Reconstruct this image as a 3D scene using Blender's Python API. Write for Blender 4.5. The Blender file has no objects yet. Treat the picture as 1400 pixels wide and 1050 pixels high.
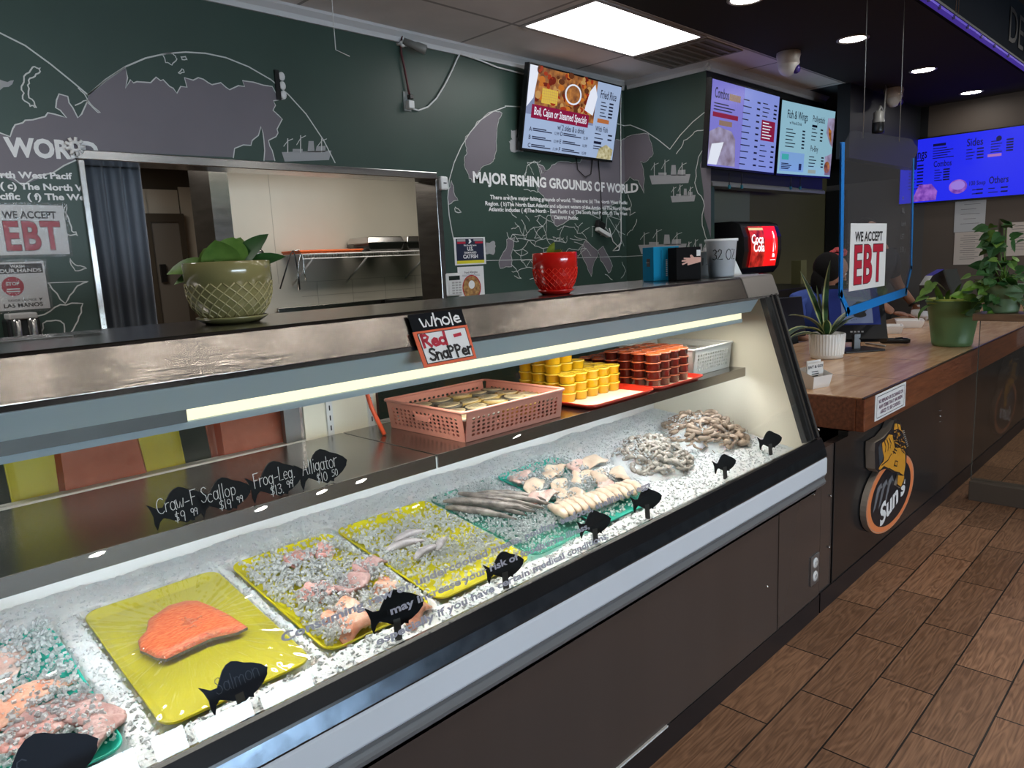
import bpy, bmesh, math, random
from mathutils import Vector, Matrix, noise
from mathutils.geometry import tessellate_polygon

S = bpy.context.scene
C = S.collection
PI = math.pi
rnd = random.Random(7)

# ------------------------------------------------------------------ camera
W_, H_, F_ = 1400.0, 1050.0, 999.74
YAW, PIT, ROL = math.radians(45.058), math.radians(-9.594), math.radians(-2.735)
EYE = Vector((0, 0, 1.5))
_f = Vector((math.cos(PIT) * math.cos(YAW), math.cos(PIT) * math.sin(YAW), math.sin(PIT)))
_r = _f.cross(Vector((0, 0, 1))).normalized()
_u = _r.cross(_f)
_c, _s = math.cos(ROL), math.sin(ROL)
CR, CU = _c * _r + _s * _u, -_s * _r + _c * _u
cam = bpy.data.cameras.new('camera')
cam.sensor_width = 36
cam.lens = F_ / W_ * 36
cam.clip_start = 0.02
cam_o = bpy.data.objects.new('camera', cam)
C.objects.link(cam_o)
cam_o.matrix_world = Matrix((
    (CR.x, CU.x, -_f.x, EYE.x), (CR.y, CU.y, -_f.y, EYE.y), (CR.z, CU.z, -_f.z, EYE.z), (0, 0, 0, 1)))
S.camera = cam_o

# ------------------------------------------------------------------ view, world, room lights
S.view_settings.view_transform = 'Standard'
S.view_settings.look = 'None'
S.view_settings.gamma = 1
S.view_settings.use_curve_mapping = False
S.view_settings.exposure = 0.0
wd = bpy.data.worlds.new('World')
S.world = wd
wd.use_nodes = True
wd.node_tree.nodes['Background'].inputs[0].default_value = (.55, .75, 1.0, 1)
wd.node_tree.nodes['Background'].inputs[1].default_value = 1.6
S.cycles.max_bounces = 6
S.cycles.diffuse_bounces = 3
S.cycles.glossy_bounces = 3
S.cycles.transparent_max_bounces = 16
S.cycles.sample_clamp_indirect = 4
S.cycles.caustics_reflective = False
S.cycles.caustics_refractive = False
S.cycles.use_denoising = True

TROFFER_W, CAN_W, SPOT_W, CASE_W, KITCHEN_W, DAY_W = 7.0, 42.0, 85.0, 15.0, 30.0, 23.0


def area_lamp(name, loc, sx, sy, energy, color=(1, 1, 1), rot=(0, 0, 0)):
    l = bpy.data.lights.new(name, 'AREA')
    l.shape = 'RECTANGLE'
    l.size, l.size_y, l.energy, l.color = sx, sy, energy, color
    o = bpy.data.objects.new(name, l)
    C.objects.link(o)
    o.location, o.rotation_euler = loc, rot
    return o


# a second ceiling panel further along the serving aisle, and the kitchen's ceiling light
area_lamp('aisle_panel_light', (-.6, 3.0, 2.95), 1.1, .55, 34, (1, .97, .93))
area_lamp('kitchen_light', (3.3, 4.42, 2.54), 2.4, .3, KITCHEN_W, (1, .93, .83))
area_lamp('corridor_fill_light', (1.6, 6.3, 2.54), .8, .8, 16, (1, .9, .78))  # fill lamp added to lift the dark corridor; no fitting there


# ------------------------------------------------------------------ pixel measurements -> points on real planes
def ray(px, py):
    return CR * ((px - 700) / F_) - CU * ((py - 525) / F_) + _f


def on(px, py, x=None, y=None, z=None):
    d = ray(px, py)
    i, v = (0, x) if x is not None else (1, y) if y is not None else (2, z)
    return EYE + d * ((v - EYE[i]) / d[i])


def onp(px, py, p0, n):
    d = ray(px, py)
    return EYE + d * ((Vector(p0) - EYE).dot(n) / d.dot(n))


# ------------------------------------------------------------------ materials
MATS = {}


def mat(name, col=(.5, .5, .5), rough=.5, metal=0., emit=0., ecol=None, spec=.5, var=0., vscale=8., bump=0.,
        bscale=40., stretch=(1, 1, 1), coat=0., trans=0., sss=0., col2=None):
    if name in MATS:
        return MATS[name]
    m = bpy.data.materials.new(name)
    m.use_nodes = True
    nt = m.node_tree
    b = nt.nodes['Principled BSDF']
    I = b.inputs
    I['Base Color'].default_value = (*col, 1)
    I['Roughness'].default_value = rough
    I['Metallic'].default_value = metal
    I['Specular IOR Level'].default_value = spec
    I['Coat Weight'].default_value = coat
    I['Transmission Weight'].default_value = trans
    if sss:
        I['Subsurface Weight'].default_value = sss
        I['Subsurface Radius'].default_value = (.02, .012, .01)
        I['Subsurface Scale'].default_value = .5
    if emit:
        I['Emission Color'].default_value = (*(ecol or col), 1)
        I['Emission Strength'].default_value = emit
    if var or bump or col2:
        tc = nt.nodes.new('ShaderNodeTexCoord')
        mp = nt.nodes.new('ShaderNodeMapping')
        mp.inputs['Scale'].default_value = stretch
        nt.links.new(tc.outputs['Object'], mp.inputs[0])
    if var or col2:
        n = nt.nodes.new('ShaderNodeTexNoise')
        n.inputs['Scale'].default_value = vscale
        n.inputs['Detail'].default_value = 5
        nt.links.new(mp.outputs[0], n.inputs[0])
        mx = nt.nodes.new('ShaderNodeMix')
        mx.data_type = 'RGBA'
        if col2:
            a, c = col, col2
        else:
            a, c = [max(0, v * (1 - var)) for v in col], [min(1, v * (1 + var)) for v in col]
        mx.inputs['A'].default_value = (*a, 1)
        mx.inputs['B'].default_value = (*c, 1)
        cr = nt.nodes.new('ShaderNodeMapRange')
        cr.inputs[1].default_value, cr.inputs[2].default_value = .32, .68
        nt.links.new(n.outputs[0], cr.inputs[0])
        nt.links.new(cr.outputs[0], mx.inputs['Factor'])
        nt.links.new(mx.outputs['Result'], I['Base Color'])
        if emit:
            nt.links.new(mx.outputs['Result'], I['Emission Color'])
    if bump:
        n2 = nt.nodes.new('ShaderNodeTexNoise')
        n2.inputs['Scale'].default_value = bscale
        n2.inputs['Detail'].default_value = 3
        nt.links.new(mp.outputs[0], n2.inputs[0])
        bp = nt.nodes.new('ShaderNodeBump')
        bp.inputs['Strength'].default_value = bump
        bp.inputs['Distance'].default_value = .01
        nt.links.new(n2.outputs[0], bp.inputs['Height'])
        nt.links.new(bp.outputs[0], I['Normal'])
    MATS[name] = m
    return m


def glass_mat(name, tint=(1, 1, 1), f0=.04, rough=0., haze=0., hcol=(.9, .9, .9), wrinkle=0.):
    """clear sheet: see-through with Schlick reflection from either face"""
    if name in MATS:
        return MATS[name]
    m = bpy.data.materials.new(name)
    m.use_nodes = True
    nt = m.node_tree
    nt.nodes.clear()
    N, L = nt.nodes.new, nt.links.new
    out = N('ShaderNodeOutputMaterial')
    geo = N('ShaderNodeNewGeometry')
    dot = N('ShaderNodeVectorMath'); dot.operation = 'DOT_PRODUCT'
    L(geo.outputs['Incoming'], dot.inputs[0]); L(geo.outputs['Normal'], dot.inputs[1])
    ab = N('ShaderNodeMath'); ab.operation = 'ABSOLUTE'; L(dot.outputs['Value'], ab.inputs[0])
    om = N('ShaderNodeMath'); om.operation = 'SUBTRACT'; om.inputs[0].default_value = 1; L(ab.outputs[0], om.inputs[1])
    pw = N('ShaderNodeMath'); pw.operation = 'POWER'; pw.inputs[1].default_value = 5; L(om.outputs[0], pw.inputs[0])
    ma = N('ShaderNodeMath'); ma.operation = 'MULTIPLY_ADD'
    ma.inputs[1].default_value = 1 - f0; ma.inputs[2].default_value = f0; L(pw.outputs[0], ma.inputs[0])
    tr = N('ShaderNodeBsdfTransparent'); tr.inputs[0].default_value = (*tint, 1)
    gl = N('ShaderNodeBsdfGlossy'); gl.inputs['Roughness'].default_value = rough
    body = tr
    if haze:
        df = N('ShaderNodeBsdfDiffuse'); df.inputs[0].default_value = (*hcol, 1)
        hm = N('ShaderNodeMixShader'); hm.inputs[0].default_value = haze
        L(tr.outputs[0], hm.inputs[1]); L(df.outputs[0], hm.inputs[2])
        body = hm
    if wrinkle:
        tc = N('ShaderNodeTexCoord')
        n = N('ShaderNodeTexNoise'); n.inputs['Scale'].default_value = 26; n.inputs['Detail'].default_value = 4
        n.inputs['Distortion'].default_value = 2.5
        L(tc.outputs['Object'], n.inputs[0])
        bp = N('ShaderNodeBump'); bp.inputs['Strength'].default_value = wrinkle; bp.inputs['Distance'].default_value = .02
        L(n.outputs[0], bp.inputs['Height']); L(bp.outputs[0], gl.inputs['Normal'])
    mx = N('ShaderNodeMixShader')
    L(ma.outputs[0], mx.inputs[0]); L(body.outputs[0], mx.inputs[1]); L(gl.outputs[0], mx.inputs[2])
    L(mx.outputs[0], out.inputs[0])
    MATS[name] = m
    return m


# ------------------------------------------------------------------ objects
def tag(o, label=None, cat=None, group=None, kind=None):
    if label: o['label'] = label
    if cat: o['category'] = cat
    if group: o['group'] = group
    if kind: o['kind'] = kind
    return o


def thing(name, label, cat, loc=(0, 0, 0), rz=0., group=None, rot=None):
    o = bpy.data.objects.new(name, None)
    o.empty_display_size = .05
    C.objects.link(o)
    o.location = loc
    o.rotation_euler = rot if rot else (0, 0, rz)
    return tag(o, label, cat, group)


def root_off(p):
    v = Vector((0, 0, 0))
    while p:
        v += Vector(p.location)
        p = p.parent
    return v


def dup(root, loc, rz=0., label=None, group=None, rot=None, scale=None):
    r = root.copy()
    C.objects.link(r)
    r.location = loc
    r.rotation_euler = rot if rot else (0, 0, rz)
    if scale: r.scale = scale
    if label: r['label'] = label
    if group: r['group'] = group
    for ch in list(root.children):
        c = ch.copy()
        C.objects.link(c)
        c.parent = r
        for g in list(ch.children):
            d = g.copy()
            C.objects.link(d)
            d.parent = c
    return r


class MB:
    """collects shapes, each with a material slot, and links them as ONE mesh object"""

    def __init__(self):
        self.v, self.f, self.m, self.mats, self.sm = [], [], [], [], []

    def slot(self, m):
        if m not in self.mats: self.mats.append(m)
        return self.mats.index(m)

    def add(self, vs, fs, m, smooth=False):
        b, k = len(self.v), self.slot(m)
        self.v += [tuple(p) for p in vs]
        self.f += [tuple(i + b for i in q) for q in fs]
        self.m += [k] * len(fs)
        self.sm += [smooth] * len(fs)
        return self

    def box(self, a, b, m, M=None):
        (x0, y0, z0), (x1, y1, z1) = a, b
        vs = [Vector(p) for p in ((x0, y0, z0), (x1, y0, z0), (x1, y1, z0), (x0, y1, z0), (x0, y0, z1), (x1, y0, z1), (x1, y1, z1), (x0, y1, z1))]
        if M: vs = [M @ p for p in vs]
        return self.add(vs, [(0, 3, 2, 1), (4, 5, 6, 7), (0, 1, 5, 4), (1, 2, 6, 5), (2, 3, 7, 6), (3, 0, 4, 7)], m)

    def quad(self, a, b, c, d, m):
        return self.add([a, b, c, d], [(0, 1, 2, 3)], m)

    def slab(self, pts, n, t, m, m2=None):
        """flat polygon given by 3-D points, thickened by t along n (towards the back)"""
        n = Vector(n).normalized()
        k = len(pts)
        fr = [Vector(p) for p in pts]
        bk = [p - n * t for p in fr]
        tris = [tuple(q) for q in tessellate_polygon([fr])]
        out = []
        for q in tris:
            nn = (fr[q[1]] - fr[q[0]]).cross(fr[q[2]] - fr[q[0]])
            out.append(q if nn.dot(n) > 0 else q[::-1])
        self.add(fr, out, m)
        self.add(bk, [q[::-1] for q in out], m2 or m)
        return self.add(fr + bk, [(i, (i + 1) % k, k + (i + 1) % k, k + i) for i in range(k)], m2 or m)

    def prism_x(self, prof, x0, x1, m):
        """yz profile swept along x"""
        k = len(prof)
        a = [Vector((x0, y, z)) for y, z in prof]
        b = [Vector((x1, y, z)) for y, z in prof]
        tris = [tuple(q) for q in tessellate_polygon([a])]
        self.add(a, tris, m); self.add(b, [q[::-1] for q in tris], m)
        return self.add(a + b, [(i, (i + 1) % k, k + (i + 1) % k, k + i) for i in range(k)], m)

    def lathe(self, prof, m, c=(0, 0, 0), seg=32, smooth=True, M=None, sx=1., flute=0., nfl=0):
        vs, fs = [], []
        k = len(prof)
        for i in range(seg):
            a = 2 * PI * i / seg
            q = 1 + (flute * math.cos(nfl * a) if nfl else 0)
            for r, z in prof:
                p = Vector((r * q * math.cos(a) * sx, r * q * math.sin(a), z))
                if M: p = M @ p
                vs.append(p + Vector(c))
        for i in range(seg):
            j = (i + 1) % seg
            for t in range(k - 1):
                fs.append((i * k + t, j * k + t, j * k + t + 1, i * k + t + 1))
        return self.add(vs, fs, m, smooth)

    def tube(self, path, r, m, seg=8, smooth=True, r1=None):
        P = [Vector(p) for p in path]
        n = len(P)
        vs, fs = [], []
        up = Vector((.13, .21, .97)).normalized()
        for i, p in enumerate(P):
            d = (P[min(i + 1, n - 1)] - P[max(i - 1, 0)]).normalized()
            a = d.cross(up)
            if a.length < .05: a = d.cross(Vector((1, 0, 0)))
            a.normalize()
            b = d.cross(a)
            rr = r[i] if isinstance(r, (list, tuple)) else (r if r1 is None else r + (r1 - r) * i / max(1, n - 1))
            for k in range(seg):
                t = 2 * PI * k / seg
                vs.append(p + a * math.cos(t) * rr + b * math.sin(t) * rr)
        for i in range(n - 1):
            for k in range(seg):
                l = (k + 1) % seg
                fs.append((i * seg + k, i * seg + l, (i + 1) * seg + l, (i + 1) * seg + k))
        fs.append(tuple(range(seg))[::-1])
        fs.append(tuple((n - 1) * seg + k for k in range(seg)))
        return self.add(vs, fs, m, smooth)

    def ball(self, c, r, m, seg=12, ring=8, M=None):
        rx, ry, rz = r if isinstance(r, (tuple, list)) else (r, r, r)
        vs, fs = [], []
        for i in range(ring + 1):
            t = PI * i / ring
            for k in range(seg):
                a = 2 * PI * k / seg
                p = Vector((rx * math.sin(t) * math.cos(a), ry * math.sin(t) * math.sin(a), rz * math.cos(t)))
                if M: p = M @ p
                vs.append(p + Vector(c))
        for i in range(ring):
            for k in range(seg):
                l = (k + 1) % seg
                fs.append((i * seg + k, (i + 1) * seg + k, (i + 1) * seg + l, i * seg + l))
        return self.add(vs, fs, m, True)

    def text(self, s, o, ex, ey, size, m, align='LEFT', bold=0., off=.0006, sx=1., sp=1.):
        """flat lettering: origin o, unit vectors ex (reading direction) and ey (up); lifted off the surface"""
        vs, fs = text_mesh(s, align, bold, sp)
        ex, ey = Vector(ex), Vector(ey)
        n = ex.cross(ey).normalized()
        O = Vector(o) + n * off
        return self.add([O + ex * (x * size * sx) + ey * (y * size) for x, y in vs], fs, m)

    def strokes(self, lines, o, ex, ey, w, m, off=.0006):
        """hand-drawn lines as flat ribbons; lines in metres"""
        ex, ey = Vector(ex), Vector(ey)
        n = ex.cross(ey).normalized()
        O = Vector(o) + n * off
        for li in lines:
            vs, fs = ribbon(li, w)
            self.add([O + ex * x + ey * y for x, y in vs], fs, m)
        return self

    def build(self, name, parent=None, world=True, bevel=0., loc=None, sub=0):
        me = bpy.data.meshes.new(name)
        off = root_off(parent) if (parent and world) else Vector((0, 0, 0))
        if loc is not None: off = Vector(loc)
        me.from_pydata([(p[0] - off.x, p[1] - off.y, p[2] - off.z) for p in self.v], [], self.f)
        for m in self.mats: me.materials.append(m)
        me.polygons.foreach_set('material_index', self.m)
        me.polygons.foreach_set('use_smooth', self.sm)
        me.update()
        o = bpy.data.objects.new(name, me)
        C.objects.link(o)
        if parent: o.parent = parent
        if loc is not None: o.location = loc
        if bevel:
            bv = o.modifiers.new('bevel', 'BEVEL')
            bv.width, bv.segments, bv.limit_method, bv.angle_limit = bevel, 2, 'ANGLE', .7
        if sub:
            sm = o.modifiers.new('sub', 'SUBSURF')
            sm.levels = sm.render_levels = sub
        return o


TXT = {}


def text_mesh(s, align='LEFT', bold=0., sp=1.):
    k = (s, align, bold, sp)
    if k not in TXT:
        cu = bpy.data.curves.new('t', 'FONT')
        cu.body, cu.align_x, cu.offset, cu.resolution_u, cu.space_character = s, align, bold, 3, sp
        cu.fill_mode = 'FRONT'
        o = bpy.data.objects.new('t', cu)
        C.objects.link(o)
        bpy.context.view_layer.update()
        me = bpy.data.meshes.new_from_object(o.evaluated_get(bpy.context.evaluated_depsgraph_get()))
        TXT[k] = ([(v.co.x, v.co.y) for v in me.vertices], [tuple(p.vertices) for p in me.polygons])
        bpy.data.objects.remove(o)
        bpy.data.curves.remove(cu)
        bpy.data.meshes.remove(me)
    return TXT[k]


def ribbon(pts, w, closed=False):
    P = [Vector(p) for p in pts]
    n = len(P)
    vs, fs = [], []
    for i, p in enumerate(P):
        if closed:
            d = P[(i + 1) % n] - P[i - 1]
        else:
            d = P[min(i + 1, n - 1)] - P[max(i - 1, 0)]
        if d.length < 1e-9: d = Vector((1, 0))
        d.normalize()
        q = Vector((-d.y, d.x)) * w / 2
        e = d * (w / 2 if i == n - 1 else -w / 2 if i == 0 else 0) if not closed else Vector((0, 0))
        vs += [p + q + e, p - q + e]
    for i in range(n if closed else n - 1):
        j = (i + 1) % n
        fs.append((2 * i, 2 * i + 1, 2 * j + 1, 2 * j))
    return [tuple(v) for v in vs], fs


# hand lettering (single strokes on a 0..1 grid)
def arc(cx, cy, rx, ry, a0, a1, n=9):
    return [(cx + rx * math.cos(math.radians(a0 + (a1 - a0) * i / n)), cy + ry * math.sin(math.radians(a0 + (a1 - a0) * i / n))) for i in range(n + 1)]


HW = {
    'C': (.62, [arc(.34, .5, .32, .5, 50, 310)]), 'c': (.5, [arc(.26, .3, .24, .3, 50, 310)]),
    'r': (.42, [[(.08, .6), (.08, 0)], [(.08, .4), (.18, .55), (.38, .58)]]),
    'a': (.52, [arc(.24, .3, .2, .3, 20, 380), [(.44, .6), (.44, .1), (.5, 0)]]),
    'w': (.66, [[(.02, .6), (.1, .05), (.22, .05), (.32, .45), (.4, .05), (.5, .05), (.6, .6)]]),
    '-': (.5, [[(.08, .38), (.44, .42)]]), 'F': (.58, [[(.1, 1), (.12, 0)], [(.08, 1), (.55, 1.02)], [(.1, .52), (.42, .54)]]),
    'S': (.56, [[(.5, .88), (.36, 1), (.16, .95), (.1, .76), (.24, .58), (.42, .42), (.46, .2), (.32, .03), (.14, .02), (.03, .16)]]),
    'l': (.26, [[(.12, 1), (.12, 0)]]), 'o': (.52, [arc(.25, .3, .22, .3, 90, 450)]),
    'P': (.58, [[(.1, 1), (.12, -.02)], [(.08, .95), (.35, 1), (.5, .8), (.4, .58), (.12, .5)]]),
    'p': (.52, [[(.1, .6), (.1, -.35)], arc(.27, .32, .19, .28, 150, -150)]),
    'g': (.54, [arc(.24, .32, .2, .28, 20, 380), [(.45, .6), (.45, -.15), (.32, -.35), (.1, -.28)]]),
    'L': (.52, [[(.12, 1), (.1, .02), (.48, .04)]]), 'e': (.5, [[(.06, .3), (.44, .34), (.4, .52), (.24, .6), (.08, .45), (.06, .18), (.2, .02), (.44, .08)]]),
    'A': (.64, [[(.04, 0), (.3, 1), (.58, 0)], [(.14, .38), (.48, .38)]]), 'i': (.22, [[(.1, .58), (.1, 0)], [(.1, .8), (.11, .84)]]),
    't': (.42, [[(.2, .95), (.2, .08), (.34, .02)], [(.03, .6), (.38, .62)]]), 'm': (.8, [[(.06, .6), (.06, 0)], [(.06, .42), (.2, .6), (.34, .5), (.36, 0)], [(.36, .42), (.5, .6), (.66, .5), (.68, 0)]]),
    'n': (.54, [[(.06, .6), (.06, 0)], [(.06, .42), (.24, .6), (.42, .48), (.44, 0)]]), 'h': (.54, [[(.08, 1), (.06, 0)], [(.07, .35), (.24, .58), (.42, .45), (.44, 0)]]),
    'W': (.9, [[(.04, .7), (.16, .04), (.3, .06), (.42, .6), (.52, .06), (.68, .04), (.82, .75)]]),
    'R': (.64, [[(.1, 1), (.1, 0)], [(.08, .95), (.36, 1), (.5, .8), (.38, .58), (.12, .5)], [(.24, .52), (.56, 0)]]),
    'd': (.56, [arc(.24, .3, .2, .28, 20, 380), [(.46, 1), (.45, 0)]]), '.': (.2, [[(.08, .02), (.1, .05)]]),
    '$': (.54, [[(.44, .82), (.3, .9), (.12, .8), (.12, .62), (.4, .4), (.42, .2), (.26, .08), (.06, .18)], [(.27, 1.05), (.25, -.08)]]),
    '1': (.28, [[(.12, 1), (.12, 0)]]), '9': (.5, [arc(.24, .7, .18, .26, 0, 360), [(.42, .72), (.38, 0)]]),
    '3': (.5, [[(.08, .9), (.25, 1), (.42, .85), (.36, .62), (.2, .54), (.42, .4), (.44, .16), (.24, 0), (.05, .1)]]),
    '5': (.5, [[(.44, 1), (.12, .98), (.1, .6), (.34, .62), (.46, .36), (.34, .06), (.06, .04)]]),
    '0': (.5, [arc(.25, .5, .2, .48, 90, 450)]), '2': (.5, [[(.08, .78), (.2, .98), (.4, .9), (.4, .64), (.06, .02), (.5, .04)]]),
    'O': (.62, [arc(.3, .5, .27, .5, 90, 450)]), 'Z': (.54, [[(.06, 1), (.48, .98), (.06, .02), (.5, .04)]]), ' ': (.34, []),
}


def hand(s, size, x0=0., y0=0., rng=None, jit=.05, sx=1.):
    out, x = [], x0
    for ch in s:
        w, st = HW[ch]
        dy = (rng.uniform(-jit, jit) if rng else 0) * size
        k = 1 + (rng.uniform(-jit, jit) if rng else 0)
        for li in st:
            out.append([(x + px * size * sx * k, y0 + dy + py * size * k) for px, py in li])
        x += w * size * sx
    return out, x - x0


def jag(pts, amp, depth=2, seed=1, closed=True):
    r = random.Random(seed)
    P = [Vector(p) for p in pts]
    for _ in range(depth):
        Q = []
        n = len(P)
        for i in range(n if closed else n - 1):
            a, b = P[i], P[(i + 1) % n]
            d = b - a
            Q.append(a)
            if d.length > amp * 2.5:
                Q.append((a + b) / 2 + Vector((-d.y, d.x)).normalized() * r.uniform(-amp, amp))
        if not closed: Q.append(P[-1])
        P = Q
        amp *= .6
    return P

# ================================================================== SETTING
ZC = 2.97
YF = -11.0     # shop-front wall behind the photographer
def struct(mb, name, parent=None, **k):
    o = mb.build(name, parent, **k)
    if not parent: o['kind'] = 'structure'
    return o


def floor_material():
    m = bpy.data.materials.new('wood_look_tile')
    m.use_nodes = True
    nt = m.node_tree
    N, L = nt.nodes.new, nt.links.new
    b = nt.nodes['Principled BSDF']

    def M(op, a, c=None, d=None):
        n = N('ShaderNodeMath'); n.operation = op
        for i, v in enumerate((a, c, d)):
            if v is None: continue
            if isinstance(v, (int, float)): n.inputs[i].default_value = v
            else: L(v, n.inputs[i])
        return n.outputs[0]
    tc = N('ShaderNodeTexCoord')
    sp = N('ShaderNodeSeparateXYZ'); L(tc.outputs['Object'], sp.inputs[0])
    PW, PL = .173, .5
    v = M('DIVIDE', M('SUBTRACT', sp.outputs[1], .960), PW)
    row = M('FLOOR', v)
    fv = M('SUBTRACT', v, row)
    u = M('ADD', M('DIVIDE', M('SUBTRACT', sp.outputs[0], 2.037), PL), M('MULTIPLY', row, .5))
    col = M('FLOOR', u)
    fu = M('SUBTRACT', u, col)
    def edge(f, w): return M('LESS_THAN', M('MINIMUM', f, M('SUBTRACT', 1, f)), w)
    grout = M('MAXIMUM', edge(fv, .0028 / PW), edge(fu, .0028 / PL))
    wn = N('ShaderNodeTexWhiteNoise'); wn.noise_dimensions = '2D'
    cb = N('ShaderNodeCombineXYZ'); L(row, cb.inputs[0]); L(col, cb.inputs[1]); L(cb.outputs[0], wn.inputs['Vector'])
    # grain: long rings, different on every plank
    mp = N('ShaderNodeCombineXYZ')
    L(M('ADD', M('MULTIPLY', fu, PL * 3.4), M('MULTIPLY', wn.outputs['Value'], 37)), mp.inputs[0])
    L(M('ADD', M('MULTIPLY', fv, PW * 22), M('MULTIPLY', wn.outputs['Value'], 91)), mp.inputs[1])
    nz = N('ShaderNodeTexNoise'); nz.inputs['Scale'].default_value = 1.1; nz.inputs['Detail'].default_value = 1.5; nz.inputs['Distortion'].default_value = .35
    L(mp.outputs[0], nz.inputs['Vector'])
    rings = M('SINE', M('MULTIPLY', nz.outputs[0], 44))
    rg = M('MULTIPLY_ADD', rings, .5, .5)
    mp2 = N('ShaderNodeMapping'); mp2.inputs['Scale'].default_value = (5, 160, 1); L(tc.outputs['Object'], mp2.inputs[0])
    fib = N('ShaderNodeTexNoise'); fib.inputs['Scale'].default_value = 1; fib.inputs['Detail'].default_value = 4; L(mp2.outputs[0], fib.inputs[0])
    t = M('ADD', M('MULTIPLY', rg, .20), M('MULTIPLY', fib.outputs[0], .80))
    cr = N('ShaderNodeValToRGB')
    cr.color_ramp.elements[0].position, cr.color_ramp.elements[0].color = .2, (.155, .076, .042, 1)
    cr.color_ramp.elements[1].position, cr.color_ramp.elements[1].color = .82, (.50, .275, .16, 1)
    L(t, cr.inputs[0])
    hs = N('ShaderNodeHueSaturation'); L(cr.outputs[0], hs.inputs['Color'])
    L(M('MULTIPLY_ADD', wn.outputs['Value'], .45, .78), hs.inputs['Value'])
    mx = N('ShaderNodeMix'); mx.data_type = 'RGBA'
    L(grout, mx.inputs['Factor']); L(hs.outputs[0], mx.inputs['A']); mx.inputs['B'].default_value = (.012, .008, .006, 1)
    L(mx.outputs['Result'], b.inputs['Base Color'])
    L(M('MULTIPLY_ADD', fib.outputs[0], .25, .3), b.inputs['Roughness'])
    bp = N('ShaderNodeBump'); bp.inputs['Strength'].default_value = .25; bp.inputs['Distance'].default_value = .004
    L(M('SUBTRACT', M('MULTIPLY', t, .5), M('MULTIPLY', grout, 1.2)), bp.inputs['Height']); L(bp.outputs[0], b.inputs['Normal'])
    return m


def tile_ceiling_material():
    m = mat('ceiling_tile', (.86, .83, .82), .9, var=.05, vscale=3)
    nt = m.node_tree
    N, L = nt.nodes.new, nt.links.new
    b = nt.nodes['Principled BSDF']
    tc = N('ShaderNodeTexCoord')
    sp = N('ShaderNodeSeparateXYZ'); L(tc.outputs['Object'], sp.inputs[0])
    src = b.inputs['Base Color'].links[0].from_socket
    prev = None
    for ax, off, step, w in ((0, 3.56, 1.22, .011), (1, 3.415, .64, .011)):
        a = N('ShaderNodeMath'); a.operation = 'SUBTRACT'; L(sp.outputs[ax], a.inputs[0]); a.inputs[1].default_value = off
        d = N('ShaderNodeMath'); d.operation = 'PINGPONG'; L(a.outputs[0], d.inputs[0]); d.inputs[1].default_value = step / 2
        g = N('ShaderNodeMath'); g.operation = 'LESS_THAN'; L(d.outputs[0], g.inputs[0]); g.inputs[1].default_value = w
        if prev:
            mm = N('ShaderNodeMath'); mm.operation = 'MAXIMUM'; L(prev, mm.inputs[0]); L(g.outputs[0], mm.inputs[1]); prev = mm.outputs[0]
        else: prev = g.outputs[0]
    mx = N('ShaderNodeMix'); mx.data_type = 'RGBA'
    L(prev, mx.inputs['Factor']); L(src, mx.inputs['A']); mx.inputs['B'].default_value = (.40, .385, .38, 1)
    L(mx.outputs['Result'], b.inputs['Base Color'])
    return m


M_GREEN = mat('dark_green_wall_paint', (.036, .068, .054), .42, var=.06, vscale=2.5, bump=.04, bscale=60)
M_BLACKW = mat('black_wall_paint', (.010, .010, .011), .5)
M_DARKCEIL = mat('dark_ceiling_paint', (.040, .036, .034), .85, spec=.2)
M_OLIVE = mat('olive_brown_paint', (.105, .085, .035), .6, var=.05, vscale=2)
M_OLIVE2 = mat('grey_olive_panel', (.17, .17, .13), .6)
M_TAUPE = mat('taupe_wall_paint', (.115, .088, .070), .6, var=.05, vscale=2)
M_CREAMW = mat('cream_washable_panel', (.62, .58, .50), .35, var=.04, vscale=2)
M_TRIM = mat('white_painted_moulding', (.62, .62, .63), .5)
M_STEEL = mat('stainless_steel', (.56, .55, .54), .22, 1., var=.08, vscale=3, stretch=(1, 1, 12))
M_STEELB = mat('brushed_stainless', (.36, .33, .31), .21, 1., var=.16, vscale=5, stretch=(2, 40, 40), bump=.04, bscale=7)
M_BLACKP = mat('black_plastic', (.012, .012, .013), .3)
M_WHITEP = mat('white_plastic', (.78, .78, .77), .35)
M_PAPER = mat('white_paper', (.80, .80, .80), .6)
M_WHITEI = mat('white_ink', (.85, .85, .85), .6)
M_INK = mat('black_ink', (.012, .012, .014), .5)
M_REDI = mat('crimson_ink', (.50, .012, .04), .5)
M_BACK = mat('dark_plain_plaster', (.045, .043, .042), .8)

struct(MB().box((-2.6, YF - .1, -.06), (9.6, 9.0, 0), floor_material()), 'floor')
M_TILEC = tile_ceiling_material()
struct(MB().box((-2.6, 2.76, ZC), (7.3, 4.1, ZC + .06), M_TILEC), 'ceiling')
struct(MB().box((-2.6, YF - .1, ZC), (9.6, 2.7595, ZC + .06), M_DARKCEIL), 'ceiling')
struct(MB().box((7.302, 2.76, ZC), (9.6, 4.1, ZC + .06), M_BLACKW), 'ceiling')

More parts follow.
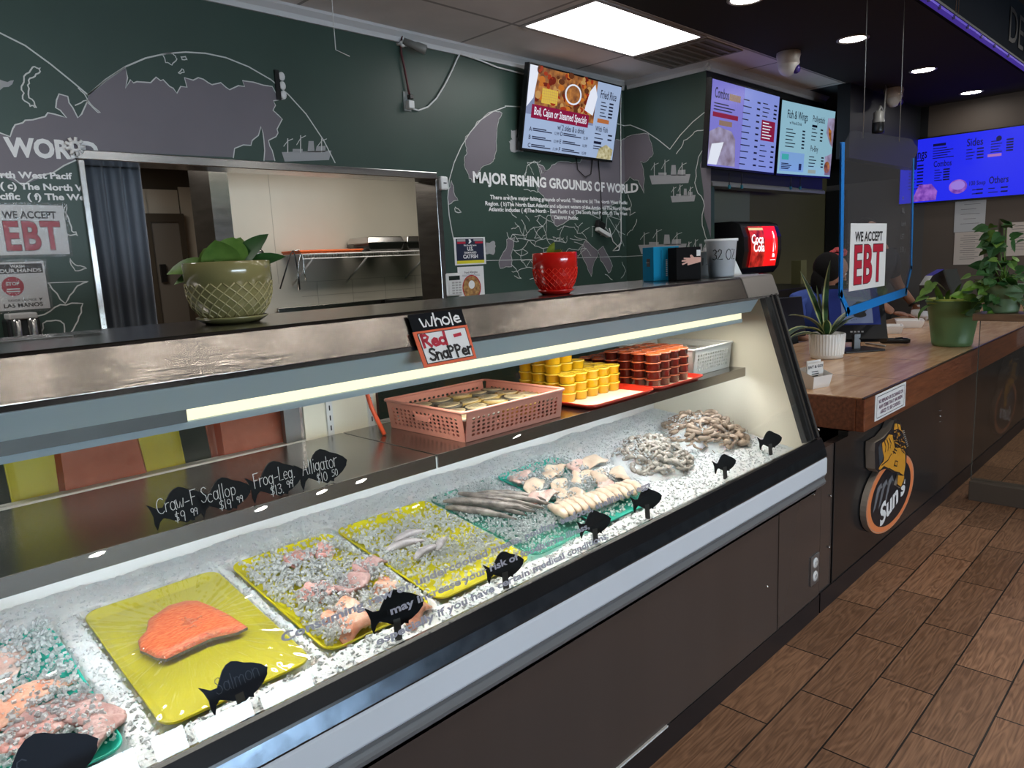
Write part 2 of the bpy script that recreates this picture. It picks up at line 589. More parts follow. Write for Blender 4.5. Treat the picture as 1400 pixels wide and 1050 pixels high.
# back wall with the kitchen pass-through
WX0, WX1, WZ0, WZ1, WY = 1.118, 3.30, 1.0, 2.108, 3.95
mb = MB()
for a, b in (((-2.6, WY, 0), (WX0, 4.12, ZC)), ((WX1, WY, 0), (5.472, 4.12, ZC)), ((WX0, WY, 0), (WX1, 4.12, WZ0)), ((WX0, WY, WZ1), (WX1, 4.12, ZC))):
    mb.box(a, b, M_GREEN)
wall_back = struct(mb, 'wall_back')
RX, RY = 5.472, 3.15
wall_return = struct(MB().box((RX, RY, 0), (5.6, 4.12, ZC), M_GREEN), 'wall_return')
wall_menu = struct(MB().box((5.6, RY, 2.06), (7.78, 3.28, ZC), M_BLACKW).box((RX, RY - .004, 2.06), (5.6, RY, ZC), M_BLACKW), 'wall_menu')
struct(MB().prism_x([(RY - .03, 2.02), (RY - .03, 2.045), (RY - .015, 2.06), (3.28, 2.06), (3.28, 2.02)], 5.52, 7.78, mat('dark_moulding', (.20, .195, .19), .5)), 'trim_4')
struct(MB().box((5.6, 3.75, 0), (9.4, 3.85, ZC), M_OLIVE), 'wall_soda')
struct(MB().box((6.2, 3.70, 0), (7.30, 3.749, ZC), M_OLIVE2), 'trim_5')
mb = MB().box((9.4, YF - .1, 0), (9.5, 2.64, ZC), M_TAUPE).box((9.4, 2.64, 0), (9.5, 3.85, 2.22), mat('grey_wall_paint', (.10, .09, .085), .6)).box((9.4, 2.64, 2.22), (9.5, 3.85, ZC), M_BLACKW)
struct(mb, 'wall_far')
struct(MB().box((7.32, 2.72, 2.30), (9.398, 2.84, ZC), M_BLACKW), 'trim_6')
dr = thing('door_2', None, None, (9.38, 3.62, 0))
dr['kind'] = 'structure'
MB().box((9.36, 3.50, 0), (9.399, 3.74, 2.15), M_BLACKP).build('door_frame', dr)
MB().box((9.37, 3.36, 1.25), (9.399, 3.40, 1.5), M_WHITEP).build('door_plate', dr)
# unseen sides of the room
struct(MB().box((-2.7, YF - .1, 0), (-2.6, 9.0, ZC), M_BACK), 'wall_left')
mb = MB()
# shop-front panes: right three mirrored in the case glass, left three added for light
WINS = [(-2.3, -.9, 1.45), (-.7, .7, 1.45), (.9, 2.9, 1.6), (3.155, 3.64, 1.59), (3.79, 4.74, 1.50), (4.92, 5.88, 1.467)]
xs = [-2.6] + [v for w in WINS for v in w[:2]] + [9.5]
for i in range(0, len(xs), 2): mb.box((xs[i], YF - .1, 0), (xs[i + 1], YF, ZC), M_BACK)
for a, b, z in WINS: mb.box((a, YF - .1, 0), (b, YF, .12), M_BACK).box((a, YF - .1, z), (b, YF, ZC), M_BACK)
struct(mb, 'wall_front')
M_DAY = mat('bright_daylight_pane', (.72, .87, 1.0), .3, emit=DAY_W, ecol=(.70, .86, 1.0))
for i, (a, b, z) in enumerate(WINS):
    struct(MB().box((a, YF - .012, .12), (b, YF - .006, z), M_DAY), 'window_%d' % (i + 2))

# crown mouldings
def crown(name, prof_pts, path):
    mb = MB()
    (ax, ay), (bx, by), n = path
    d = Vector((bx - ax, by - ay, 0))
    k = len(prof_pts)
    A = [Vector((ax, ay, z)) + Vector((*n, 0)) * q for q, z in prof_pts]
    B = [p + d for p in A]
    mb.add(A, [tuple(range(k))], M_TRIM).add(B, [tuple(range(k))[::-1]], M_TRIM)
    mb.add(A + B, [(i, (i + 1) % k, k + (i + 1) % k, k + i) for i in range(k)], M_TRIM)
    return struct(mb, name)


CP = [(0, 2.902), (.012, 2.902), (.016, 2.93), (.045, 2.955), (.05, ZC - .001), (0, ZC - .001)]
crown('trim_1', CP, ((-2.6, WY - .0005), (RX - .001, WY - .0005), (0, -1)))
crown('trim_2', CP, ((RX - .0005, WY - .05), (RX - .0005, RY - .05), (-1, 0)))
crown('trim_3', [(q, z) for q, z in CP], ((RX - .05, RY - .0055), (7.78, RY - .0055), (0, -1)))

# ------------------------------------------------------------------ pass-through window with steel lining
win = thing('window_1', None, None, (WX0, WY, WZ0))
win['kind'] = 'structure'
t = .045
M_STEELD = mat('worn_stainless', (.30, .29, .28), .24, 1., var=.2, vscale=4, stretch=(1, 1, 6))
MB().box((WX0, WY - .025, WZ1 - t), (WX1, WY + .17, WZ1), M_STEEL).build('top_rail', win, bevel=.004)
MB().box((WX0, WY - .018, WZ0), (WX0 + .03, WY + .17, WZ1 - t), M_STEEL).build('side_jamb', win, bevel=.004)
MB().box((WX1 - .012, WY - .018, WZ0), (WX1 + .035, WY + .21, WZ1 - t), M_STEELD).build('side_jamb', win, bevel=.004)
MB().box((WX0, WY - .03, WZ0), (WX1, WY + .19, WZ0 + .02), M_STEEL).build('sill', win, bevel=.004)

# ------------------------------------------------------------------ kitchen behind the pass-through
KY = 5.6
mb = MB().box((2.50, KY, 0), (6.0, KY + .1, ZC), M_CREAMW)
for z in (1.40, 1.28): mb.box((3.15, KY - .0015, z), (6, KY, z + .004), mat('tile_joint', (.42, .39, .33), .7))
for x in (2.95, 3.30, 3.65, 4.0, 4.35): mb.box((x, KY - .0015, 0 if x > 3.2 else 1.4), (x + .004, KY, 1.40 if x > 3.2 else ZC), MATS['tile_joint'])
struct(mb, 'wall_kitchen')
struct(MB().box((2.36, 5.35, 0), (2.50, KY + .1, ZC), M_STEELD), 'trim_7')
M_KDARK = mat('brown_kitchen_paint', (.075, .062, .045), .6)
struct(MB().box((-.5, 7.5, 0), (6, 7.6, ZC), M_KDARK), 'wall_corridor')
mb = MB().box((2.62, 7.46, 0), (2.66, 7.5, 2.30), M_CREAMW).box((2.6, 7.48, 2.07), (2.97, 7.5, 2.33), M_CREAMW).box((2.985, 7.48, 0), (3.22, 7.5, 2.36), M_CREAMW)
struct(mb, 'trim_8')
struct(MB().box((-.5, 4.12, 2.55), (6, 7.6, 2.6), mat('kitchen_ceiling', (.28, .22, .17), .8)), 'ceiling')
struct(MB().box((-.6, 4.12, 0), (-.5, 7.6, ZC), M_CREAMW).box((6, 4.12, 0), (6.1, 7.6, ZC), M_CREAMW), 'wall_kitchen_side')
dr = thing('door_1', None, None, (2.7, 7.46, 0))
dr['kind'] = 'structure'
MB().box((2.66, 7.44, 0), (2.97, 7.479, 2.07), mat('grey_door_paint', (.20, .185, .165), .5)).build('door_leaf', dr)
mb = MB()
mb.box((2.60, 7.42, 0), (2.66, 7.455, 2.10), M_KDARK).box((2.93, 7.42, 0), (2.98, 7.455, 2.10), M_KDARK).box((2.66, 7.42, 2.02), (2.93, 7.455, 2.10), M_KDARK)
mb.build('door_frame', dr)
MB().box((2.70, 7.41, 1.45), (2.75, 7.439, 1.62), M_BLACKP).build('door_latch', dr)

# ------------------------------------------------------------------ wall mural (painted: kept as flat skins on the two green walls)
M_LAND = mat('grey_mauve_mural_paint', (.175, .155, .178), .5, var=.05, vscale=3)
M_LINE = mat('white_mural_paint', (.62, .64, .62), .5)
M_SHIP = mat('pale_grey_mural_paint', (.36, .36, .37), .5)


def uv(px, py):
    """photo pixel -> (distance along the unrolled wall, height)"""
    if px <= 850.3:
        p = on(px, py, y=WY)
        return (p.x, p.z)
    p = on(px, py, x=RX)
    return (RX + WY - p.y, p.z)


class Mural:
    def __init__(self): self.v, self.f, self.m = [], [], []

    def add(self, vs, fs, m):
        b = len(self.v)
        self.v += [tuple(p) for p in vs]
        self.f += [tuple(i + b for i in q) for q in fs]
        self.m += [m] * len(fs)

    def poly(self, pts, m, line=None, amp=.012, seed=1, depth=2):
        P = jag([uv(*p) for p in pts], amp, depth, seed)
        self.add(P, [tuple(t) for t in tessellate_polygon([[Vector((*p, 0)) for p in P]])], m)
        if line: self.line2(P, line, True)

    def line2(self, P, w, closed=False):
        vs, fs = ribbon(P, w, closed)
        self.add(vs, fs, M_LINE)

    def line(self, pts, w, amp=0, seed=1, closed=False, depth=2):
        P = [Vector(uv(*p)) for p in pts]
        if amp: P = jag(P, amp, depth, seed, closed)
        self.line2(P, w, closed)

    def build(self, name, off):
        """fold the flat drawing round the inside corner and hang it on both walls"""
        bm = bmesh.new()
        vs = [bm.verts.new((x, z, 0)) for x, z in self.v]
        mats = []
        for q, m in zip(self.f, self.m):
            if m not in mats: mats.append(m)
            try: f = bm.faces.new([vs[i] for i in q])
            except ValueError: continue
            f.material_index = mats.index(m)
        cut = RX - .002
        bmesh.ops.bisect_plane(bm, geom=bm.verts[:] + bm.edges[:] + bm.faces[:], plane_co=(cut, 0, 0), plane_no=(1, 0, 0))
        for side, par in ((0, wall_back), (1, wall_return)):
            mb = MB()
            for f in bm.faces:
                md = f.calc_center_median()
                cx = md.x
                if WX0 + .01 < md.x < WX1 and WZ0 < md.y < WZ1 - .02: continue
                if (cx > cut) != bool(side): continue
                P = []
                for v in f.verts:
                    s, z = v.co.x, v.co.y
                    P.append((s, WY - off, z) if not side else (RX - off, WY - (s - RX), z))
                k = len(P)
                n = (Vector(P[1]) - Vector(P[0])).cross(Vector(P[2]) - Vector(P[0]))
                want = n.y < 0 if not side else n.x < 0
                mb.add(P, [tuple(range(k)) if want else tuple(range(k))[::-1]], mats[f.material_index])
            if mb.f: mb.build(name, par)
        bm.free()


def c1(*p): return [(x / 2.9167, y / 2.9167) for x, y in p]           # from the enlarged view of the left wall
def c3(*p): return [(560 + x / 4.118, 130 + y / 4.118) for x, y in p]  # from the enlarged view of the right mural


land = Mural()
lines = Mural()
ships = Mural()
SIB = ((352, 378), (420, 322), (500, 268), (508, 310), (500, 352), (520, 318), (532, 331), (545, 326), (600, 330), (612, 318), (622, 308), (640, 322), (650, 318), (676, 345), (690, 352), (705, 372), (720, 345), (745, 348), (735, 310), (770, 320), (790, 310), (810, 316), (830, 330), (845, 338), (880, 330), (900, 348), (915, 358), (950, 342), (975, 345), (966, 322), (1010, 328), (1050, 340), (1085, 345), (1100, 372), (1130, 396), (1090, 402), (1098, 420), (1088, 440), (1110, 460), (1125, 475), (1104, 515), (1108, 530), (1100, 545), (1070, 560), (1075, 582), (1085, 600), (1095, 640))
BAY = ((1052, 640), (1055, 600), (1052, 560), (1048, 530), (1040, 505), (1030, 540), (1005, 560), (1000, 580), (970, 578), (935, 592), (930, 628))
EUR = ((-200, 560), (0, 530), (40, 545), (50, 515), (60, 498), (90, 490), (100, 480), (130, 478), (160, 470), (180, 465), (190, 450), (215, 455), (240, 462), (265, 470), (240, 440), (222, 430), (225, 400), (235, 375), (270, 385), (275, 410), (290, 430), (310, 470), (325, 455), (350, 400))
land.poly(c1(*SIB, *BAY, (600, 612), (290, 600), (290, 500), (310, 470), (325, 455), (345, 415)), M_LAND, None, 0, 3, 0)
ships.poly(c1(*EUR[:-2], (300, 640), (210, 690), (90, 740), (0, 700), (-200, 720)), M_LAND, None, 0, 3, 0)
for P in (SIB, BAY, EUR, ((300, 640), (255, 660), (210, 690), (150, 700), (90, 740), (40, 700), (0, 700), (-200, 720))): lines.line(c1(*P), .006)
land.poly(c1((0, 318), (55, 320), (0, 360), (-60, 380), (-60, 318)), M_SHIP)
lines.line(c1((-400, 60), (-200, 70), (0, 132), (100, 182), (200, 255), (290, 328), (352, 380)), .007)
lines.line([uvp for uvp in c1((352, 378), (420, 318), (500, 266), (580, 232), (660, 214), (740, 208), (820, 213), (900, 230), (990, 266), (1080, 318), (1150, 378), (1220, 455), (1290, 560), (1335, 648))], .007)
lines.line(c1((160, 270), (130, 268), (95, 305), (85, 345), (90, 395), (120, 425), (145, 430), (115, 390), (110, 340), (130, 310), (160, 285)), .006, .008, 5, True)
lines.line(c1((648, 220), (660, 250), (685, 260), (705, 235), (690, 215)), .005, .006, 6, True)
lines.line(c1((720, 228), (740, 225), (746, 238), (725, 238)), .005, .003, 7, True)
lines.line(c1((710, 290), (725, 275), (735, 288), (718, 294)), .005, .003, 8, True)
lines.line(c1((300, 420), (345, 400), (370, 430), (400, 450), (350, 400), (312, 352)), .005, .006, 9)
lines.line(c1((245, 870), (265, 815), (262, 875)), .005, .006, 10, True)
lines.line(c1((250, 830), (268, 860), (285, 920), (310, 940), (270, 935), (250, 905)), .006, .01, 11, True)
lines.line(c1((195, 1130), (260, 1210), (300, 1150), (345, 1125)), .006, .01, 12)
lines.line(c1((150, 1260), (240, 1215), (330, 1210), (310, 1280), (260, 1340), (240, 1280), (170, 1290), (175, 1360)), .006, .012, 13)
lines.line(c1((280, 1030), (310, 1060), (345, 1070), (300, 1080)), .005, .008, 14, True)
lines.line(c1((190, 1128), (350, 1122)), .004)
# ships
def ship(x, y, w, h, m=M_SHIP):
    ships.poly([(x, y), (x + w, y - h * .06), (x + w * .95, y + h * .30), (x + w * .06, y + h * .36)], m, None, 0)
    ships.poly([(x + w * .52, y), (x + w * .54, y - h * .42), (x + w * .64, y - h * .42), (x + w * .66, y)], m, None, 0)
    ships.poly([(x + w * .68, y), (x + w * .70, y - h * .22), (x + w * .88, y - h * .24), (x + w * .88, y)], m, None, 0)
    ships.poly([(x + w * .22, y), (x + w * .22, y - h * .12), (x + w * .42, y - h * .12), (x + w * .42, y)], m, None, 0)
    for t, k in ((.12, .5), (.38, .62), (.8, .5)):
        lines.line([(x + w * t, y), (x + w * t, y - h * k)], .006)
        lines.line([(x + w * (t - .08), y - h * k * .45), (x + w * t, y - h * k * .85), (x + w * (t + .1), y - h * k)], .004)


ship(385, 208, 68, 36)
ship(873, 335, 66, 34)
ship(938, 345, 34, 28)
ship(888, 240, 56, 34)
ship(917, 268, 34, 24)
ships.poly(c3((570, 195), (600, 190), (600, 240), (640, 250), (640, 320), (570, 318), (558, 260), (578, 250)), M_SHIP)
ships.poly(c3((430, 830), (470, 820), (485, 850), (470, 900), (425, 895)), M_SHIP)
# right mural
land.poly(c3((315, 235), (380, 150), (470, 92), (520, 102), (500, 150), (490, 232), (480, 335), (470, 372), (400, 412), (378, 442), (352, 492), (335, 470), (308, 392), (312, 342), (322, 300)), M_LAND, .006, .012, 21)
land.poly(c3((235, 480), (248, 545), (272, 592), (220, 615), (218, 545)), M_LAND, .006, .008, 22)
lines.line(c3((255, 630), (290, 660), (255, 655)), .006, .006, 23, True)
land.poly(c3((720, 385), (760, 412), (750, 440), (800, 395), (870, 375), (960, 380), (1000, 330), (1080, 290), (1165, 250), (1200, 250), (1250, 226), (1345, 220), (1372, 330), (1332, 375), (1300, 372), (1322, 470), (1320, 552), (1288, 480), (1240, 460), (1200, 505), (1180, 600), (1100, 640), (1000, 640), (900, 700), (830, 740), (800, 700), (780, 600), (722, 540), (742, 470)), M_LAND, .006, .012, 24)
land.poly(c3((545, 815), (590, 800), (570, 900), (575, 965), (510, 975), (505, 930), (540, 870)), M_LAND, .006, .010, 25)
land.poly(c3((960, 880), (992, 815), (1060, 880), (1058, 906), (1040, 932), (1022, 1022), (1000, 965)), M_LAND, .006, .009, 26)
land.poly(c3((1060, 880), (1088, 850), (1142, 962), (1120, 1002), (1076, 932)), M_LAND, .006, .009, 27)
lines.line([(690, 145), (712, 146)][::-1] + c3((540, 66), (470, 92), (400, 140), (340, 210), (290, 290), (250, 380), (222, 480), (214, 580), (222, 680), (240, 780), (270, 920)), .007)
lines.line([(840, 168), (862, 171), (882, 179), (900, 191), (916, 204)], .007)
lines.line([(916, 204), (930, 185), (947, 167), (964, 153)], .007)
lines.line([(970, 190), (955, 215), (950, 250), (962, 275), (960, 300), (968, 330)], .006, .015, 30)
lines.line([(925, 210), (935, 192), (950, 180), (965, 176)], .006, .012, 31)
land.poly([(966, 205), (957, 225), (962, 262), (963, 295), (972, 325), (972, 205)], M_LAND, None, 0)
lines.line(c3((380, 933), (700, 925), (1190, 908)), .004)
lines.line([(849, 351), (968, 345)], .004)
rg = random.Random(4)
# country borders: a jittered honeycomb with some edges left out
def border_net(x0, x1, y0, y1, cell, keep, inside):
    pts = {}
    nx_, ny_ = int((x1 - x0) / cell), int((y1 - y0) / (cell * .8))
    for a in range(nx_ + 1):
        for b in range(ny_ + 1):
            pts[a, b] = (x0 + (a + .5 * (b % 2)) * cell + rg.uniform(-.3, .3) * cell, y0 + b * cell * .8 + rg.uniform(-.28, .28) * cell)
    for (a, b), p in pts.items():
        for q in ((a + 1, b), (a, b + 1), (a + (1 if b % 2 else -1), b + 1)):
            if q in pts and rg.random() < keep and inside(*p) and inside(*pts[q]):
                lines.line(c3(p, pts[q]), .0042, .008, rg.randrange(999))
border_net(540, 1010, 640, 830, 44, .5, lambda x, y: y > 660 + .00035 * (x - 720) ** 2 and x + .6 * y > 1010)
border_net(560, 800, 815, 1060, 52, .6, lambda x, y: x > 570)
border_net(800, 1000, 800, 930, 46, .6, lambda x, y: True)
border_net(625, 760, 380, 560, 40, .4, lambda x, y: abs(x - 690 - .2 * (470 - y)) < 50)
border_net(980, 1200, 640, 830, 60, .45, lambda x, y: True)
for i, P in enumerate((((640, 470), (660, 400), (700, 372), (720, 388)), ((1230, 560), (1250, 620), (1240, 680), (1270, 660)), ((1160, 730), (1180, 790), (1200, 850)), ((1195, 940), (1215, 990), (1190, 1030)), ((1100, 1010), (1140, 1040)), ((550, 560), (580, 600), (560, 650), (600, 690)), ((1280, 700), (1255, 760), (1225, 790)))):
    lines.line(c3(*P), .005, .01, 80 + i)
land.build('mural_land', .0012)
ships.build('mural_ships', .0016)
lines.build('mural_outline', .002)


def mural_text(mur, s, p0, p1, size, bold=.02, y_of=None):
    """lettering whose first and last letter stand at the two photo pixels"""
    a, b = Vector(uv(*p0)), Vector(uv(*p1))
    vs, fs = text_mesh(s, 'LEFT', bold)
    w = max(x for x, _ in vs)
    k = (b.x - a.x) / w
    mur.add([(a.x + x * k, a.y + (b.y - a.y) * x / w + y * size) for x, y in vs], fs, M_WHITEI)


let = Mural()
def cap_h(px, y0, y1): return (uv(px, y0)[1] - uv(px, y1)[1]) / .72
mural_text(let, 'MAJOR FISHING GROUNDS OF WORLD', (646, 249), (873, 262), cap_h(648, 235, 250), .035)
for s, a, b, h in (('There are five major fishing grounds of world. These are: (a) The North West Pacific', (670, 272), (858, 279), 7.5), ('Region. ( b)The North East Atlantic and adjacent waters of the Arctic ( c) The North West', (663, 280.5), (862, 287), 7.5),
                   ('Atlantic includes ( d)The North - East Pacific ( e) The South East Pacific, (f) The West', (668, 288.5), (858, 294), 7.5), ('Central Pacific', (757, 299), (790, 300.5), 7)):
    mural_text(let, s, a, b, cap_h(700, 280 - h * .72, 280), .03)
# the same lettering on the left, mostly hidden by the pass-through and the frame edge
mural_text(let, 'WORLD', (10, 213), (136, 218), cap_h(40, 189, 214), .045)
mural_text(let, 'rth West Pacif', (0, 243), (99, 245), cap_h(20, 235, 244), .035)
mural_text(let, '( c) The North West', (0, 258), (138, 262), cap_h(20, 250, 259), .035)
mural_text(let, 'cific  ( f) The West', (0, 272.5), (128, 274), cap_h(20, 264, 273), .035)
let.build('mural_lettering', .0028)

# ================================================================== DISPLAY CASE
XL, XE, XR = -.62, 2.80, 2.85
ZT = 1.395
M_BROWN = mat('dark_brown_laminate', (.070, .055, .050), .2, var=.04, vscale=1.2, stretch=(4, 1, .12), bump=.07, bscale=.9)
M_KICK = mat('black_rubber_base', (.008, .009, .013), .35)
M_BUMP = mat('pale_blue_white_enamel', (.74, .79, .86), .35, var=.03, vscale=3)
M_GREYM = mat('grey_vinyl_moulding', (.17, .175, .185), .38)
M_VAL = mat('pale_blue_grey_enamel', (.44, .53, .59), .4)
M_LINER = mat('white_case_liner', (.80, .80, .78), .35)
M_CREAML = mat('cream_case_liner', (.90, .84, .69), .4)
M_CASEBLK = mat('black_anodised_rail', (.010, .010, .012), .22)
M_TUBE = mat('warm_tube_guard', (1, .90, .66), .5, emit=.95, ecol=(1, .90, .60))
M_TUBE3 = mat('cool_under_shelf_light', (1, 1, 1), .5, emit=30, ecol=(.97, .98, 1))
M_TUBE2 = mat('fluorescent_tube_light', (1, .95, .85), .5, emit=CASE_W, ecol=(1, .95, .86))
M_GLASS = glass_mat('clear_case_glass', (.97, .985, .98))
M_RGLASS = glass_mat('grey_rear_glass', (.93, .93, .91), f0=.06)

case = thing('display_case', 'long stainless seafood display case with slanted front glass and brown base', 'display case', (1.1, 1.5, 0))
mb = MB().box((XL, 1.13, .086), (XR, 1.18, .585), M_BROWN)
base = mb.build('base_panel', case)
mb = MB()
mb.box((2.468, 1.1285, .09), (2.472, 1.1297, .57), M_CASEBLK)
mb.build('panel_joint', base)
for px, py in ((551, 1003), (785, 864), (915, 787), (1113, 676), (1049, 802)):
    p = on(px, py, y=1.128)
    MB().ball((p.x, 1.129, p.z), .006, M_STEEL, 10, 6).build('screw', base)
mb = MB().box((XL, 1.127, 0), (XR, 1.18, .085), M_KICK)
kick = mb.build('kick_plate', case)
MB().box((XL, 1.1235, .083), (1.72, 1.131, .0885), M_WHITEP).build('caulk_line', kick)
# bumper and rail: profiles swept along the case
MB().prism_x([(1.14, .603), (1.112, .603), (1.108, .610), (1.108, .668), (1.112, .674), (1.14, .674)], XL, XR - .004, M_BUMP).build('bumper', case)
MB().prism_x([(1.14, .556), (1.122, .556), (1.112, .564), (1.108, .576), (1.112, .582), (1.116, .590), (1.11, .603), (1.14, .603)], XL, XR - .008, M_GREYM).build('lower_moulding', case)
MB().prism_x([(1.15, .675), (1.110, .675), (1.1085, .680), (1.117, .712), (1.15, .712)], XL, XR - .003, mat('blue_steel_rail', (.13, .17, .22), .22, 1., var=.25, vscale=30)).build('steel_rail', case)
MB().prism_x([(1.16, .7125), (1.116, .7125), (1.118, .718), (1.132, .748), (1.142, .750), (1.16, .742)], XL, XR - .003, M_CASEBLK).build('black_rail', case)
# front glass
GN = Vector((0, -(1.32 - .735), 1.322 - 1.135)).normalized()   # outward normal of the slanted glass
GU = Vector((0, 1.322 - 1.135, 1.32 - .735)).normalized()
G0 = Vector((0, 1.142, .752))
GL = .585
A, B = G0 + Vector((XL, 0, 0)), G0 + Vector((XE - .03, 0, 0))
fg = MB().slab([A, B, B + GU * GL, A + GU * GL], GN, .006, M_GLASS).build('front_glass', case)
# warning lettering on the glass
M_DECAL = mat('white_vinyl_lettering', (.36, .36, .43), .5)
mb = MB()
for s, a, b, h in (('Consuming raw or undercooked meats, poultry, seafood, shellfish, or eggs', (385, 879), (889, 665), .0225), ('may increase your risk of foodborne illness,', (534, 841), (806, 722), .0215), ('especially if you have certain medical conditions.', (515, 883), (832, 735), .0215)):
    pa, pb = onp(*a, G0, GN), onp(*b, G0, GN)
    w = max(x for x, _ in text_mesh(s, 'LEFT', .03)[0])
    L_ = (pb - pa).length
    mb.text(s, pa, (pb - pa).normalized(), GU, h, M_DECAL, 'LEFT', .03, .0008, L_ / w / h)
mb.build('warning_lettering', fg)
# end panel and its trim
prof = [(1.17, .60), (1.15, .74), (1.335, 1.315), (1.36, 1.375), (1.78, 1.375), (1.92, 1.30), (1.92, .10), (1.18, .10)]
MB().prism_x(prof, XE, XR - .012, M_CREAML).build('end_panel', case)
o3 = Vector((0, 0, 0))
mb = MB()
for x0, x1, d0, m in ((XE - .065, XE - .018, .000, mat('dark_bronze_trim', (.045, .045, .045), .28, .3)), (XE - .018, XE - .006, .006, M_STEEL), (XE - .006, XE + .018, .000, M_CASEBLK), (XE + .018, XE + .026, .008, M_STEEL), (XE + .026, XR, .002, mat('grey_metal_trim', (.22, .22, .22), .3, .8))):
    A = G0 + GN * d0 + Vector((x0, 0, 0)); B = G0 + GN * d0 + Vector((x1, 0, 0))
    mb.slab([A, B, B + GU * (GL + .01), A + GU * (GL + .01)], GN, .022, m)
mb.build('end_frame', case)
MB().ball((XE + .01, 1.131, .79), .006, M_STEEL).build('end_screw', case)
# top, sloping fascia
mb = MB().prism_x([(1.322, 1.318), (1.349, 1.388), (1.356, ZT), (1.75, ZT), (1.75, 1.378), (1.37, 1.378), (1.338, 1.312)], XL, 2.60, M_STEELB)
mb.build('top_panel', case, bevel=.0015)
MB().prism_x([(1.319, 1.316), (1.347, 1.390), (1.355, ZT + .002), (1.755, ZT + .002), (1.755, 1.376), (1.37, 1.376), (1.338, 1.310)], 2.60, XR + .006, mat('satin_steel_cap', (.42, .40, .39), .38, 1.)).build('end_cap', case, bevel=.002)
MB().prism_x([(1.3215, 1.3175), (1.317, 1.309), (1.334, 1.305), (1.338, 1.312)], XL, XR, M_CASEBLK).build('lower_lip', case)
MB().prism_x([(1.338, 1.312), (1.352, 1.318), (1.390, 1.260), (1.376, 1.255)], XL, XE - .07, M_VAL).build('valance', case)
# light fitting under the top
mb = MB().prism_x([(1.40, 1.302), (1.50, 1.302), (1.50, 1.214), (1.398, 1.214), (1.396, 1.228), (1.405, 1.232), (1.405, 1.266), (1.40, 1.276)], XL, XE - .10, M_VAL)
fit = mb.build('light_fitting', case)
mb = MB().box((.52, 1.3895, 1.2315), (XE - .12, 1.404, 1.2545), M_TUBE).box((.1, 1.415, 1.2125), (XE - .12, 1.485, 1.2135), M_TUBE2)
mb.build('fluorescent_tube', fit)
mb = MB().box((XL, 1.389, 1.2285), (.52, 1.404, 1.257), mat('unlit_tube_guard', (.05, .045, .04), .3))
mb.build('tube_guard', fit)
# inside: back liner, rear doors, shelf
mb = MB().box((XL, 1.885, .55), (XE, 1.92, 1.018), M_LINER)
mb.build('back_liner', case)
MB().box((XL, 1.13, .54), (XE, 1.92, .55), M_LINER).build('deck_pan', case)
MB().box((XL, 1.60, 1.30), (XE, 1.92, 1.376), M_LINER).build('canopy_underside', case)
MB().box((XL, 1.885, 1.27), (XE, 1.92, 1.30), M_VAL).build('rear_header', case)
for x0, x1 in ((XL, 1.03), (1.28, 2.62)):
    rd = MB().box((x0, 1.895, 1.018), (x1, 1.901, 1.27), M_RGLASS).build('rear_door', case)
    for xa in (x0, x1 - .012): MB().box((xa, 1.888, 1.018), (xa + .012, 1.91, 1.27), M_STEEL).build('door_stile', rd)
    if x1 < 2:
        MB().box((x1 - .06, 1.886, 1.018), (x1 - .012, 1.906, 1.27), MATS['grey_metal_trim']).build('door_stile', rd)
MB().box((2.62, 1.884, .95), (XE, 1.92, 1.30), M_CREAML).build('rear_post', case)
post = MB().box((1.03, 1.884, .95), (1.28, 1.92, 1.30), M_CREAML).build('rear_post', case)
for x in (1.10, 1.245):
    mb = MB().box((x, 1.876, 1.0), (x + .02, 1.884, 1.30), M_LINER)
    for k in range(8): mb.box((x + .008, 1.8755, 1.03 + k * .03), (x + .012, 1.8765, 1.045 + k * .03), M_INK)
    mb.build('slotted_bracket', post)
mb = MB().tube([(1.165, 1.80, 1.29), (1.17, 1.79, 1.2), (1.178, 1.76, 1.1), (1.188, 1.72, 1.022)], .0065, mat('orange_red_hose', (.75, .10, .03), .4))
mb.build('drain_hose', case)
M_SHELF = mat('satin_steel_shelf', (.34, .32, .30), .24, 1., var=.08, vscale=4)
for x0, x1 in ((XL, 1.133), (1.139, XE - .02)):
    mb = MB().box((x0, 1.425, 1.012), (x1, 1.86, 1.02), M_SHELF).box((x0, 1.422, .985), (x1, 1.428, 1.021), M_SHELF)
    sh = mb.build('shelf', case, bevel=.001)
    for x in ([.62, .95] if x1 < 2 else [1.65, 2.3]):
        mb = MB()
        mb.add([(x, 1.884, .90), (x, 1.884, .99), (x, 1.50, .99), (x, 1.50, .985), (x + .003, 1.884, .90), (x + .003, 1.884, .99), (x + .003, 1.50, .99), (x + .003, 1.50, .985)], [(0, 1, 2, 3), (7, 6, 5, 4), (0, 3, 7, 4)], M_LINER)
        mb.box((x - .012, 1.87, .86), (x + .015, 1.884, .99), M_STEEL)
        mb.build('shelf_bracket', sh)
    MB().box((max(x0 + .05, -.4), 1.430, .990), (x1 - .05, 1.452, 1.006), M_TUBE3).build('under_shelf_light', sh)

# ------------------------------------------------------------------ crushed ice
SL = .154


def zi(y): return .700 + SL * (y - 1.2)


TILT = math.atan(SL)
TP = dict(T1=(.005, .315), T2=(.375, .670), T3=(.705, .985), T4=(1.005, 1.325), T5=(1.335, 1.605), T6=(1.625, 1.93))
TY0, TY1 = 1.285, 1.735


def under_tray(x, y):
    return any(a - .004 < x < b + .004 for a, b in TP.values()) and TY0 - .006 < y < TY1 + .01


M_ICE = mat('crushed_ice', (.84, .855, .86), .38, var=.05, vscale=140, bump=.25, bscale=240, spec=.5, sss=.3)


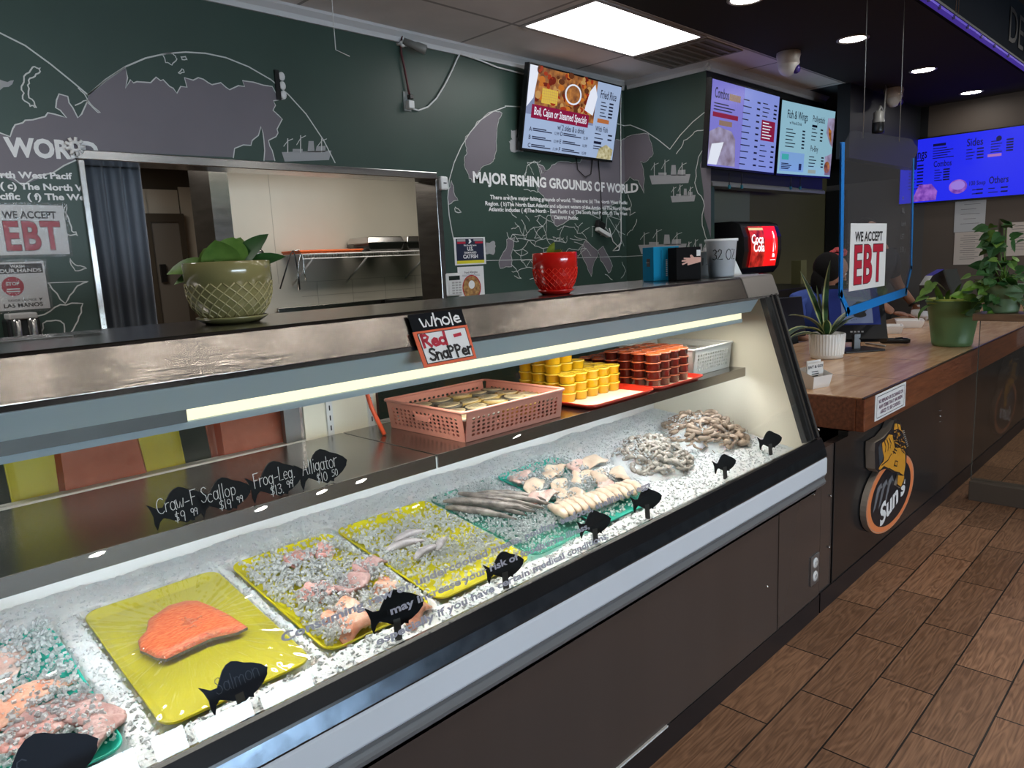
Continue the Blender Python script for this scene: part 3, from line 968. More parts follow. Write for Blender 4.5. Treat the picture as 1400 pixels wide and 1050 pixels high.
def icy_chip(name, clear):
    m = mat(name, (.84, .86, .87), .45, spec=.4)
    nt = m.node_tree
    N, L = nt.nodes.new, nt.links.new
    tr, tl_ = N('ShaderNodeBsdfTransparent'), N('ShaderNodeBsdfTranslucent')
    tl_.inputs[0].default_value = (.92, .94, .95, 1)
    m1, m2 = N('ShaderNodeMixShader'), N('ShaderNodeMixShader')
    m1.inputs[0].default_value, m2.inputs[0].default_value = .48, clear
    out = [n for n in nt.nodes if n.type == 'OUTPUT_MATERIAL'][0]
    L(nt.nodes['Principled BSDF'].outputs[0], m1.inputs[1]); L(tl_.outputs[0], m1.inputs[2])
    L(m1.outputs[0], m2.inputs[1]); L(tr.outputs[0], m2.inputs[2])
    L(m2.outputs[0], out.inputs[0])
    return m


M_ICE2 = icy_chip('clear_ice_chip', .22)
M_ICEC = icy_chip('cloudy_ice_chip', .0)


def ice_shard(mb, p, s, r, m):
    R = Matrix.Rotation(r.uniform(0, 6.3), 3, Vector((r.uniform(-1, 1), r.uniform(-1, 1), r.uniform(-1, 1) + .01)).normalized())
    vs = [Vector(p) + R @ Vector((sx * s * r.uniform(.5, 1), sy * s * r.uniform(.4, .9), sz * s * r.uniform(.3, .7))) for sx in (-1, 1) for sy in (-1, 1) for sz in (-1, 1)]
    mb.add(vs, [(0, 1, 3, 2), (4, 6, 7, 5), (0, 4, 5, 1), (2, 3, 7, 6), (0, 2, 6, 4), (1, 5, 7, 3)], m)


mb = MB()
NX, NY = 420, 92
y0, y1 = 1.155, 1.884
vs, fs = [], []
for j in range(NY + 1):
    for i in range(NX + 1):
        x, y = XL + (XE - .002 - XL) * i / NX, y0 + (y1 - y0) * j / NY
        z = zi(y) + .010 * noise.noise((x * 7, y * 7, 1)) + .004 * noise.noise((x * 45, y * 45, 3)) + .0035 * noise.noise((x * 110, y * 110, 5))
        z -= .012 * max(0, (y - 1.70) / .18)
        if under_tray(x, y): z -= .022
        if y < 1.2: z -= (1.2 - y) * .2
        vs.append((x, y, z))
for j in range(NY):
    for i in range(NX):
        a = j * (NX + 1) + i
        fs.append((a, a + 1, a + NX + 2, a + NX + 1))
mb.add(vs, fs, M_ICE, True)
ri = random.Random(3)
n = 0
while n < 13000:
    x, y = ri.uniform(-.3, XE - .02), ri.uniform(1.17, 1.875)
    if under_tray(x, y): continue
    ice_shard(mb, (x, y, zi(y) - .0002 + .010 * noise.noise((x * 7, y * 7, 1)) - .012 * max(0, (y - 1.70) / .18)), ri.uniform(.0018, .0046), ri, M_ICEC)
    n += 1
tag(mb.build('crushed_ice'), 'bed of white crushed ice along the bottom of the display case', 'ice', kind='stuff')

# loose ice thrown over the trays
COVER = {'T1': .8, 'T3': 1.0, 'T4': .8, 'T5': .75, 'T6': .9}
mb = MB()
for k, dens in COVER.items():
    a, b = TP[k]
    for _ in range(int(4600 * dens)):
        x, y = ri.uniform(a + .006, b - .006), ri.uniform(TY0 + .01, TY1 - .004)
        q = noise.noise((x * 9, y * 9, 7)) + .5 * noise.noise((x * 22, y * 22, 9))
        if k in ('T3', 'T4') and y > 1.66 and ri.random() < .75: continue
        if k == 'T4' and y < 1.36 and ri.random() < .7: continue
        if k == 'T5' and y < 1.36 and ri.random() < .7: continue
        if k == 'T6' and (y > 1.68 or y < 1.345) and ri.random() < .7: continue
        if q < -.25 and ri.random() < .6: continue
        ice_shard(mb, (x, y, zi(y) + .003 + ri.random() * (.010 if k in ('T4', 'T5') else .026 if (k != 'T6' or y > 1.44) else .010)), ri.uniform(.0020, .0052), ri, M_ICE2)
tag(mb.build('loose_ice'), 'loose ice chips scattered over the fish trays', 'ice', kind='stuff')

# ------------------------------------------------------------------ trays
M_YEL = mat('lemon_yellow_plastic', (.74, .66, .015), .3, var=.05, vscale=4)
M_TEAL = mat('teal_plastic', (.03, .55, .42), .3)
M_TEALC = glass_mat('clear_teal_plastic', (.62, .90, .83), f0=.05, haze=.18, hcol=(.25, .75, .62))
M_REDT = mat('red_tray_plastic', (.62, .030, .012), .3)
TM = Matrix.Translation((0, 0, 0))


def rrect(x0, x1, y0, y1, r, n=5):
    P = []
    for cx, cy, a in ((x1 - r, y1 - r, 0), (x0 + r, y1 - r, 90), (x0 + r, y0 + r, 180), (x1 - r, y0 + r, 270)):
        P += [(cx + r * math.cos(math.radians(a + 90 * i / n)), cy + r * math.sin(math.radians(a + 90 * i / n))) for i in range(n + 1)]
    return P


def tray_mesh(mb, x0, x1, y0, y1, h, m, M, r=.03, lip=.010):
    """shallow cafeteria tray: flat floor, sloped wall, rolled rim"""
    rings = [(0.022, 0, .003), (.018, 0, .003), (.004, 0, h - .002), (.001, 0, h), (0, 0, h - .001), (.0, 0, h - .005), (.019, 0, 0)]
    loops = []
    for d, _, z in rings:
        loops.append([M @ Vector((x, y, z)) for x, y in rrect(x0 + d, x1 - d, y0 + d, y1 - d, max(.006, r - d * .6))])
    k = len(loops[0])
    vs = [p for l in loops for p in l]
    fs = []
    for a in range(len(loops) - 1):
        for i in range(k):
            j = (i + 1) % k
            fs.append((a * k + i, a * k + j, (a + 1) * k + j, (a + 1) * k + i))
    mb.add(vs, fs, m, True)
    mb.add(loops[0], [tuple(range(k))], m)
    mb.add(loops[-1], [tuple(range(k))[::-1]], m)
    return mb


def ice_M(yc=1.5):
    """frame lying on the sloping ice: local y runs up the slope"""
    return Matrix.Translation((0, yc, zi(yc))) @ Matrix.Rotation(TILT, 4, 'X')


IM = ice_M()


def on_ice(x, y, dz=0.):
    return Vector((x, y, zi(y) + dz))


def ice_tray(key, name, label, m, h=.018):
    a, b = TP[key]
    cx, cy = (a + b) / 2, (TY0 + TY1) / 2
    t = thing(name, label, 'tray', (cx, cy, zi(cy) - .012))
    M = Matrix.Translation((0, 0, -.012)) @ IM
    o = tray_mesh(MB(), a, b, (TY0 - 1.5) / math.cos(TILT), (TY1 - 1.5) / math.cos(TILT), h, m, M).build('tray_body', t)
    return t


ice_tray('T1', 'plastic_tray', 'teal tray of pale fillets at the left end of the ice', M_TEAL)
t2 = ice_tray('T2', 'plastic_tray', 'yellow tray wrapped in clinging film holding one orange salmon fillet', M_YEL)
ice_tray('T3', 'plastic_tray', 'yellow tray heaped with pink fillets, right of the wrapped salmon tray', M_YEL)
ice_tray('T4', 'plastic_tray', 'yellow tray under ice holding small grey squid', M_YEL)
ice_tray('T5', 'plastic_tray', 'clear teal tray holding a bundle of grey whole fish', M_TEALC)
ice_tray('T6', 'plastic_tray', 'bright teal tray of sliced white fillets before the shrimp', M_TEAL)
# cling film over the salmon tray
M_WRAP = glass_mat('cling_film', (.99, .99, .97), f0=.16, rough=.07, haze=.04)
a, b = TP['T2']
vs, fs = [], []
nx, ny = 110, 150
for j in range(ny + 1):
    for i in range(nx + 1):
        x, y = a - .002 + (b - a + .004) * i / nx, TY0 - .002 + (TY1 - TY0 + .004) * j / ny
        dx, dy = x - .525, y - 1.53
        r = math.hypot(dx, dy)
        hump = math.exp(-(dx / .10) ** 2 - (dy / .075) ** 2)
        an = math.atan2(dy, dx)
        folds = noise.noise((an * 13, r * 9, 1)) + .6 * noise.noise((an * 29, r * 14, 4))
        vs.append((x, y, zi(y) + .0085 + .013 * hump + .0034 * folds * min(1, r / .07) + .001 * noise.noise((x * 60, y * 60, 2))))
for j in range(ny):
    for i in range(nx): fs.append((j * (nx + 1) + i, j * (nx + 1) + i + 1, (j + 1) * (nx + 1) + i + 1, (j + 1) * (nx + 1) + i))
MB().add(vs, fs, M_WRAP, True).build('cling_film', t2)


# ------------------------------------------------------------------ fish and fillets
def fillet(name, c, L, Wd, T, rz, m, seed, label=None, cat='fish', group=None, bend=0., edge=None, taper=.35, tilt=0., extra=0., wave=0.):
    """plump slab of flesh with an uneven outline, lying on the ice"""
    r = random.Random(seed)
    mb = MB()
    nu, nv = 14, 14
    vs = []
    ph = r.uniform(0, 9)
    for i in range(nu + 1):
        u = i / nu
        prof = (math.sin(PI * min(1, u * .96 + .03)) ** .55) * (1 - taper * u)
        w = Wd / 2 * prof * (1 + .12 * noise.noise((u * 5, ph, 0)))
        t = T * (math.sin(PI * min(1, u * .94 + .04)) ** .5) * (1 - .4 * taper * u)
        cy = bend * math.sin(PI * u) * L
        for k in range(nv):
            a = 2 * PI * k / nv
            sa, ca = math.sin(a), math.cos(a)
            y = cy + w * math.copysign(abs(ca) ** .7, ca)
            z = (t * .5) * math.copysign(abs(sa) ** .8, sa) + t * .45
            z += .12 * T * noise.noise((u * 7, y * 60, ph)) + wave * noise.noise((u * 3.2 + ph, y * 22, ph))
            z += extra * T * math.sin(u * 22 + y * 60)
            vs.append(Vector(((u - .5) * L, y, z)))
    fs = []
    for i in range(nu):
        for k in range(nv):
            l = (k + 1) % nv
            fs.append((i * nv + k, i * nv + l, (i + 1) * nv + l, (i + 1) * nv + k))
    fs += [tuple(range(nv))[::-1], tuple(nu * nv + k for k in range(nv))]
    M = Matrix.Translation(c) @ Matrix.Rotation(TILT, 4, 'X') @ Matrix.Rotation(rz, 4, 'Z') @ Matrix.Rotation(tilt, 4, 'Y')
    mb.add([M @ p for p in vs], fs, m, True)
    o = mb.build(name, loc=c)
    tag(o, label, cat, group)
    return o


M_SALM = mat('salmon_flesh', (.66, .085, .025), .35, vscale=90, stretch=(1, 4, 1), col2=(.80, .26, .11), bump=.25, bscale=70, sss=.15)
M_PALE = mat('pale_pink_flesh', (.66, .40, .34), .3, vscale=26, col2=(.84, .66, .58), bump=.6, bscale=55, sss=.2)
M_PINK = mat('pink_flesh', (.60, .24, .21), .3, vscale=26, col2=(.78, .52, .46), bump=.6, bscale=55, sss=.2)
M_ORPK = mat('orange_pink_flesh', (.72, .26, .14), .3, vscale=26, col2=(.80, .52, .40), bump=.6, bscale=55, sss=.2)
M_MAUV = mat('mauve_flesh', (.42, .22, .20), .3, vscale=26, col2=(.64, .42, .39), bump=.6, bscale=55)
M_GFISH = mat('grey_fish_skin', (.10, .085, .078), .28, vscale=30, col2=(.42, .36, .31), bump=.2, bscale=90)
M_SQUID = mat('grey_squid_skin', (.36, .33, .33), .28, vscale=50, col2=(.55, .50, .50), bump=.2, bscale=90)
M_WHFL = mat('cream_white_flesh', (.66, .47, .33), .35, vscale=30, col2=(.80, .66, .52), bump=.15, bscale=60, sss=.15)
M_SKIN2 = mat('silver_fish_skin', (.20, .19, .18), .3)

# the wrapped salmon fillet: flat outline, rounded back, cut edge with skin below
pts = [(192, 893), (189, 880), (200, 868), (203, 852), (230, 833), (255, 826), (272, 826), (295, 835), (315, 845), (339, 861), (325, 868), (290, 876), (262, 889), (228, 905), (214, 903), (200, 896)]
P = []
for px, py in pts:
    P.append(onp(px, py, on_ice(.5, 1.5, .003), (0, -SL, 1)))
cen = sum(P, Vector()) / len(P)
lay = []
for s, dz in ((1.0, 0), (1.0, .006), (.93, .013), (.7, .017), (.3, .018)):
    lay.append([cen + (p - cen) * s + Vector((0, 0, dz)) for p in P])
mb = MB()
k = len(P)
vs = [p for l in lay for p in l]
mb.add(vs[:2 * k], [(i, (i + 1) % k, k + (i + 1) % k, k + i) for i in range(k)], M_SKIN2)
mb.add(vs[k:], [(q * k + i, q * k + (i + 1) % k, (q + 1) * k + (i + 1) % k, (q + 1) * k + i) for q in range(3) for i in range(k)] + [tuple(3 * k + i for i in range(k))], M_SALM, True)
tag(mb.build('salmon_fillet', loc=cen), 'orange salmon fillet under film on the yellow tray', 'fish')

# teal tray at the left: broad pale fillets, folded
for i, (px, py, L, w, T, rz, m, lb) in enumerate((
        (15, 912, .15, .085, .014, 1.0, M_PALE, 'pale fillet under ice at the back of the left teal tray'),
        (38, 962, .17, .060, .015, .12, M_ORPK, 'pink-orange fillet across the middle of the left teal tray'),
        (5, 985, .13, .085, .016, .4, M_ORPK, 'orange fillet cut off by the left edge of the view'),
        (75, 985, .16, .080, .018, .05, M_MAUV, 'pale mauve fillet under ice above the large fish sign'),
        (125, 985, .11, .070, .020, -.5, M_MAUV, 'mauve fillet folded beside the large fish sign'),
        (140, 1008, .11, .060, .020, .55, M_MAUV, 'dusky pink fillet in the front corner of the left teal tray'),
        (60, 1008, .13, .070, .016, .1, M_PINK, 'pink fillet behind the large front fish sign'))):
    fillet('fish_fillet', onp(px, py, on_ice(.5, 1.5, .004), (0, -SL, 1)), L, w, T, rz, m, 100 + i, lb, 'fish', bend=.10, taper=.2, wave=.016)
# yellow tray three: pink heap
for i, (px, py, L, w, T, rz, m, lb) in enumerate((
        (410, 767, .085, .065, .016, .2, M_PINK, 'folded pink fillet at the back of the second yellow tray'),
        (438, 757, .08, .05, .016, 1.0, M_PINK, 'small pink fillet behind the folded one'),
        (436, 815, .10, .075, .020, -.5, M_PINK, 'rolled pink fillet open towards the glass in the second yellow tray'),
        (478, 800, .12, .075, .020, .5, M_MAUV, 'mauve pink fillet buried in ice in the second yellow tray'),
        (508, 778, .11, .07, .018, .2, M_MAUV, 'dusky fillet at the right of the second yellow tray'),
        (462, 838, .13, .07, .018, .5, M_ORPK, 'orange pink fillet left of the raw fish sign'),
        (495, 858, .12, .06, .016, .2, M_ORPK, 'orange fillet at the front near the raw fish sign'),
        (520, 805, .11, .06, .018, .8, M_ORPK, 'orange pink fillet directly behind the raw fish sign'),
        (575, 842, .10, .05, .016, .4, M_ORPK, 'orange pink fillet right of the raw fish sign'))):
    fillet('fish_fillet', onp(px, py, on_ice(.5, 1.5, .008), (0, -SL, 1)), L, w, T, rz, m, 130 + i, lb, 'fish', bend=.14 * (-1) ** i, taper=.15, extra=.06, wave=.022)
# yellow tray four: squid
for i, (px, py, L, w, T, rz, lb) in enumerate(((562, 735, .11, .035, .022, -.05, 'long grey squid at the back of the iced yellow tray'), (555, 748, .12, .035, .022, -.15, 'grey squid in the middle of the iced yellow tray'),
                                             (585, 757, .10, .032, .022, .1, 'grey squid at the front of the iced yellow tray'), (605, 745, .08, .03, .02, .5, 'short grey squid at the right of the iced yellow tray'))):
    fillet('squid', onp(px, py, on_ice(.5, 1.5, .006), (0, -SL, 1)), L, w, T, rz, M_SQUID, 160 + i, lb, 'squid', bend=.06, taper=.5)
# clear teal tray: bundle of grey whole fish, heads to the back left
q = onp(690, 692, on_ice(.5, 1.5, .004), (0, -SL, 1))
for i in range(11):
    u = i / 10
    p0 = on_ice(1.385 + .155 * u, 1.545 + .02 * math.sin(i * 1.7), .010 + .008 * (i % 2) + .010 * math.sin(PI * u))
    fillet('whole_fish', p0, .24 - .05 * abs(u - .4), .026, .024, -1.02 + .16 * u + .05 * math.sin(i * 2.1), M_GFISH, 180 + i,
           'slim grey whole fish in the bundle on the clear teal tray', 'fish', 'grey fish in the clear teal tray', bend=.07 * math.sin(i), taper=.55)
# teal tray six: sliced fillets in a row and a pile at the back
for i in range(12):
    u = i / 11
    p0 = onp(762 + 102 * u, 702 - 34 * u, on_ice(.5, 1.5, .014), (0, -SL, 1))
    fillet('fish_slice', p0, .115, .034, .030, 1.25, M_WHFL, 210 + i, 'cream fish slice standing in the row at the front of the teal tray', 'fish', 'sliced white fillets in a row', taper=.2, tilt=.12)
for i, (px, py) in enumerate(((715, 655), (735, 668), (760, 648), (790, 640), (800, 655), (770, 668), (745, 682), (825, 655), (785, 682), (835, 665), (812, 635), (850, 650))):
    fillet('fish_fillet', onp(px, py, on_ice(.5, 1.5, .014), (0, -SL, 1)), .14, .07, .016, .4 + .5 * math.sin(i * 3), M_WHFL if i % 3 else M_PALE, 230 + i,
           'pale fillet under ice in the heap behind the sliced row', 'fish', 'pale fillets heaped in the teal tray', bend=.1, taper=.25, wave=.022)


# ------------------------------------------------------------------ shrimp
M_SHR = mat('grey_shrimp_shell', (.26, .225, .19), .25, vscale=60, col2=(.60, .54, .47), bump=.2, bscale=120, sss=.1)
M_SHR2 = mat('brown_shrimp_shell', (.24, .17, .12), .25, vscale=60, col2=(.48, .36, .27), bump=.2, bscale=120)


def shrimp_mesh(name, m):
    mb = MB()
    path, rad = [], []
    for i in range(11):
        u = i / 10
        a = -.5 + 3.4 * u
        R = .021 * (1 - .25 * u)
        path.append((R * math.cos(a), R * math.sin(a), 0))
        rad.append(.0085 * (1 - .62 * u) * (1 + .10 * (i % 2)))
    rad[0] *= .55
    mb.tube(path, rad, m, 7)
    e = Vector(path[-1])
    d = (e - Vector(path[-2])).normalized()
    for s in (-.7, 0, .7):
        q = Matrix.Rotation(s, 3, 'Z') @ d
        nrm = Vector((-q.y, q.x, 0)) * .003
        mb.add([e - nrm, e + nrm, e + q * .012 + nrm * 1.3, e + q * .012 - nrm * 1.3, e + q * .006 + Vector((0, 0, .002))], [(0, 1, 4), (1, 2, 4), (2, 3, 4), (3, 0, 4)], m)
    h = Vector(path[0])
    mb.tube([h, h + Vector((-.010, -.012, .004)), h + Vector((-.024, -.014, .008))], .0008, m, 4)
    return mb.build(name)


def pile(proto, cx, cy, rx, ry, ang, hgt, n, label, group, seed, sc=1.):
    r = random.Random(seed)
    first = True
    for i in range(n):
        while True:
            u, v = r.uniform(-1, 1), r.uniform(-1, 1)
            if u * u + v * v < 1: break
        x = cx + u * rx * math.cos(ang) - v * ry * math.sin(ang)
        y = cy + u * rx * math.sin(ang) + v * ry * math.cos(ang)
        z = zi(y) + .006 + hgt * (1 - (u * u + v * v)) ** .8 * r.uniform(.75, 1.05)
        o = proto if first else proto.copy()
        if not first: C.objects.link(o)
        first = False
        o.location = (x, y, z)
        o.rotation_euler = (r.uniform(-.7, .7), r.uniform(-.7, .7), r.uniform(0, 6.28))
        k = sc * r.uniform(.8, 1.25)
        o.scale = (k, k, k)
        tag(o, label, 'shrimp', group)


def mound(name, cx, cy, rx, ry, ang, hgt, label):
    mb = MB()
    vs, fs = [], []
    nr, na = 10, 32
    for i in range(nr + 1):
        for k in range(na):
            q, a = i / nr, 2 * PI * k / na
            u, v = q * math.cos(a), q * math.sin(a)
            x = cx + u * rx * math.cos(ang) - v * ry * math.sin(ang)
            y = cy + u * rx * math.sin(ang) + v * ry * math.cos(ang)
            vs.append((x, y, zi(y) - .01 + (hgt + .008) * max(0, 1 - q * q) ** .8 + .006 * noise.noise((x * 40, y * 40, 0))))
    for i in range(nr):
        for k in range(na):
            l = (k + 1) % na
            fs.append((i * na + k, (i + 1) * na + k, (i + 1) * na + l, i * na + l))
    mb.add(vs, fs, M_ICE, True)
    for _ in range(420):
        u, v = ri.gauss(0, .42), ri.gauss(0, .42)
        x = cx + u * rx * math.cos(ang) - v * ry * math.sin(ang)
        y = cy + u * rx * math.sin(ang) + v * ry * math.cos(ang)
        if y > 1.875 or x > XE - .01: continue
        ice_shard(mb, (x, y, zi(y) + .012 + hgt * max(0, 1 - u * u - v * v) ** .8), ri.uniform(.002, .0048), ri, M_ICEC)
    tag(mb.build(name), label, 'ice', kind='stuff')


mound('ice_mound', 2.19, 1.50, .20, .150, .55, .062, 'mound of ice under the nearer heap of grey shrimp')
mound('ice_mound', 2.61, 1.53, .185, .165, .4, .070, 'mound of ice under the farther heap of brown shrimp')
pile(shrimp_mesh('shrimp', M_SHR), 2.20, 1.49, .170, .125, .55, .068, 230, 'grey raw shrimp curled in the nearer heap on ice', 'grey shrimp in the nearer heap', 5)
pile(shrimp_mesh('shrimp', M_SHR2), 2.62, 1.52, .160, .150, .4, .076, 170, 'brown raw shrimp in the farther heap by the end wall', 'brown shrimp in the farther heap', 6, 1.2)

# ================================================================== ON THE CASE SHELF
ZS = 1.0205
M_PINKB = mat('salmon_pink_plastic', (.72, .30, .23), .35)
M_WHITEB = mat('white_basket_plastic', (.78, .77, .73), .35)


def basket(name, label, x0, x1, y0, y1, h, m, rz=0.):
    """perforated storage basket: floor, four pierced walls, rolled rim, hand holes"""
    cx, cy = (x0 + x1) / 2, (y0 + y1) / 2
    t = thing(name, label, 'basket', (cx, cy, ZS))
    tp = .012
    def wall(nm, a, b):
        # wall from a to b (inside on the left), leaning outwards; solid bands with a grid of holes
        a, b = Vector(a), Vector(b)
        ex = (b - a).normalized()
        nrm = Vector((ex.y, -ex.x, 0))
        L = (b - a).length
        up = (Vector((0, 0, h)) + nrm * tp)
        mb = MB()
        cols, rows = int(L / .0205), 5
        s0, s1, v0, v1 = .018, L - .018, .14, .80
        th = .0022
        def P(s, v, back=0): return a + ex * s + up * v - nrm * (th if back else 0)
        def cell(sa, sb, va, vb):
            q = [P(sa, va), P(sb, va), P(sb, vb), P(sa, vb)]
            mb.add(q, [(0, 1, 2, 3)], m)
            mb.add([P(sa, va, 1), P(sb, va, 1), P(sb, vb, 1), P(sa, vb, 1)], [(3, 2, 1, 0)], m)
        cell(0, s0, 0, 1); cell(s1, L, 0, 1); cell(s0, s1, 0, v0); cell(s0, s1, v1, 1)
        hc = cols // 2
        for i in range(cols):
            sa, sb = s0 + (s1 - s0) * i / cols, s0 + (s1 - s0) * (i + 1) / cols
            for j in range(rows):
                va, vb = v0 + (v1 - v0) * j / rows, v0 + (v1 - v0) * (j + 1) / rows
                sm, vm = (sa + sb) / 2, (va + vb) / 2
                r1, r2 = (sb - sa) * .36, (vb - va) * .36
                for bk in (0, 1):
                    out = [P(*c, bk) for c in ((sa, va), (sm, va), (sb, va), (sb, vm), (sb, vb), (sm, vb), (sa, vb), (sa, vm))]
                    inn = [P(sm + r1 * math.cos(g), vm + r2 * math.sin(g), bk) for g in [math.radians(225 + 45 * q) for q in range(8)]]
                    mb.add(out + inn, [(q, (q + 1) % 8, 8 + (q + 1) % 8, 8 + q) if not bk else (8 + q, 8 + (q + 1) % 8, (q + 1) % 8, q) for q in range(8)], m)
        return mb.build(nm, t)
    c = [(x0 + tp, y0 + tp, ZS), (x1 - tp, y0 + tp, ZS), (x1 - tp, y1 - tp, ZS), (x0 + tp, y1 - tp, ZS)]
    for i in range(4): wall('pierced_wall', c[i], c[(i + 1) % 4])
    MB().box((x0 + tp, y0 + tp, ZS), (x1 - tp, y1 - tp, ZS + .004), m).build('basket_floor', t)
    P = rrect(x0, x1, y0, y1, .012, 3)
    MB().tube([(x, y, ZS + h) for x, y in P] + [(*P[0], ZS + h), (*P[1], ZS + h)], .0045, m, 6).build('rolled_rim', t)
    mb = MB()
    for x in (x0 + .002, x1 - .002):
        yy = (y0 + y1) / 2
        mb.tube([(x, yy - .042, ZS + h * .78), (x, yy - .03, ZS + h * .66), (x, yy + .03, ZS + h * .66), (x, yy + .042, ZS + h * .78)], .004, m, 6)
        mb.box((x - .0035, yy - .03, ZS + h * .5), (x + .0035, yy + .03, ZS + h * .68), m)
    mb.build('hand_grip', t)
    return t


basket('storage_basket', 'salmon pink pierced basket full of small lidded tubs on the shelf', 1.250, 1.665, 1.440, 1.800, .085, M_PINKB)
basket('storage_basket', 'white pierced basket at the right end of the shelf', 2.47, 2.775, 1.475, 1.840, .105, M_WHITEB)


# lidded dip tubs in the pink basket
M_TUBC = mat('amber_dip', (.46, .32, .10), .25)
M_TUBD = mat('dark_dip', (.10, .09, .07), .25)
M_LID = mat('printed_pale_lid', (.50, .41, .25), .35, var=.25, vscale=90)
M_LIDR = mat('dark_lid_rim', (.10, .09, .07), .3)


def tub(c, body, label, rim):
    t = thing('dip_tub', label, 'tub', c, 0, 'lidded tubs in the pink basket')
    MB().lathe([(0, 0), (.025, 0), (.033, .030), (.036, .032), (.036, .040), (.0, .0395)], body, c, 20, sx=1.2).build('tub_body', t)
    l = MB().lathe([(.0, .0425), (.026, .0425), (.029, .041), (.029, .0402)], M_LID, c, 20, sx=1.2).build('lid', t)
    mb = MB()
    for k in range(3): mb.box((c[0] - .020 + .006 * (k % 2), c[1] - .012 + .010 * k, c[2] + .0427), (c[0] + .018, c[1] - .009 + .010 * k, c[2] + .0429), M_LIDR)
    mb.build('lid_print', l)
    return t


tl = 'oval tub with a pale printed lid inside the pink basket'
tp_ = [tub((0, 0, 0), M_TUBC, tl, 0), tub((0, 0, 0), M_TUBD, tl, 0)]
used = [False, False]
for i in range(5):
    for j in range(4):
        k = 1 if (i < 2 or rnd.random() < .15) else 0
        p = (1.305 + i * .080 + (.03 if j % 2 else 0) - (.02 if i == 4 and j % 2 else 0), 1.495 + j * .080 + rnd.uniform(-.004, .004), ZS + .020 + rnd.uniform(0, .006))
        rt = (rnd.uniform(-.08, .08), rnd.uniform(-.08, .08), rnd.uniform(-.2, .2))
        if not used[k]:
            tp_[k].location, tp_[k].rotation_euler, used[k] = p, rt, True
        else: dup(tp_[k], p, rot=rt)

# red trays with paper liners
M_LINERP = mat('cream_tray_paper', (.80, .66, .46), .7, var=.08, vscale=12)


def red_tray(x0, x1, y0, y1, label, rz=0.):
    cx, cy = (x0 + x1) / 2, (y0 + y1) / 2
    t = thing('serving_tray', label, 'tray', (cx, cy, ZS))
    M = Matrix.Translation((cx, cy, ZS + .0005)) @ Matrix.Rotation(rz, 4, 'Z')
    hx, hy = (x1 - x0) / 2, (y1 - y0) / 2
    tray_mesh(MB(), -hx, hx, -hy, hy, .017, M_REDT, M, .035).build('tray_body', t)
    mb = MB()
    vs = [M @ Vector((x, y, .0042 + .0012 * noise.noise((x * 40, y * 40, x0)))) for y in [(-hy + .028) + (2 * hy - .056) * j / 10 for j in range(11)] for x in [(-hx + .028) + (2 * hx - .056) * i / 10 for i in range(11)]]
    mb.add(vs, [(j * 11 + i, j * 11 + i + 1, (j + 1) * 11 + i + 1, (j + 1) * 11 + i) for j in range(10) for i in range(10)], M_LINERP, True)
    mb.build('paper_liner', t)


red_tray(1.765, 2.130, 1.418, 1.850, 'red tray under the stacked yellow sauce cups', 0)
red_tray(2.145, 2.462, 1.418, 1.850, 'red tray under the stacked red sauce cups', 0)


def cup_proto(liquid, lidm, label, group):
    t = thing('sauce_cup', label, 'sauce cup', (0, 0, 0), 0, group)
    MB().lathe([(0, 0), (.0235, 0), (.0250, .0015), (.0268, .0240), (.0290, .0248), (.0290, .0275), (.0, .0275)], liquid, (0, 0, 0), 20).build('cup_body', t)
    MB().lathe([(0, .0282), (.0255, .0282), (.0262, .0300), (.0288, .0300), (.0298, .0285), (.0298, .0262)], lidm, (0, 0, 0), 20).build('cup_lid', t)
    return t


M_YSAU = mat('yellow_sauce', (.78, .46, .010), .22, coat=.3)
M_YLID = mat('clear_lid_on_yellow', (.80, .54, .04), .12, coat=.5)
M_RSAU = mat('dark_red_sauce', (.105, .012, .006), .2, coat=.3)
M_RLID = mat('clear_lid_on_orange', (.42, .085, .025), .12, coat=.5)


def stacks(proto, cells):
    first = True
    for x, y, n in cells:
        for k in range(n):
            p = (x + rnd.uniform(-.001, .001), y + rnd.uniform(-.001, .001), ZS + .0056 + .0302 * k)
            if first: proto.location, first = p, False
            else: dup(proto, p, rnd.uniform(0, 6))


ycells = []
for i in range(5):
    for j in range(4):
        x, y = 1.832 + i * .0615, 1.575 + j * .0615
        n = 3 if (j == 0 or i >= 3) else 4
        if i <= 1 and j >= 1: n = 5
        if i == 4: n = 3 if j < 3 else 0
        if n: ycells.append((x, y, n))
stacks(cup_proto(M_YSAU, M_YLID, 'yellow sauce cup in the stacks on the shelf tray', 'yellow sauce cups'), ycells)
rcells = [(2.198 + i * .0615, 1.480 + j * .0615, 4 if j < 4 else 3) for i in range(5) for j in range(6) if not (i == 4 and j == 0)]
stacks(cup_proto(M_RSAU, M_RLID, 'dark red sauce cup with orange lid in the stacks on the shelf tray', 'red sauce cups'), rcells)

# ------------------------------------------------------------------ fish-shaped chalk signs
FISH = [(0, .74), (.05, .69), (.14, .58), (.24, .57), (.30, .72), (.37, .88), (.44, .97), (.52, 1.0), (.60, .95), (.68, .86), (.80, .78), (.92, .66), (1.0, .52), (.975, .44), (.97, .38), (.88, .24), (.76, .13), (.70, .10), (.69, .02), (.62, .07), (.56, .02), (.48, .10), (.40, .14), (.30, .24), (.22, .30), (.16, .22), (.11, .02), (.08, .18), (.085, .38), (.05, .58)]
M_CHALKB = mat('chalkboard_black', (.009, .010, .012), .9, spec=.15)
M_CHALKN = mat('window_sheen_chalkboard', (.010, .016, .032), .6, spec=.3)  # blue of the mirrored windows put into the board colour
M_CHALK = mat('white_chalk', (.62, .62, .62), .8)
M_STAKE = mat('clear_stake', (.08, .08, .08), .2)


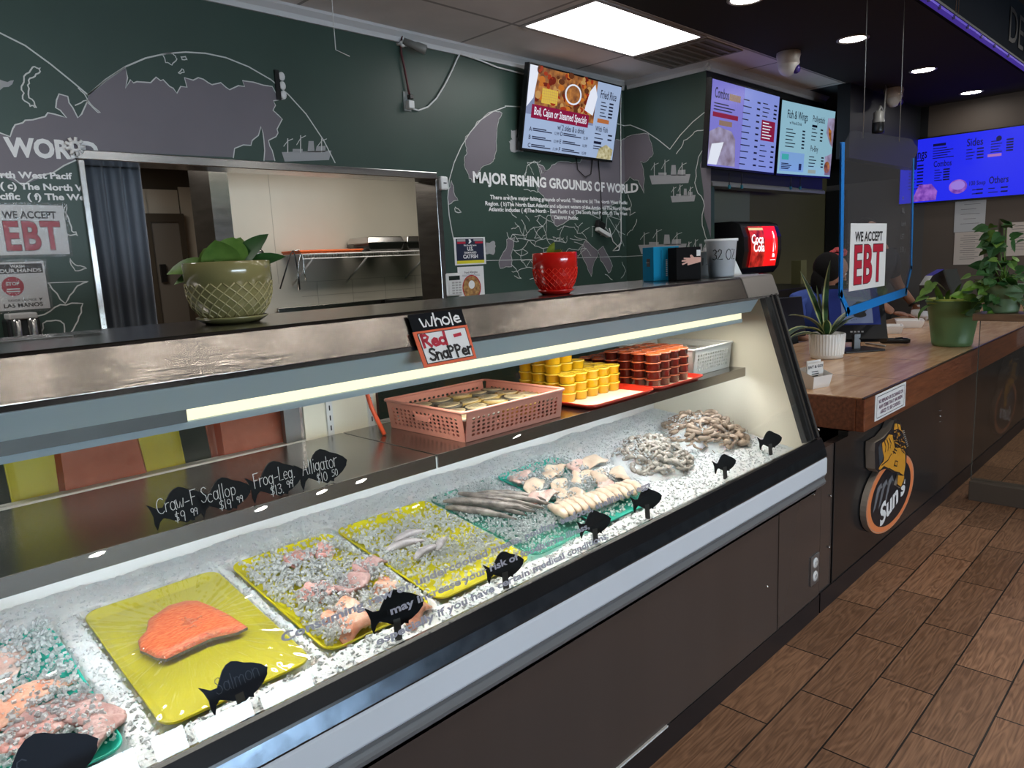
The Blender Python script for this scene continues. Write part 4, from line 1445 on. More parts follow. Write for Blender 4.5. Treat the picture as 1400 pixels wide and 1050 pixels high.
def fish_sign(label, c, L, rz, tilt, lines=(), stake=.03, group=None, h=.62, seed=1, ink=M_CHALK, board=None):
    """c = middle of the bottom edge; face looks to -y, then turned"""
    t = thing('fish_sign', label, 'sign', c)
    R = Matrix.Translation(c) @ Matrix.Rotation(rz, 4, 'Z') @ Matrix.Rotation(-tilt, 4, 'X')
    ex = (R.to_3x3() @ Vector((1, 0, 0)))
    ey = (R.to_3x3() @ Vector((0, 0, 1)))
    n = (R.to_3x3() @ Vector((0, -1, 0)))
    O = Vector(c) + ey * stake
    mb = MB().slab([O + ex * ((x - .5) * L) + ey * (z * h * L) for x, z in FISH], n, .004, board or M_CHALKB)
    o = mb.build('fish_board', t)
    if stake > .005:
        MB().box((-.008, -.0002, -.02), (.008, .003, stake + .02), M_STAKE, R).build('stake', t)
    if lines:
        mb = MB()
        rg = random.Random(seed)
        for s, size, x0, y0, sx in lines:
            st, w = hand(s, size * L, (x0 - .5) * L, y0 * h * L, rg, .05, sx)
            mb.strokes(st, O, ex, ey, .011 * L, ink, .0008)
        mb.build('chalk_lettering', o)
    return t


def on_shelf(px0, px1, label, lines, seed):
    a, b = on(px0, 700, y=1.432), on(px1, 690, y=1.432)
    a.z = b.z = ZS
    fish_sign(label, ((a.x + b.x) / 2, 1.434, ZS), b.x - a.x, 0, .10, lines, 0, seed=seed, h=.62)


on_shelf(203, 291, 'black fish sign chalked Craw-F $9.99, leftmost of four on the shelf', (('Craw-F', .24, .14, .44, .80), ('$9', .17, .38, .10, 1.0), ('99', .12, .64, .17, 1.0)), 1)
on_shelf(270, 348, 'black fish sign chalked Scallop $19.99 on the shelf edge', (('Scallop', .25, .10, .42, .78), ('$19', .17, .38, .10, 1.0), ('99', .12, .70, .19, 1.0)), 2)
on_shelf(342, 420, 'black fish sign chalked Frog-Leg $13.99 on the shelf edge', (('Frog-Leg.', .23, .12, .42, .74), ('$13.', .16, .38, .10, 1.0), ('99', .12, .68, .19, 1.0)), 3)
on_shelf(411, 482, 'black fish sign chalked Alligator $10.50, rightmost of four on the shelf', (('Alligator', .24, .12, .42, .74), ('$10', .16, .36, .09, 1.0), ('50', .12, .66, .16, 1.0)), 4)


def in_ice(label, px, py, L, rz, tilt, lines=(), y=1.235, stake=.018, seed=1):
    p = on(px, py, y=y)
    fish_sign(label, (p.x, y, zi(y) + .004), L, rz, tilt, lines, stake, seed=seed, ink=mat('faint_blue_chalk', (.07, .085, .12), .8), board=M_CHALKN if px < 400 else None)


in_ice('large black fish sign at the bottom left corner of the view', 62, 1040, .165, .05, .55, (('S..', .2, .3, .4, 1),), 1.235, .006, 11)
in_ice('black fish sign with window blue in its colour, chalked Salmon before the wrapped salmon tray', 333, 972, .128, .02, .42, (('Salmon', .22, .20, .42, .95),), 1.245, .006, 12)
in_ice('black fish sign on a stake before the pink fillets, under the word raw', 545, 868, .135, -.25, .10, (), 1.225, .026, 13)
in_ice('black fish sign behind the word risk on the glass', 692, 797, .115, -.25, .10, (), 1.225, .018, 14)
in_ice('black fish sign before the sliced white fillets, near the word shellfish', 815, 742, .115, -.30, .10, (), 1.225, .022, 15)
in_ice('black fish sign near the word eggs at the end of the glass lettering', 886, 708, .115, -.35, .10, (), 1.225, .022, 16)
in_ice('black fish sign between the two shrimp heaps', 992, 655, .105, -.35, .10, (), 1.235, .020, 17)
in_ice('black fish sign in the ice by the right end wall of the case', 1054, 622, .115, -.45, .12, (), 1.245, .020, 18)

# salmon trays added upright behind the rear doors, standing in for mirrored ones
M_REARF = mat('deep_red_salmon', (.50, .085, .03), .35, vscale=30, col2=(.62, .13, .06))
def rear_tray(label, x0, x1, m, red0, red1, lb2):
    t = thing('plastic_tray', label, 'tray', ((x0 + x1) / 2, 1.96, .95))
    M = Matrix.Translation(((x0 + x1) / 2, 1.955, 1.10)) @ Matrix.Rotation(PI / 2 - .22, 4, 'X')
    hx = (x1 - x0) / 2
    tray_mesh(MB(), -hx, hx, -.15, .17, .018, m, M).build('tray_body', t)
    M2 = M
    mb = MB()
    cx = (x0 + x1) / 2
    P = [(red0 - cx, -.12), (red1 - cx + .01, -.13), (red1 - cx, .10), (red1 - cx - .03, .135), (red0 - cx + .06, .11), (red0 - cx + .01, .05)]
    vs = [M2 @ Vector((x, y, .004)) for x, y in P] + [M2 @ Vector((x * .9 + .1 * (sum(q[0] for q in P) / 6), y * .9, .022)) for x, y in P]
    mb.add(vs, [(i, (i + 1) % 6, 6 + (i + 1) % 6, 6 + i) for i in range(6)] + [tuple(range(6, 12))], M_REARF)
    o = mb.build('salmon_fillet', loc=M2 @ Vector((0, 0, 0)))
    tag(o, lb2, 'fish')


rear_tray('yellow tray added upright behind the rear door at the left for a mirrored one', .315, .70, M_YEL, .41, .60, 'red salmon side on the added yellow tray behind the rear door')
rear_tray('red-brown tray added behind the rear door left of the slotted post for a mirrored one', .77, 1.03, mat('red_brown_plastic', (.36, .10, .06), .4), .79, 1.0, 'red salmon side on the added red-brown tray beside the slotted post')
MB2 = MB().box((-.6, 1.905, .86), (2.8, 2.12, .90), M_STEEL)
tag(MB2.build('rear_work_ledge'), 'steel work ledge along the back of the display case', 'ledge')

# ================================================================== ON TOP OF THE CASE
ZTT = ZT + .0006


def leaf_blade(mb, base, d, up, L, w, m, curl=.4, n=8, m2=None, fold=.25):
    """one leaf: tapering ribbon with a folded midrib, bending over as it goes out"""
    d = Vector(d).normalized(); up = Vector(up).normalized()
    side = d.cross(up).normalized()
    P = Vector(base)
    rows = []
    dirv = d.copy()
    for i in range(n + 1):
        u = i / n
        ww = w * (math.sin(PI * min(1, .08 + .92 * u)) ** .8 if u < 1 else 0)
        nn = side.cross(dirv).normalized()
        rows.append((P - side * ww + nn * ww * fold, P.copy(), P + side * ww + nn * ww * fold))
        dirv = (Matrix.Rotation(-curl / n, 3, side) @ dirv).normalized()
        P = P + dirv * (L / n)
    vs = [p for r in rows for p in r]
    fs = []
    for i in range(n):
        fs += [(3 * i, 3 * i + 1, 3 * i + 4, 3 * i + 3), (3 * i + 1, 3 * i + 2, 3 * i + 5, 3 * i + 4)]
    mb.add(vs, fs, m, True)
    if m2:
        e = []
        for a, b in ((0, 1), (2, 1)):
            vs2, fs2 = [], []
            for i in range(n + 1):
                p, q = rows[i][a], rows[i][b]
                nn = Vector((0, 0, .0006))
                vs2 += [p + nn, p + (q - p) * .3 + nn, p - nn, p + (q - p) * .3 - nn]
            for i in range(n): fs2 += [(4 * i, 4 * i + 1, 4 * i + 5, 4 * i + 4), (4 * i + 2, 4 * i + 3, 4 * i + 7, 4 * i + 6)]
            mb.add(vs2, fs2, m2, True)
    return mb


def lattice_pot(name, label, c, R, H, m, plain, key):
    """glazed pot: plain rim band over a raised diamond lattice, on its own saucer"""
    t = thing(name, label, 'plant pot', c)
    sc = H * .10
    prof = [(R * .62, sc), (R * .70, sc + H * .03), (R * .88, sc + H * .22), (R * .965, sc + H * .42), (R * .985, sc + H * (1 - plain)), (R * 1.0, sc + H * (1 - plain) + .001), (R * 1.0, sc + H * .985), (R * .985, sc + H), (R * .92, sc + H), (R * .90, sc + H * .9), (0, sc + H * .88)]
    b = MB().lathe(prof, m, c, 48).build('pot_body', t)
    mb = MB()
    def rad(u):
        z = u * (1 - plain)
        pts = [(p[1] - sc) / H for p in prof[:5]]
        for i in range(4):
            if pts[i] <= z <= pts[i + 1] + 1e-6:
                f = (z - pts[i]) / (pts[i + 1] - pts[i])
                return prof[i][0] + f * (prof[i + 1][0] - prof[i][0])
        return R * .985
    n = 22
    for s in (1, -1):
        for k in range(n):
            P = []
            for i in range(11):
                u = .06 + .92 * i / 10
                a = 2 * PI * (k / n + s * u * .16)
                r = rad(u) + .0005
                P.append((c[0] + r * math.cos(a), c[1] + r * math.sin(a), c[2] + sc + H * u * (1 - plain)))
            mb.tube(P, R * .019, mat(key + '_raised_glaze', *LAT[key]), 5)
    mb.build('lattice_relief', b)
    MB().lathe([(0, 0), (R * .62, 0), (R * .80, sc * .9), (R * .84, sc * 1.25), (R * .80, sc * 1.3), (R * .74, sc * .75), (0, sc * .7)], m, c, 40).build('saucer', t)
    MB().lathe([(R * .90, sc + H * .9), (0, sc + H * .93)], mat('potting_soil', (.05, .035, .02), .9), c, 24).build('soil', t)
    return t


LAT = {'olive': ((.42, .36, .17), .18), 'red': ((.78, .03, .015), .15)}
M_OLIVEG = mat('olive_glaze', (.27, .235, .095), .16, coat=.5)
M_REDG = mat('red_glaze', (.62, .012, .008), .14, coat=.5)
M_LEAF = mat('mid_green_leaf', (.075, .165, .025), .5, spec=.25, vscale=25, col2=(.15, .27, .05))
M_LEAFY = mat('yellow_green_leaf', (.26, .30, .03), .4, vscale=25, col2=(.16, .24, .03))
M_LEAFD = mat('dark_green_leaf', (.018, .065, .016), .5, spec=.25, vscale=20, col2=(.035, .11, .025))
M_LEAFE = mat('cream_leaf_edge', (.52, .56, .24), .4)

pc = on(319, 441, z=ZTT)
pc = Vector((pc.x, pc.y, ZTT))
olive = lattice_pot('potted_plant', 'olive glazed pot with diamond relief and a leafy plant on the case top', pc, .089, .118, M_OLIVEG, .36, 'olive')
mb = MB()
top = pc + Vector((0, 0, .115))
for d, up_, L, w, cu, m in (((-.75, .45, .45), (-.3, -.6, .8), .125, .030, 1.0, M_LEAF), ((-.9, .6, .15), (-.3, -.5, .9), .10, .026, .7, M_LEAF), ((-.12, .1, 1.0), (-.6, -.8, .1), .075, .040, -.5, M_LEAF), ((.12, -.12, 1.0), (-.5, -.9, .1), .085, .036, .7, M_LEAF),
                           ((.45, -.30, .75), (-.5, -.5, .8), .115, .028, .4, M_LEAFD), ((.75, -.50, .5), (-.4, -.5, .8), .11, .024, .5, M_LEAFD), ((.3, .1, .8), (-.6, -.6, .4), .09, .03, .3, M_LEAF), ((-.4, .2, .7), (-.6, -.6, .4), .07, .03, .6, M_LEAF)):
    leaf_blade(mb, top + Vector((d[0] * .02, d[1] * .02, -.01)), d, up_, L, w, m, cu)
mb.build('foliage', olive)
pc = on(760, 402, z=ZTT)
redp = lattice_pot('potted_plant', 'red glazed pot with diamond relief on the case top', pc, .066, .110, M_REDG, .40, 'red')
mb = MB()
top = pc + Vector((0, 0, .108))
for d, L, w, cu in (((-.3, .1, 1), .055, .018, .9), ((.05, -.1, 1), .04, .016, 1.4), ((.6, -.5, .7), .06, .015, 1.3), ((.5, .2, .8), .05, .014, 1.0), ((-.6, .4, .6), .04, .014, 1.0)):
    leaf_blade(mb, top + Vector((d[0] * .02, d[1] * .02, -.004)), d, (0, 0, 1) if abs(d[2]) < .9 else (0, 1, .2), L, w, M_LEAFY, cu)
mb.build('foliage', redp)

# red snapper card hung on the fascia
FA, FN_ = Vector((0, 1.318, 1.315)), Vector((0, -.933, .361))
c4 = [onp(px, py, FA + FN_ * .006, FN_) for px, py in ((557, 431), (631, 422), (651, 490), (581, 503))]
t = thing('price_card', 'hand-lettered Whole Red-Snapper card hanging over the case edge', 'sign', (c4[0] + c4[2]) / 2)
def lerp4(u, v): return c4[0] * (1 - u) * (1 - v) + c4[1] * u * (1 - v) + c4[2] * u * v + c4[3] * (1 - u) * v
M_ORB = mat('orange_card_border', (.80, .13, .05), .5)
MB().slab([lerp4(0, 0), lerp4(0, .40), lerp4(1, .40), lerp4(1, 0)], FN_, .002, M_CHALKB).build('black_card', t)
wc = MB().slab([lerp4(-.02, .33), lerp4(-.02, 1), lerp4(1, 1), lerp4(1.0, .33)], FN_, .002, M_ORB)
wc.add([p + FN_ * .0005 for p in (lerp4(.04, .37), lerp4(.05, .95), lerp4(.95, .95), lerp4(.95, .37))], [(0, 1, 2, 3)], M_INK)
wc.add([p + FN_ * .0008 for p in (lerp4(.055, .385), lerp4(.065, .935), lerp4(.935, .935), lerp4(.935, .385))], [(0, 1, 2, 3)], M_PAPER)
wc = wc.build('bordered_card', t, loc=None)
wc.location = FN_ * .0022
ex = (c4[1] - c4[0]).normalized()
ey = FN_.cross(ex).normalized()
CW = (c4[1] - c4[0]).length
CHh = (c4[3] - c4[0]).length
rg = random.Random(5)
mb = MB()
st, w = hand('Whole', CHh * .22, 0, 0, rg, .06, 1.25 * CW / CHh)
mb.strokes(st, lerp4(.16, .27) + FN_ * .001, ex, ey, CW * .028, M_WHITEI)
mb.build('white_hand_lettering', t)
mb = MB()
st, w = hand('Red', CHh * .22, 0, 0, rg, .03, 1.22 * CW / CHh)
mb.strokes(st, lerp4(.07, .635) + FN_ * .0032, ex, ey, CW * .046, M_REDI)
st, w = hand('-', CHh * .3, 0, 0, rg, .0, .95 * CW / CHh)
mb.strokes(st, lerp4(.68, .62) + FN_ * .0032, ex, ey, CW * .05, M_REDI)
mb.build('red_hand_lettering', t)
mb = MB()
st, w = hand('SnaPPer', CHh * .21, 0, 0, rg, .03, 1.02 * CW / CHh)
mb.strokes(st, lerp4(.13, .895) + FN_ * .0032, ex, ey, CW * .036, M_INK)
mb.build('black_hand_lettering', t)

# glove boxes
M_CYAN = mat('cyan_carton', (.01, .30, .56), .8, spec=.15)
M_CBLK = mat('black_carton', (.010, .010, .011), .85, spec=.1)
M_CYAND = mat('deep_cyan_carton', (.01, .22, .42), .8, spec=.15)


def carton(name, label, a, w, d, h, rz, m, md):
    t = thing(name, label, 'box', a, rz)
    o = MB().box((0, 0, 0), (w, d, h), m).build('carton', t, world=False, bevel=.002)
    return t, o


pb = on(902, 384, z=ZTT)
RZ = -.55
t, o = carton('glove_box', 'cyan cardboard glove box standing on the case top', pb - Vector((.04, .0, 0)), .105, .10, .128, RZ, M_CYAN, M_CYAND)
mb = MB().box((-.0006, .002, .001), (0, .098, .127), M_CYAND)
mb.box((-.0012, .030, .055), (-.0006, .060, .085), M_INK).lathe([(.009, 0), (.009, .001), (0, .001)], M_WHITEI, (-.0016, .045, .07), 12)
for k in range(3): mb.box((.030 + .022 * k, -.0008, .012), (.034 + .022 * k, 0, .115), M_CYAND)
for k, (x, n) in enumerate(((.050, 9), (.066, 13), (.082, 7))):
    for j in range(n): mb.box((x, -.0012, .018 + j * .0072), (x + .006, -.0004, .0225 + j * .0072), M_WHITEI)
mb.build('printed_panel', t, world=False)
pb2 = on(938, 383, z=ZTT)
t, o = carton('glove_box', 'black glove box with a picture of a gloved hand, beside the cyan one', pb2 - Vector((.05, -.01, 0)), .10, .10, .122, RZ, M_CBLK, M_INK)
M_HANDP = mat('printed_hand_pink', (.72, .36, .27), .5)
mb = MB().slab([(.045, -.0006, .055), (.072, -.0006, .060), (.100, -.0006, .066), (.1005, -.0006, .083), (.072, -.0006, .084), (.062, -.0006, .094), (.055, -.0006, .092), (.058, -.0006, .082), (.030, -.0006, .084), (.030, -.0006, .079), (.042, -.0006, .076), (.022, -.0006, .075), (.022, -.0006, .069), (.042, -.0006, .069), (.022, -.0006, .062), (.025, -.0006, .057), (.045, -.0006, .064)], (0, -1, 0), .0005, M_HANDP)
mb.box((.082, -.0008, .088), (.098, -.0002, .110), M_PAPER)
mb.build('printed_panel', t, world=False)

# plastic soup cups
M_CLEARC = mat('frosted_clear_plastic', (.93, .94, .96), .3)
def soup_cup(label, c, R, H, m, txt=None):
    t = thing('soup_cup', label, 'cup', c)
    o = MB().lathe([(0, .002), (R * .74, .002), (R * .74, 0), (R * .77, 0), (R * .95, H * .93), (R * 1.03, H * .935), (R * 1.03, H), (R * .98, H), (R * .91, H * .93), (R * .73, .006), (0, .006)], m, c, 36).build('cup_wall', t)
    if txt:
        mb = MB()
        st, w = hand(txt, H * .26, 0, 0, random.Random(3), .05, 1.0)
        a0 = math.radians(223)
        for li in st:
            vs, fs = ribbon(li, H * .022)
            Q = []
            for x, z in vs:
                zz = H * .47 + z
                r = R * (.77 + .18 * zz / (H * .93)) + .0008
                a = a0 + (x - w / 2) / r
                Q.append((c[0] + r * math.cos(a), c[1] + r * math.sin(a), c[2] + zz))
            mb.add(Q, fs, M_INK)
        mb.build('marker_lettering', o)
    return t


soup_cup('large translucent cup marked 32 OZ in black on the case top', on(986, 379, z=ZTT), .062, .148, M_CLEARC, '32 OZ')
soup_cup('smaller white cup behind the 32 OZ cup', Vector((2.72, 1.585, ZTT)), .052, .105, M_WHITEP, '1 .')
t = thing('folded_card', 'small pale folded card leaning at the far end of the case top', 'card', on(1007, 377, z=ZTT))
p = on(1007, 377, z=ZTT)
MB().slab([p + Vector((-.02, .04, 0)), p + Vector((.05, .0, 0)), p + Vector((.03, .02, .06)), p + Vector((-.03, .05, .06))], (-.5, -.8, .2), .003, M_WHITEP).build('card_panel', t)

# ================================================================== ON THE WALLS
EXW, EZ = Vector((1, 0, 0)), Vector((0, 0, 1))
M_LAM = glass_mat('laminate_film', (.97, .97, .97), f0=.06, rough=.06, haze=.03, wrinkle=.6)


def flat(mb, c, n, d, m):
    """coloured patch given by corners, lifted d along n"""
    n = Vector(n)
    return mb.add([Vector(p) + n * d for p in c], [tuple(range(len(c)))], m)


def rect(o, ex, ey, x0, y0, x1, y1):
    o, ex, ey = Vector(o), Vector(ex), Vector(ey)
    return [o + ex * x0 + ey * y0, o + ex * x1 + ey * y0, o + ex * x1 + ey * y1, o + ex * x0 + ey * y1]


def outlined(mb, s, o, ex, ey, size, fill, edge, align, bold, sx):
    """block lettering with a dark outline"""
    mb.text(s, o, ex, ey, size, edge, align, bold + .03, .0006, sx)
    mb.text(s, o, ex, ey, size, fill, align, bold, .0011, sx)


def ebt_sheet(name, label, o, ex, ey, w, h, film=True):
    """white sheet: WE ACCEPT over a big crimson EBT"""
    ex, ey = Vector(ex).normalized(), Vector(ey).normalized()
    n = ex.cross(ey).normalized()
    t = thing(name, label, 'sign', Vector(o))
    MB().slab(rect(o, ex, ey, 0, 0, w, h), n, .0012, M_PAPER).build('paper_sheet', t)
    mb = MB()
    O = Vector(o) + n * .0004
    q = text_mesh('WE ACCEPT', 'LEFT', .03)[0]
    wa = max(x for x, _ in q)
    mb.text('WE ACCEPT', O + ex * w * .12 + ey * h * .735, ex, ey, h * .20, M_INK, 'LEFT', .03, .0004, w * .76 / wa / (h * .20))
    # hollow stripe through the display letters
    mb.box((0, 0, 0), (0, 0, 0), M_PAPER)
    q = text_mesh('EBT', 'LEFT', .03, 1.1)[0]
    wa = max(x for x, _ in q)
    sz = h * .80
    mb.text('EBT', O + ex * w * .09 + ey * h * .11, ex, ey, sz, M_INK, 'LEFT', .042, .0005, w * .82 / wa / sz, 1.1)
    mb.text('EBT', O + ex * w * .09 + ey * h * .11, ex, ey, sz, M_REDI, 'LEFT', .026, .0010, w * .82 / wa / sz, 1.1)
    mb.build('sign_lettering', t)
    if film:
        MB().slab([p + n * .003 for p in rect(o, ex, ey, -.012, -.012, w + .012, h + .012)], n, .0005, M_LAM).build('plastic_sleeve', t)
    return t


def wp(px, py, d=.004):
    p = on(px, py, y=WY - d)
    return p


# left wall: laminated notices over a soap dispenser
p = wp(94, 347); q = wp(82, 281)
ebt_sheet('accept_sign', 'white WE ACCEPT EBT sheet in a plastic sleeve on the green wall at the left', (p.x - .275, WY - .004, p.z), EXW, EZ, .28, q.z - p.z)
p, q = wp(69, 421), wp(61, 357)
o = Vector((p.x - .21, WY - .004, p.z)); w, h = .21, q.z - p.z
t = thing('notice', 'WASH YOUR HANDS notice in a plastic sleeve below the left EBT sheet', 'sign', o)
n = Vector((0, -1, 0))
MB().slab(rect(o, EXW, EZ, 0, 0, w, h), n, .0012, M_PAPER).build('paper_sheet', t)
mb = MB()
flat(mb, rect(o, EXW, EZ, .008, h * .76, w - .008, h * .96), n, .0006, M_INK)
mb.text('WASH', o + Vector((w * .5, 0, h * .88)), EXW, EZ, h * .09, M_WHITEI, 'CENTER', .03, .0012)
mb.text('YOUR HANDS', o + Vector((w * .5, 0, h * .785)), EXW, EZ, h * .105, M_WHITEI, 'CENTER', .03, .0012, 1.25)
mb.lathe([(0, 0), (h * .20, 0)], M_REDI, o + Vector((w * .36, -.0008, h * .50)), 28, M=Matrix.Rotation(PI / 2, 4, 'X'))
mb.text('STOP', o + Vector((w * .36, -.001, h * .52)), EXW, EZ, h * .10, M_WHITEI, 'CENTER', .03, .0006)
for k in range(2): flat(mb, rect(o, EXW, EZ, w * .24, h * (.43 - .05 * k), w * .48, h * (.455 - .05 * k)), n, .0014, M_WHITEI)
mb.text('FAVOR LAVARSE', o + Vector((w * .5, 0, h * .18)), EXW, EZ, h * .07, M_INK, 'CENTER', .01, .0006)
mb.text('LAS MANOS', o + Vector((w * .5, 0, h * .06)), EXW, EZ, h * .115, M_INK, 'CENTER', .03, .0006, 1.15)
flat(mb, [o + Vector((w * .80, 0, h * .24)), o + Vector((w * .84, 0, h * .16)), o + Vector((w * .88, 0, h * .24)), o + Vector((w * .84, 0, h * .22))], n, .0006, M_INK)
mb.build('sign_lettering', t)
MB().slab([v + n * .003 for v in rect(o, EXW, EZ, -.012, -.012, w + .012, h + .012)], n, .0005, M_LAM).build('plastic_sleeve', t)
p = wp(26, 432)
t = thing('soap_dispenser', 'black and clear wall soap dispenser with a pale top under the notice', 'dispenser', (p.x, WY, p.z - .16))
MB().box((p.x - .07, WY - .10, p.z - .16), (p.x + .06, WY, p.z - .01), M_BLACKP).build('dispenser_body', t, bevel=.008)
MB().box((p.x - .06, WY - .115, p.z - .012), (p.x + .05, WY - .01, p.z + .015), mat('grey_white_plastic', (.52, .52, .52), .35)).build('dispenser_cap', t, bevel=.006)
mb = MB()
for dx in (-.035, .025): mb.lathe([(.016, -.16), (.020, -.14), (.020, -.02), (.016, -.012)], M_STEEL, (p.x + dx, WY - .105, p.z), 16)
mb.build('chrome_tube', t)
# laminated notice lying at the back of the case top
pa = on(15, 466, z=ZTT)
t = thing('laminated_notice', 'laminated notice lying flat on the case top at the far left', 'sign', (pa.x, pa.y, ZTT))
M_ = Matrix.Translation((pa.x - .02, pa.y + .0, ZTT)) @ Matrix.Rotation(-.15, 4, 'Z')
mb = MB().box((-.14, -.01, .0), (.12, .05, .002), M_PAPER, M_)
mb.build('paper_sheet', t)
mb = MB().box((-.12, -.005, .002), (.10, .010, .0026), M_INK, M_).box((-.09, .015, .002), (.03, .035, .0026), M_REDI, M_)
mb.build('printed_band', t)
MB().box((-.16, -.03, .0028), (.17, .07, .0034), M_LAM, M_).build('plastic_sleeve', t)

# things on the right of the pass-through
p = wp(603, 251)
t = thing('motion_detector', 'small white motion detector at the top corner of the steel frame', 'sensor', (p.x, WY, p.z))
MB().box((p.x - .032, WY - .045, p.z - .045), (p.x + .032, WY, p.z + .045), M_WHITEP).build('sensor_case', t, bevel=.012)
MB().box((p.x - .012, WY - .047, p.z - .004), (p.x + .014, WY - .0445, p.z + .003), M_INK).build('sensor_window', t)
p = wp(619, 389)
t = thing('alarm_keypad', 'white alarm keypad with a small dark display beside the steel frame', 'keypad', (p.x, WY, p.z))
kp = MB().box((p.x - .075, WY - .025, p.z - .080), (p.x + .075, WY, p.z + .080), M_WHITEP).build('keypad_case', t, bevel=.012)
MB().box((p.x - .050, WY - .027, p.z + .030), (p.x + .050, WY - .0245, p.z + .060), mat('dark_lcd', (.02, .03, .025), .2)).build('lcd_window', t)
mb = MB()
for i in range(4):
    for j in range(5): mb.box((p.x - .055 + i * .031, WY - .0275, p.z - .065 + j * .018), (p.x - .034 + i * .031, WY - .0245, p.z - .054 + j * .018), mat('grey_key', (.45, .44, .43), .5) if i else M_WHITEP)
mb.build('key_pad', t)

M_NAVY = mat('navy_print', (.012, .018, .05), .5)
M_YPRT = mat('yellow_print', (.75, .68, .03), .5)


def wall_sheet(name, label, px0, py0, px1, py1, cat='poster', d=.003):
    a, b = wp(px0, py1), wp(px1, py0)
    o = Vector((a.x, WY - d, a.z)); w, h = b.x - a.x, b.z - a.z
    t = thing(name, label, cat, o)
    MB().slab(rect(o, EXW, EZ, 0, 0, w, h), n, .0015, M_PAPER).build('paper_sheet', t)
    return t, o, w, h


t, o, w, h = wall_sheet('poster', 'navy U.S. CATFISH poster on the wall right of the steel frame', 622.5, 324, 663, 363)
mb = MB()
flat(mb, rect(o, EXW, EZ, w * .06, h * .05, w * .94, h * .95), n, .0005, M_NAVY)
flat(mb, rect(o, EXW, EZ, w * .06, h * .05, w * .94, h * .16), n, .0008, M_YPRT)
flat(mb, rect(o, EXW, EZ, w * .1, h * .77, w * .36, h * .84), n, .0008, M_REDI); flat(mb, rect(o, EXW, EZ, w * .66, h * .77, w * .92, h * .84), n, .0008, M_REDI)
flat(mb, rect(o, EXW, EZ, w * .1, h * .85, w * .36, h * .93), n, .0008, M_SHIP); flat(mb, rect(o, EXW, EZ, w * .62, h * .86, w * .92, h * .93), n, .0008, M_SHIP)
flat(mb, [o + Vector((w * x, 0, h * z)) for x, z in ((.45, .77), (.5, .78), (.55, .84), (.52, .93), (.46, .92), (.48, .85))], n, .0008, M_WHITEI)
mb.text('We Proudly Serve', o + Vector((w * .5, 0, h * .68)), EXW, EZ, h * .085, M_WHITEI, 'CENTER', .02, .0009)
mb.text('U.S.', o + Vector((w * .5, 0, h * .52)), EXW, EZ, h * .19, M_WHITEI, 'CENTER', .03, .0009)
mb.text('FARM-RAISED', o + Vector((w * .5, 0, h * .41)), EXW, EZ, h * .10, M_WHITEI, 'CENTER', .02, .0009)
mb.text('CATFISH', o + Vector((w * .5, 0, h * .24)), EXW, EZ, h * .19, M_WHITEI, 'CENTER', .03, .0009)
mb.build('printed_face', t)
t, o, w, h = wall_sheet('poster', 'white Food Allergies sheet with an oval food picture below the catfish poster', 628, 363.5, 661, 407, d=.0025)
mb = MB()
mb.text('Food Allergies', o + Vector((w * .5, 0, h * .78)), EXW, EZ, h * .10, M_INK, 'CENTER', .01, .0009)
for k in range(2): flat(mb, rect(o, EXW, EZ, w * .16, h * (.68 + .04 * k), w * .84, h * (.695 + .04 * k)), n, .0008, M_SHIP)
mb.lathe([(0, 0), (w * .33, 0)], mat('food_picture', (.20, .07, .03), .5, vscale=38, col2=(.62, .36, .12)), o + Vector((w * .5, -.001, h * .30)), 28, M=Matrix.Rotation(PI / 2, 4, 'X') @ Matrix.Diagonal((1, 1.02, 1, 1)), sx=1)
mb.lathe([(w * .33, 0), (w * .36, 0)], M_REDI, o + Vector((w * .5, -.0012, h * .30)), 28, M=Matrix.Rotation(PI / 2, 4, 'X'))
mb.lathe([(0, 0), (w * .12, 0)], M_WHITEI, o + Vector((w * .5, -.0014, h * .40)), 16, M=Matrix.Rotation(PI / 2, 4, 'X'))
mb.build('printed_face', t)
t, o, w, h = wall_sheet('poster', 'navy poster with a yellow stripe, mostly hidden by the case top', 627, 406, 665, 445)
mb = MB()
flat(mb, rect(o, EXW, EZ, w * .05, h * .05, w * .95, h * .98), n, .0005, M_NAVY)
flat(mb, rect(o, EXW, EZ, w * .05, h * .88, w * .95, h * .98), n, .0008, M_YPRT)
mb.text('FARM-RAISED', o + Vector((w * .5, 0, h * .66)), EXW, EZ, h * .10, M_WHITEI, 'CENTER', .02, .0009)
mb.build('printed_face', t)

# menu screens ------------------------------------------------------------
M_TVB = mat('black_tv_bezel', (.008, .008, .009), .25)
def lit(name, c, e=1., **k): return mat(name, tuple(v * .12 for v in c), .25, emit=e, ecol=c, **k)
M_SCR = lit('pale_blue_screen', (.31, .40, .58))
M_SCR2 = lit('aqua_screen', (.24, .43, .53))
M_SCR3 = lit('violet_screen', (.18, .17, .55))
M_SCRB = lit('deep_blue_screen', (.015, .022, .80))
def glow(name, c, e=.5): return lit(name, c, e)
def photo(name, c, c2, e, sc):
    m = mat(name, c, .3, emit=e, vscale=sc, col2=c2)
    for l in list(m.node_tree.links):
        if l.to_socket.name == 'Base Color': m.node_tree.links.remove(l)
    m.node_tree.nodes['Principled BSDF'].inputs['Base Color'].default_value = (.02, .02, .02, 1)
    return m
M_SINK = mat('screen_dark_text', (.012, .014, .05), .3)
M_SWHT = glow('screen_white', (.80, .84, .95), .85)
M_SCRIM = glow('screen_crimson', (.25, .008, .05), .8)
M_SFOOD = photo('screen_food_photo', (.10, .018, .006), (.58, .22, .04), .8, 22)
M_SFOOD2 = photo('screen_rice_photo', (.36, .30, .12), (.75, .70, .45), .75, 40)
M_SFOOD3 = photo('screen_sandwich_photo', (.22, .16, .22), (.50, .46, .72), .7, 9)
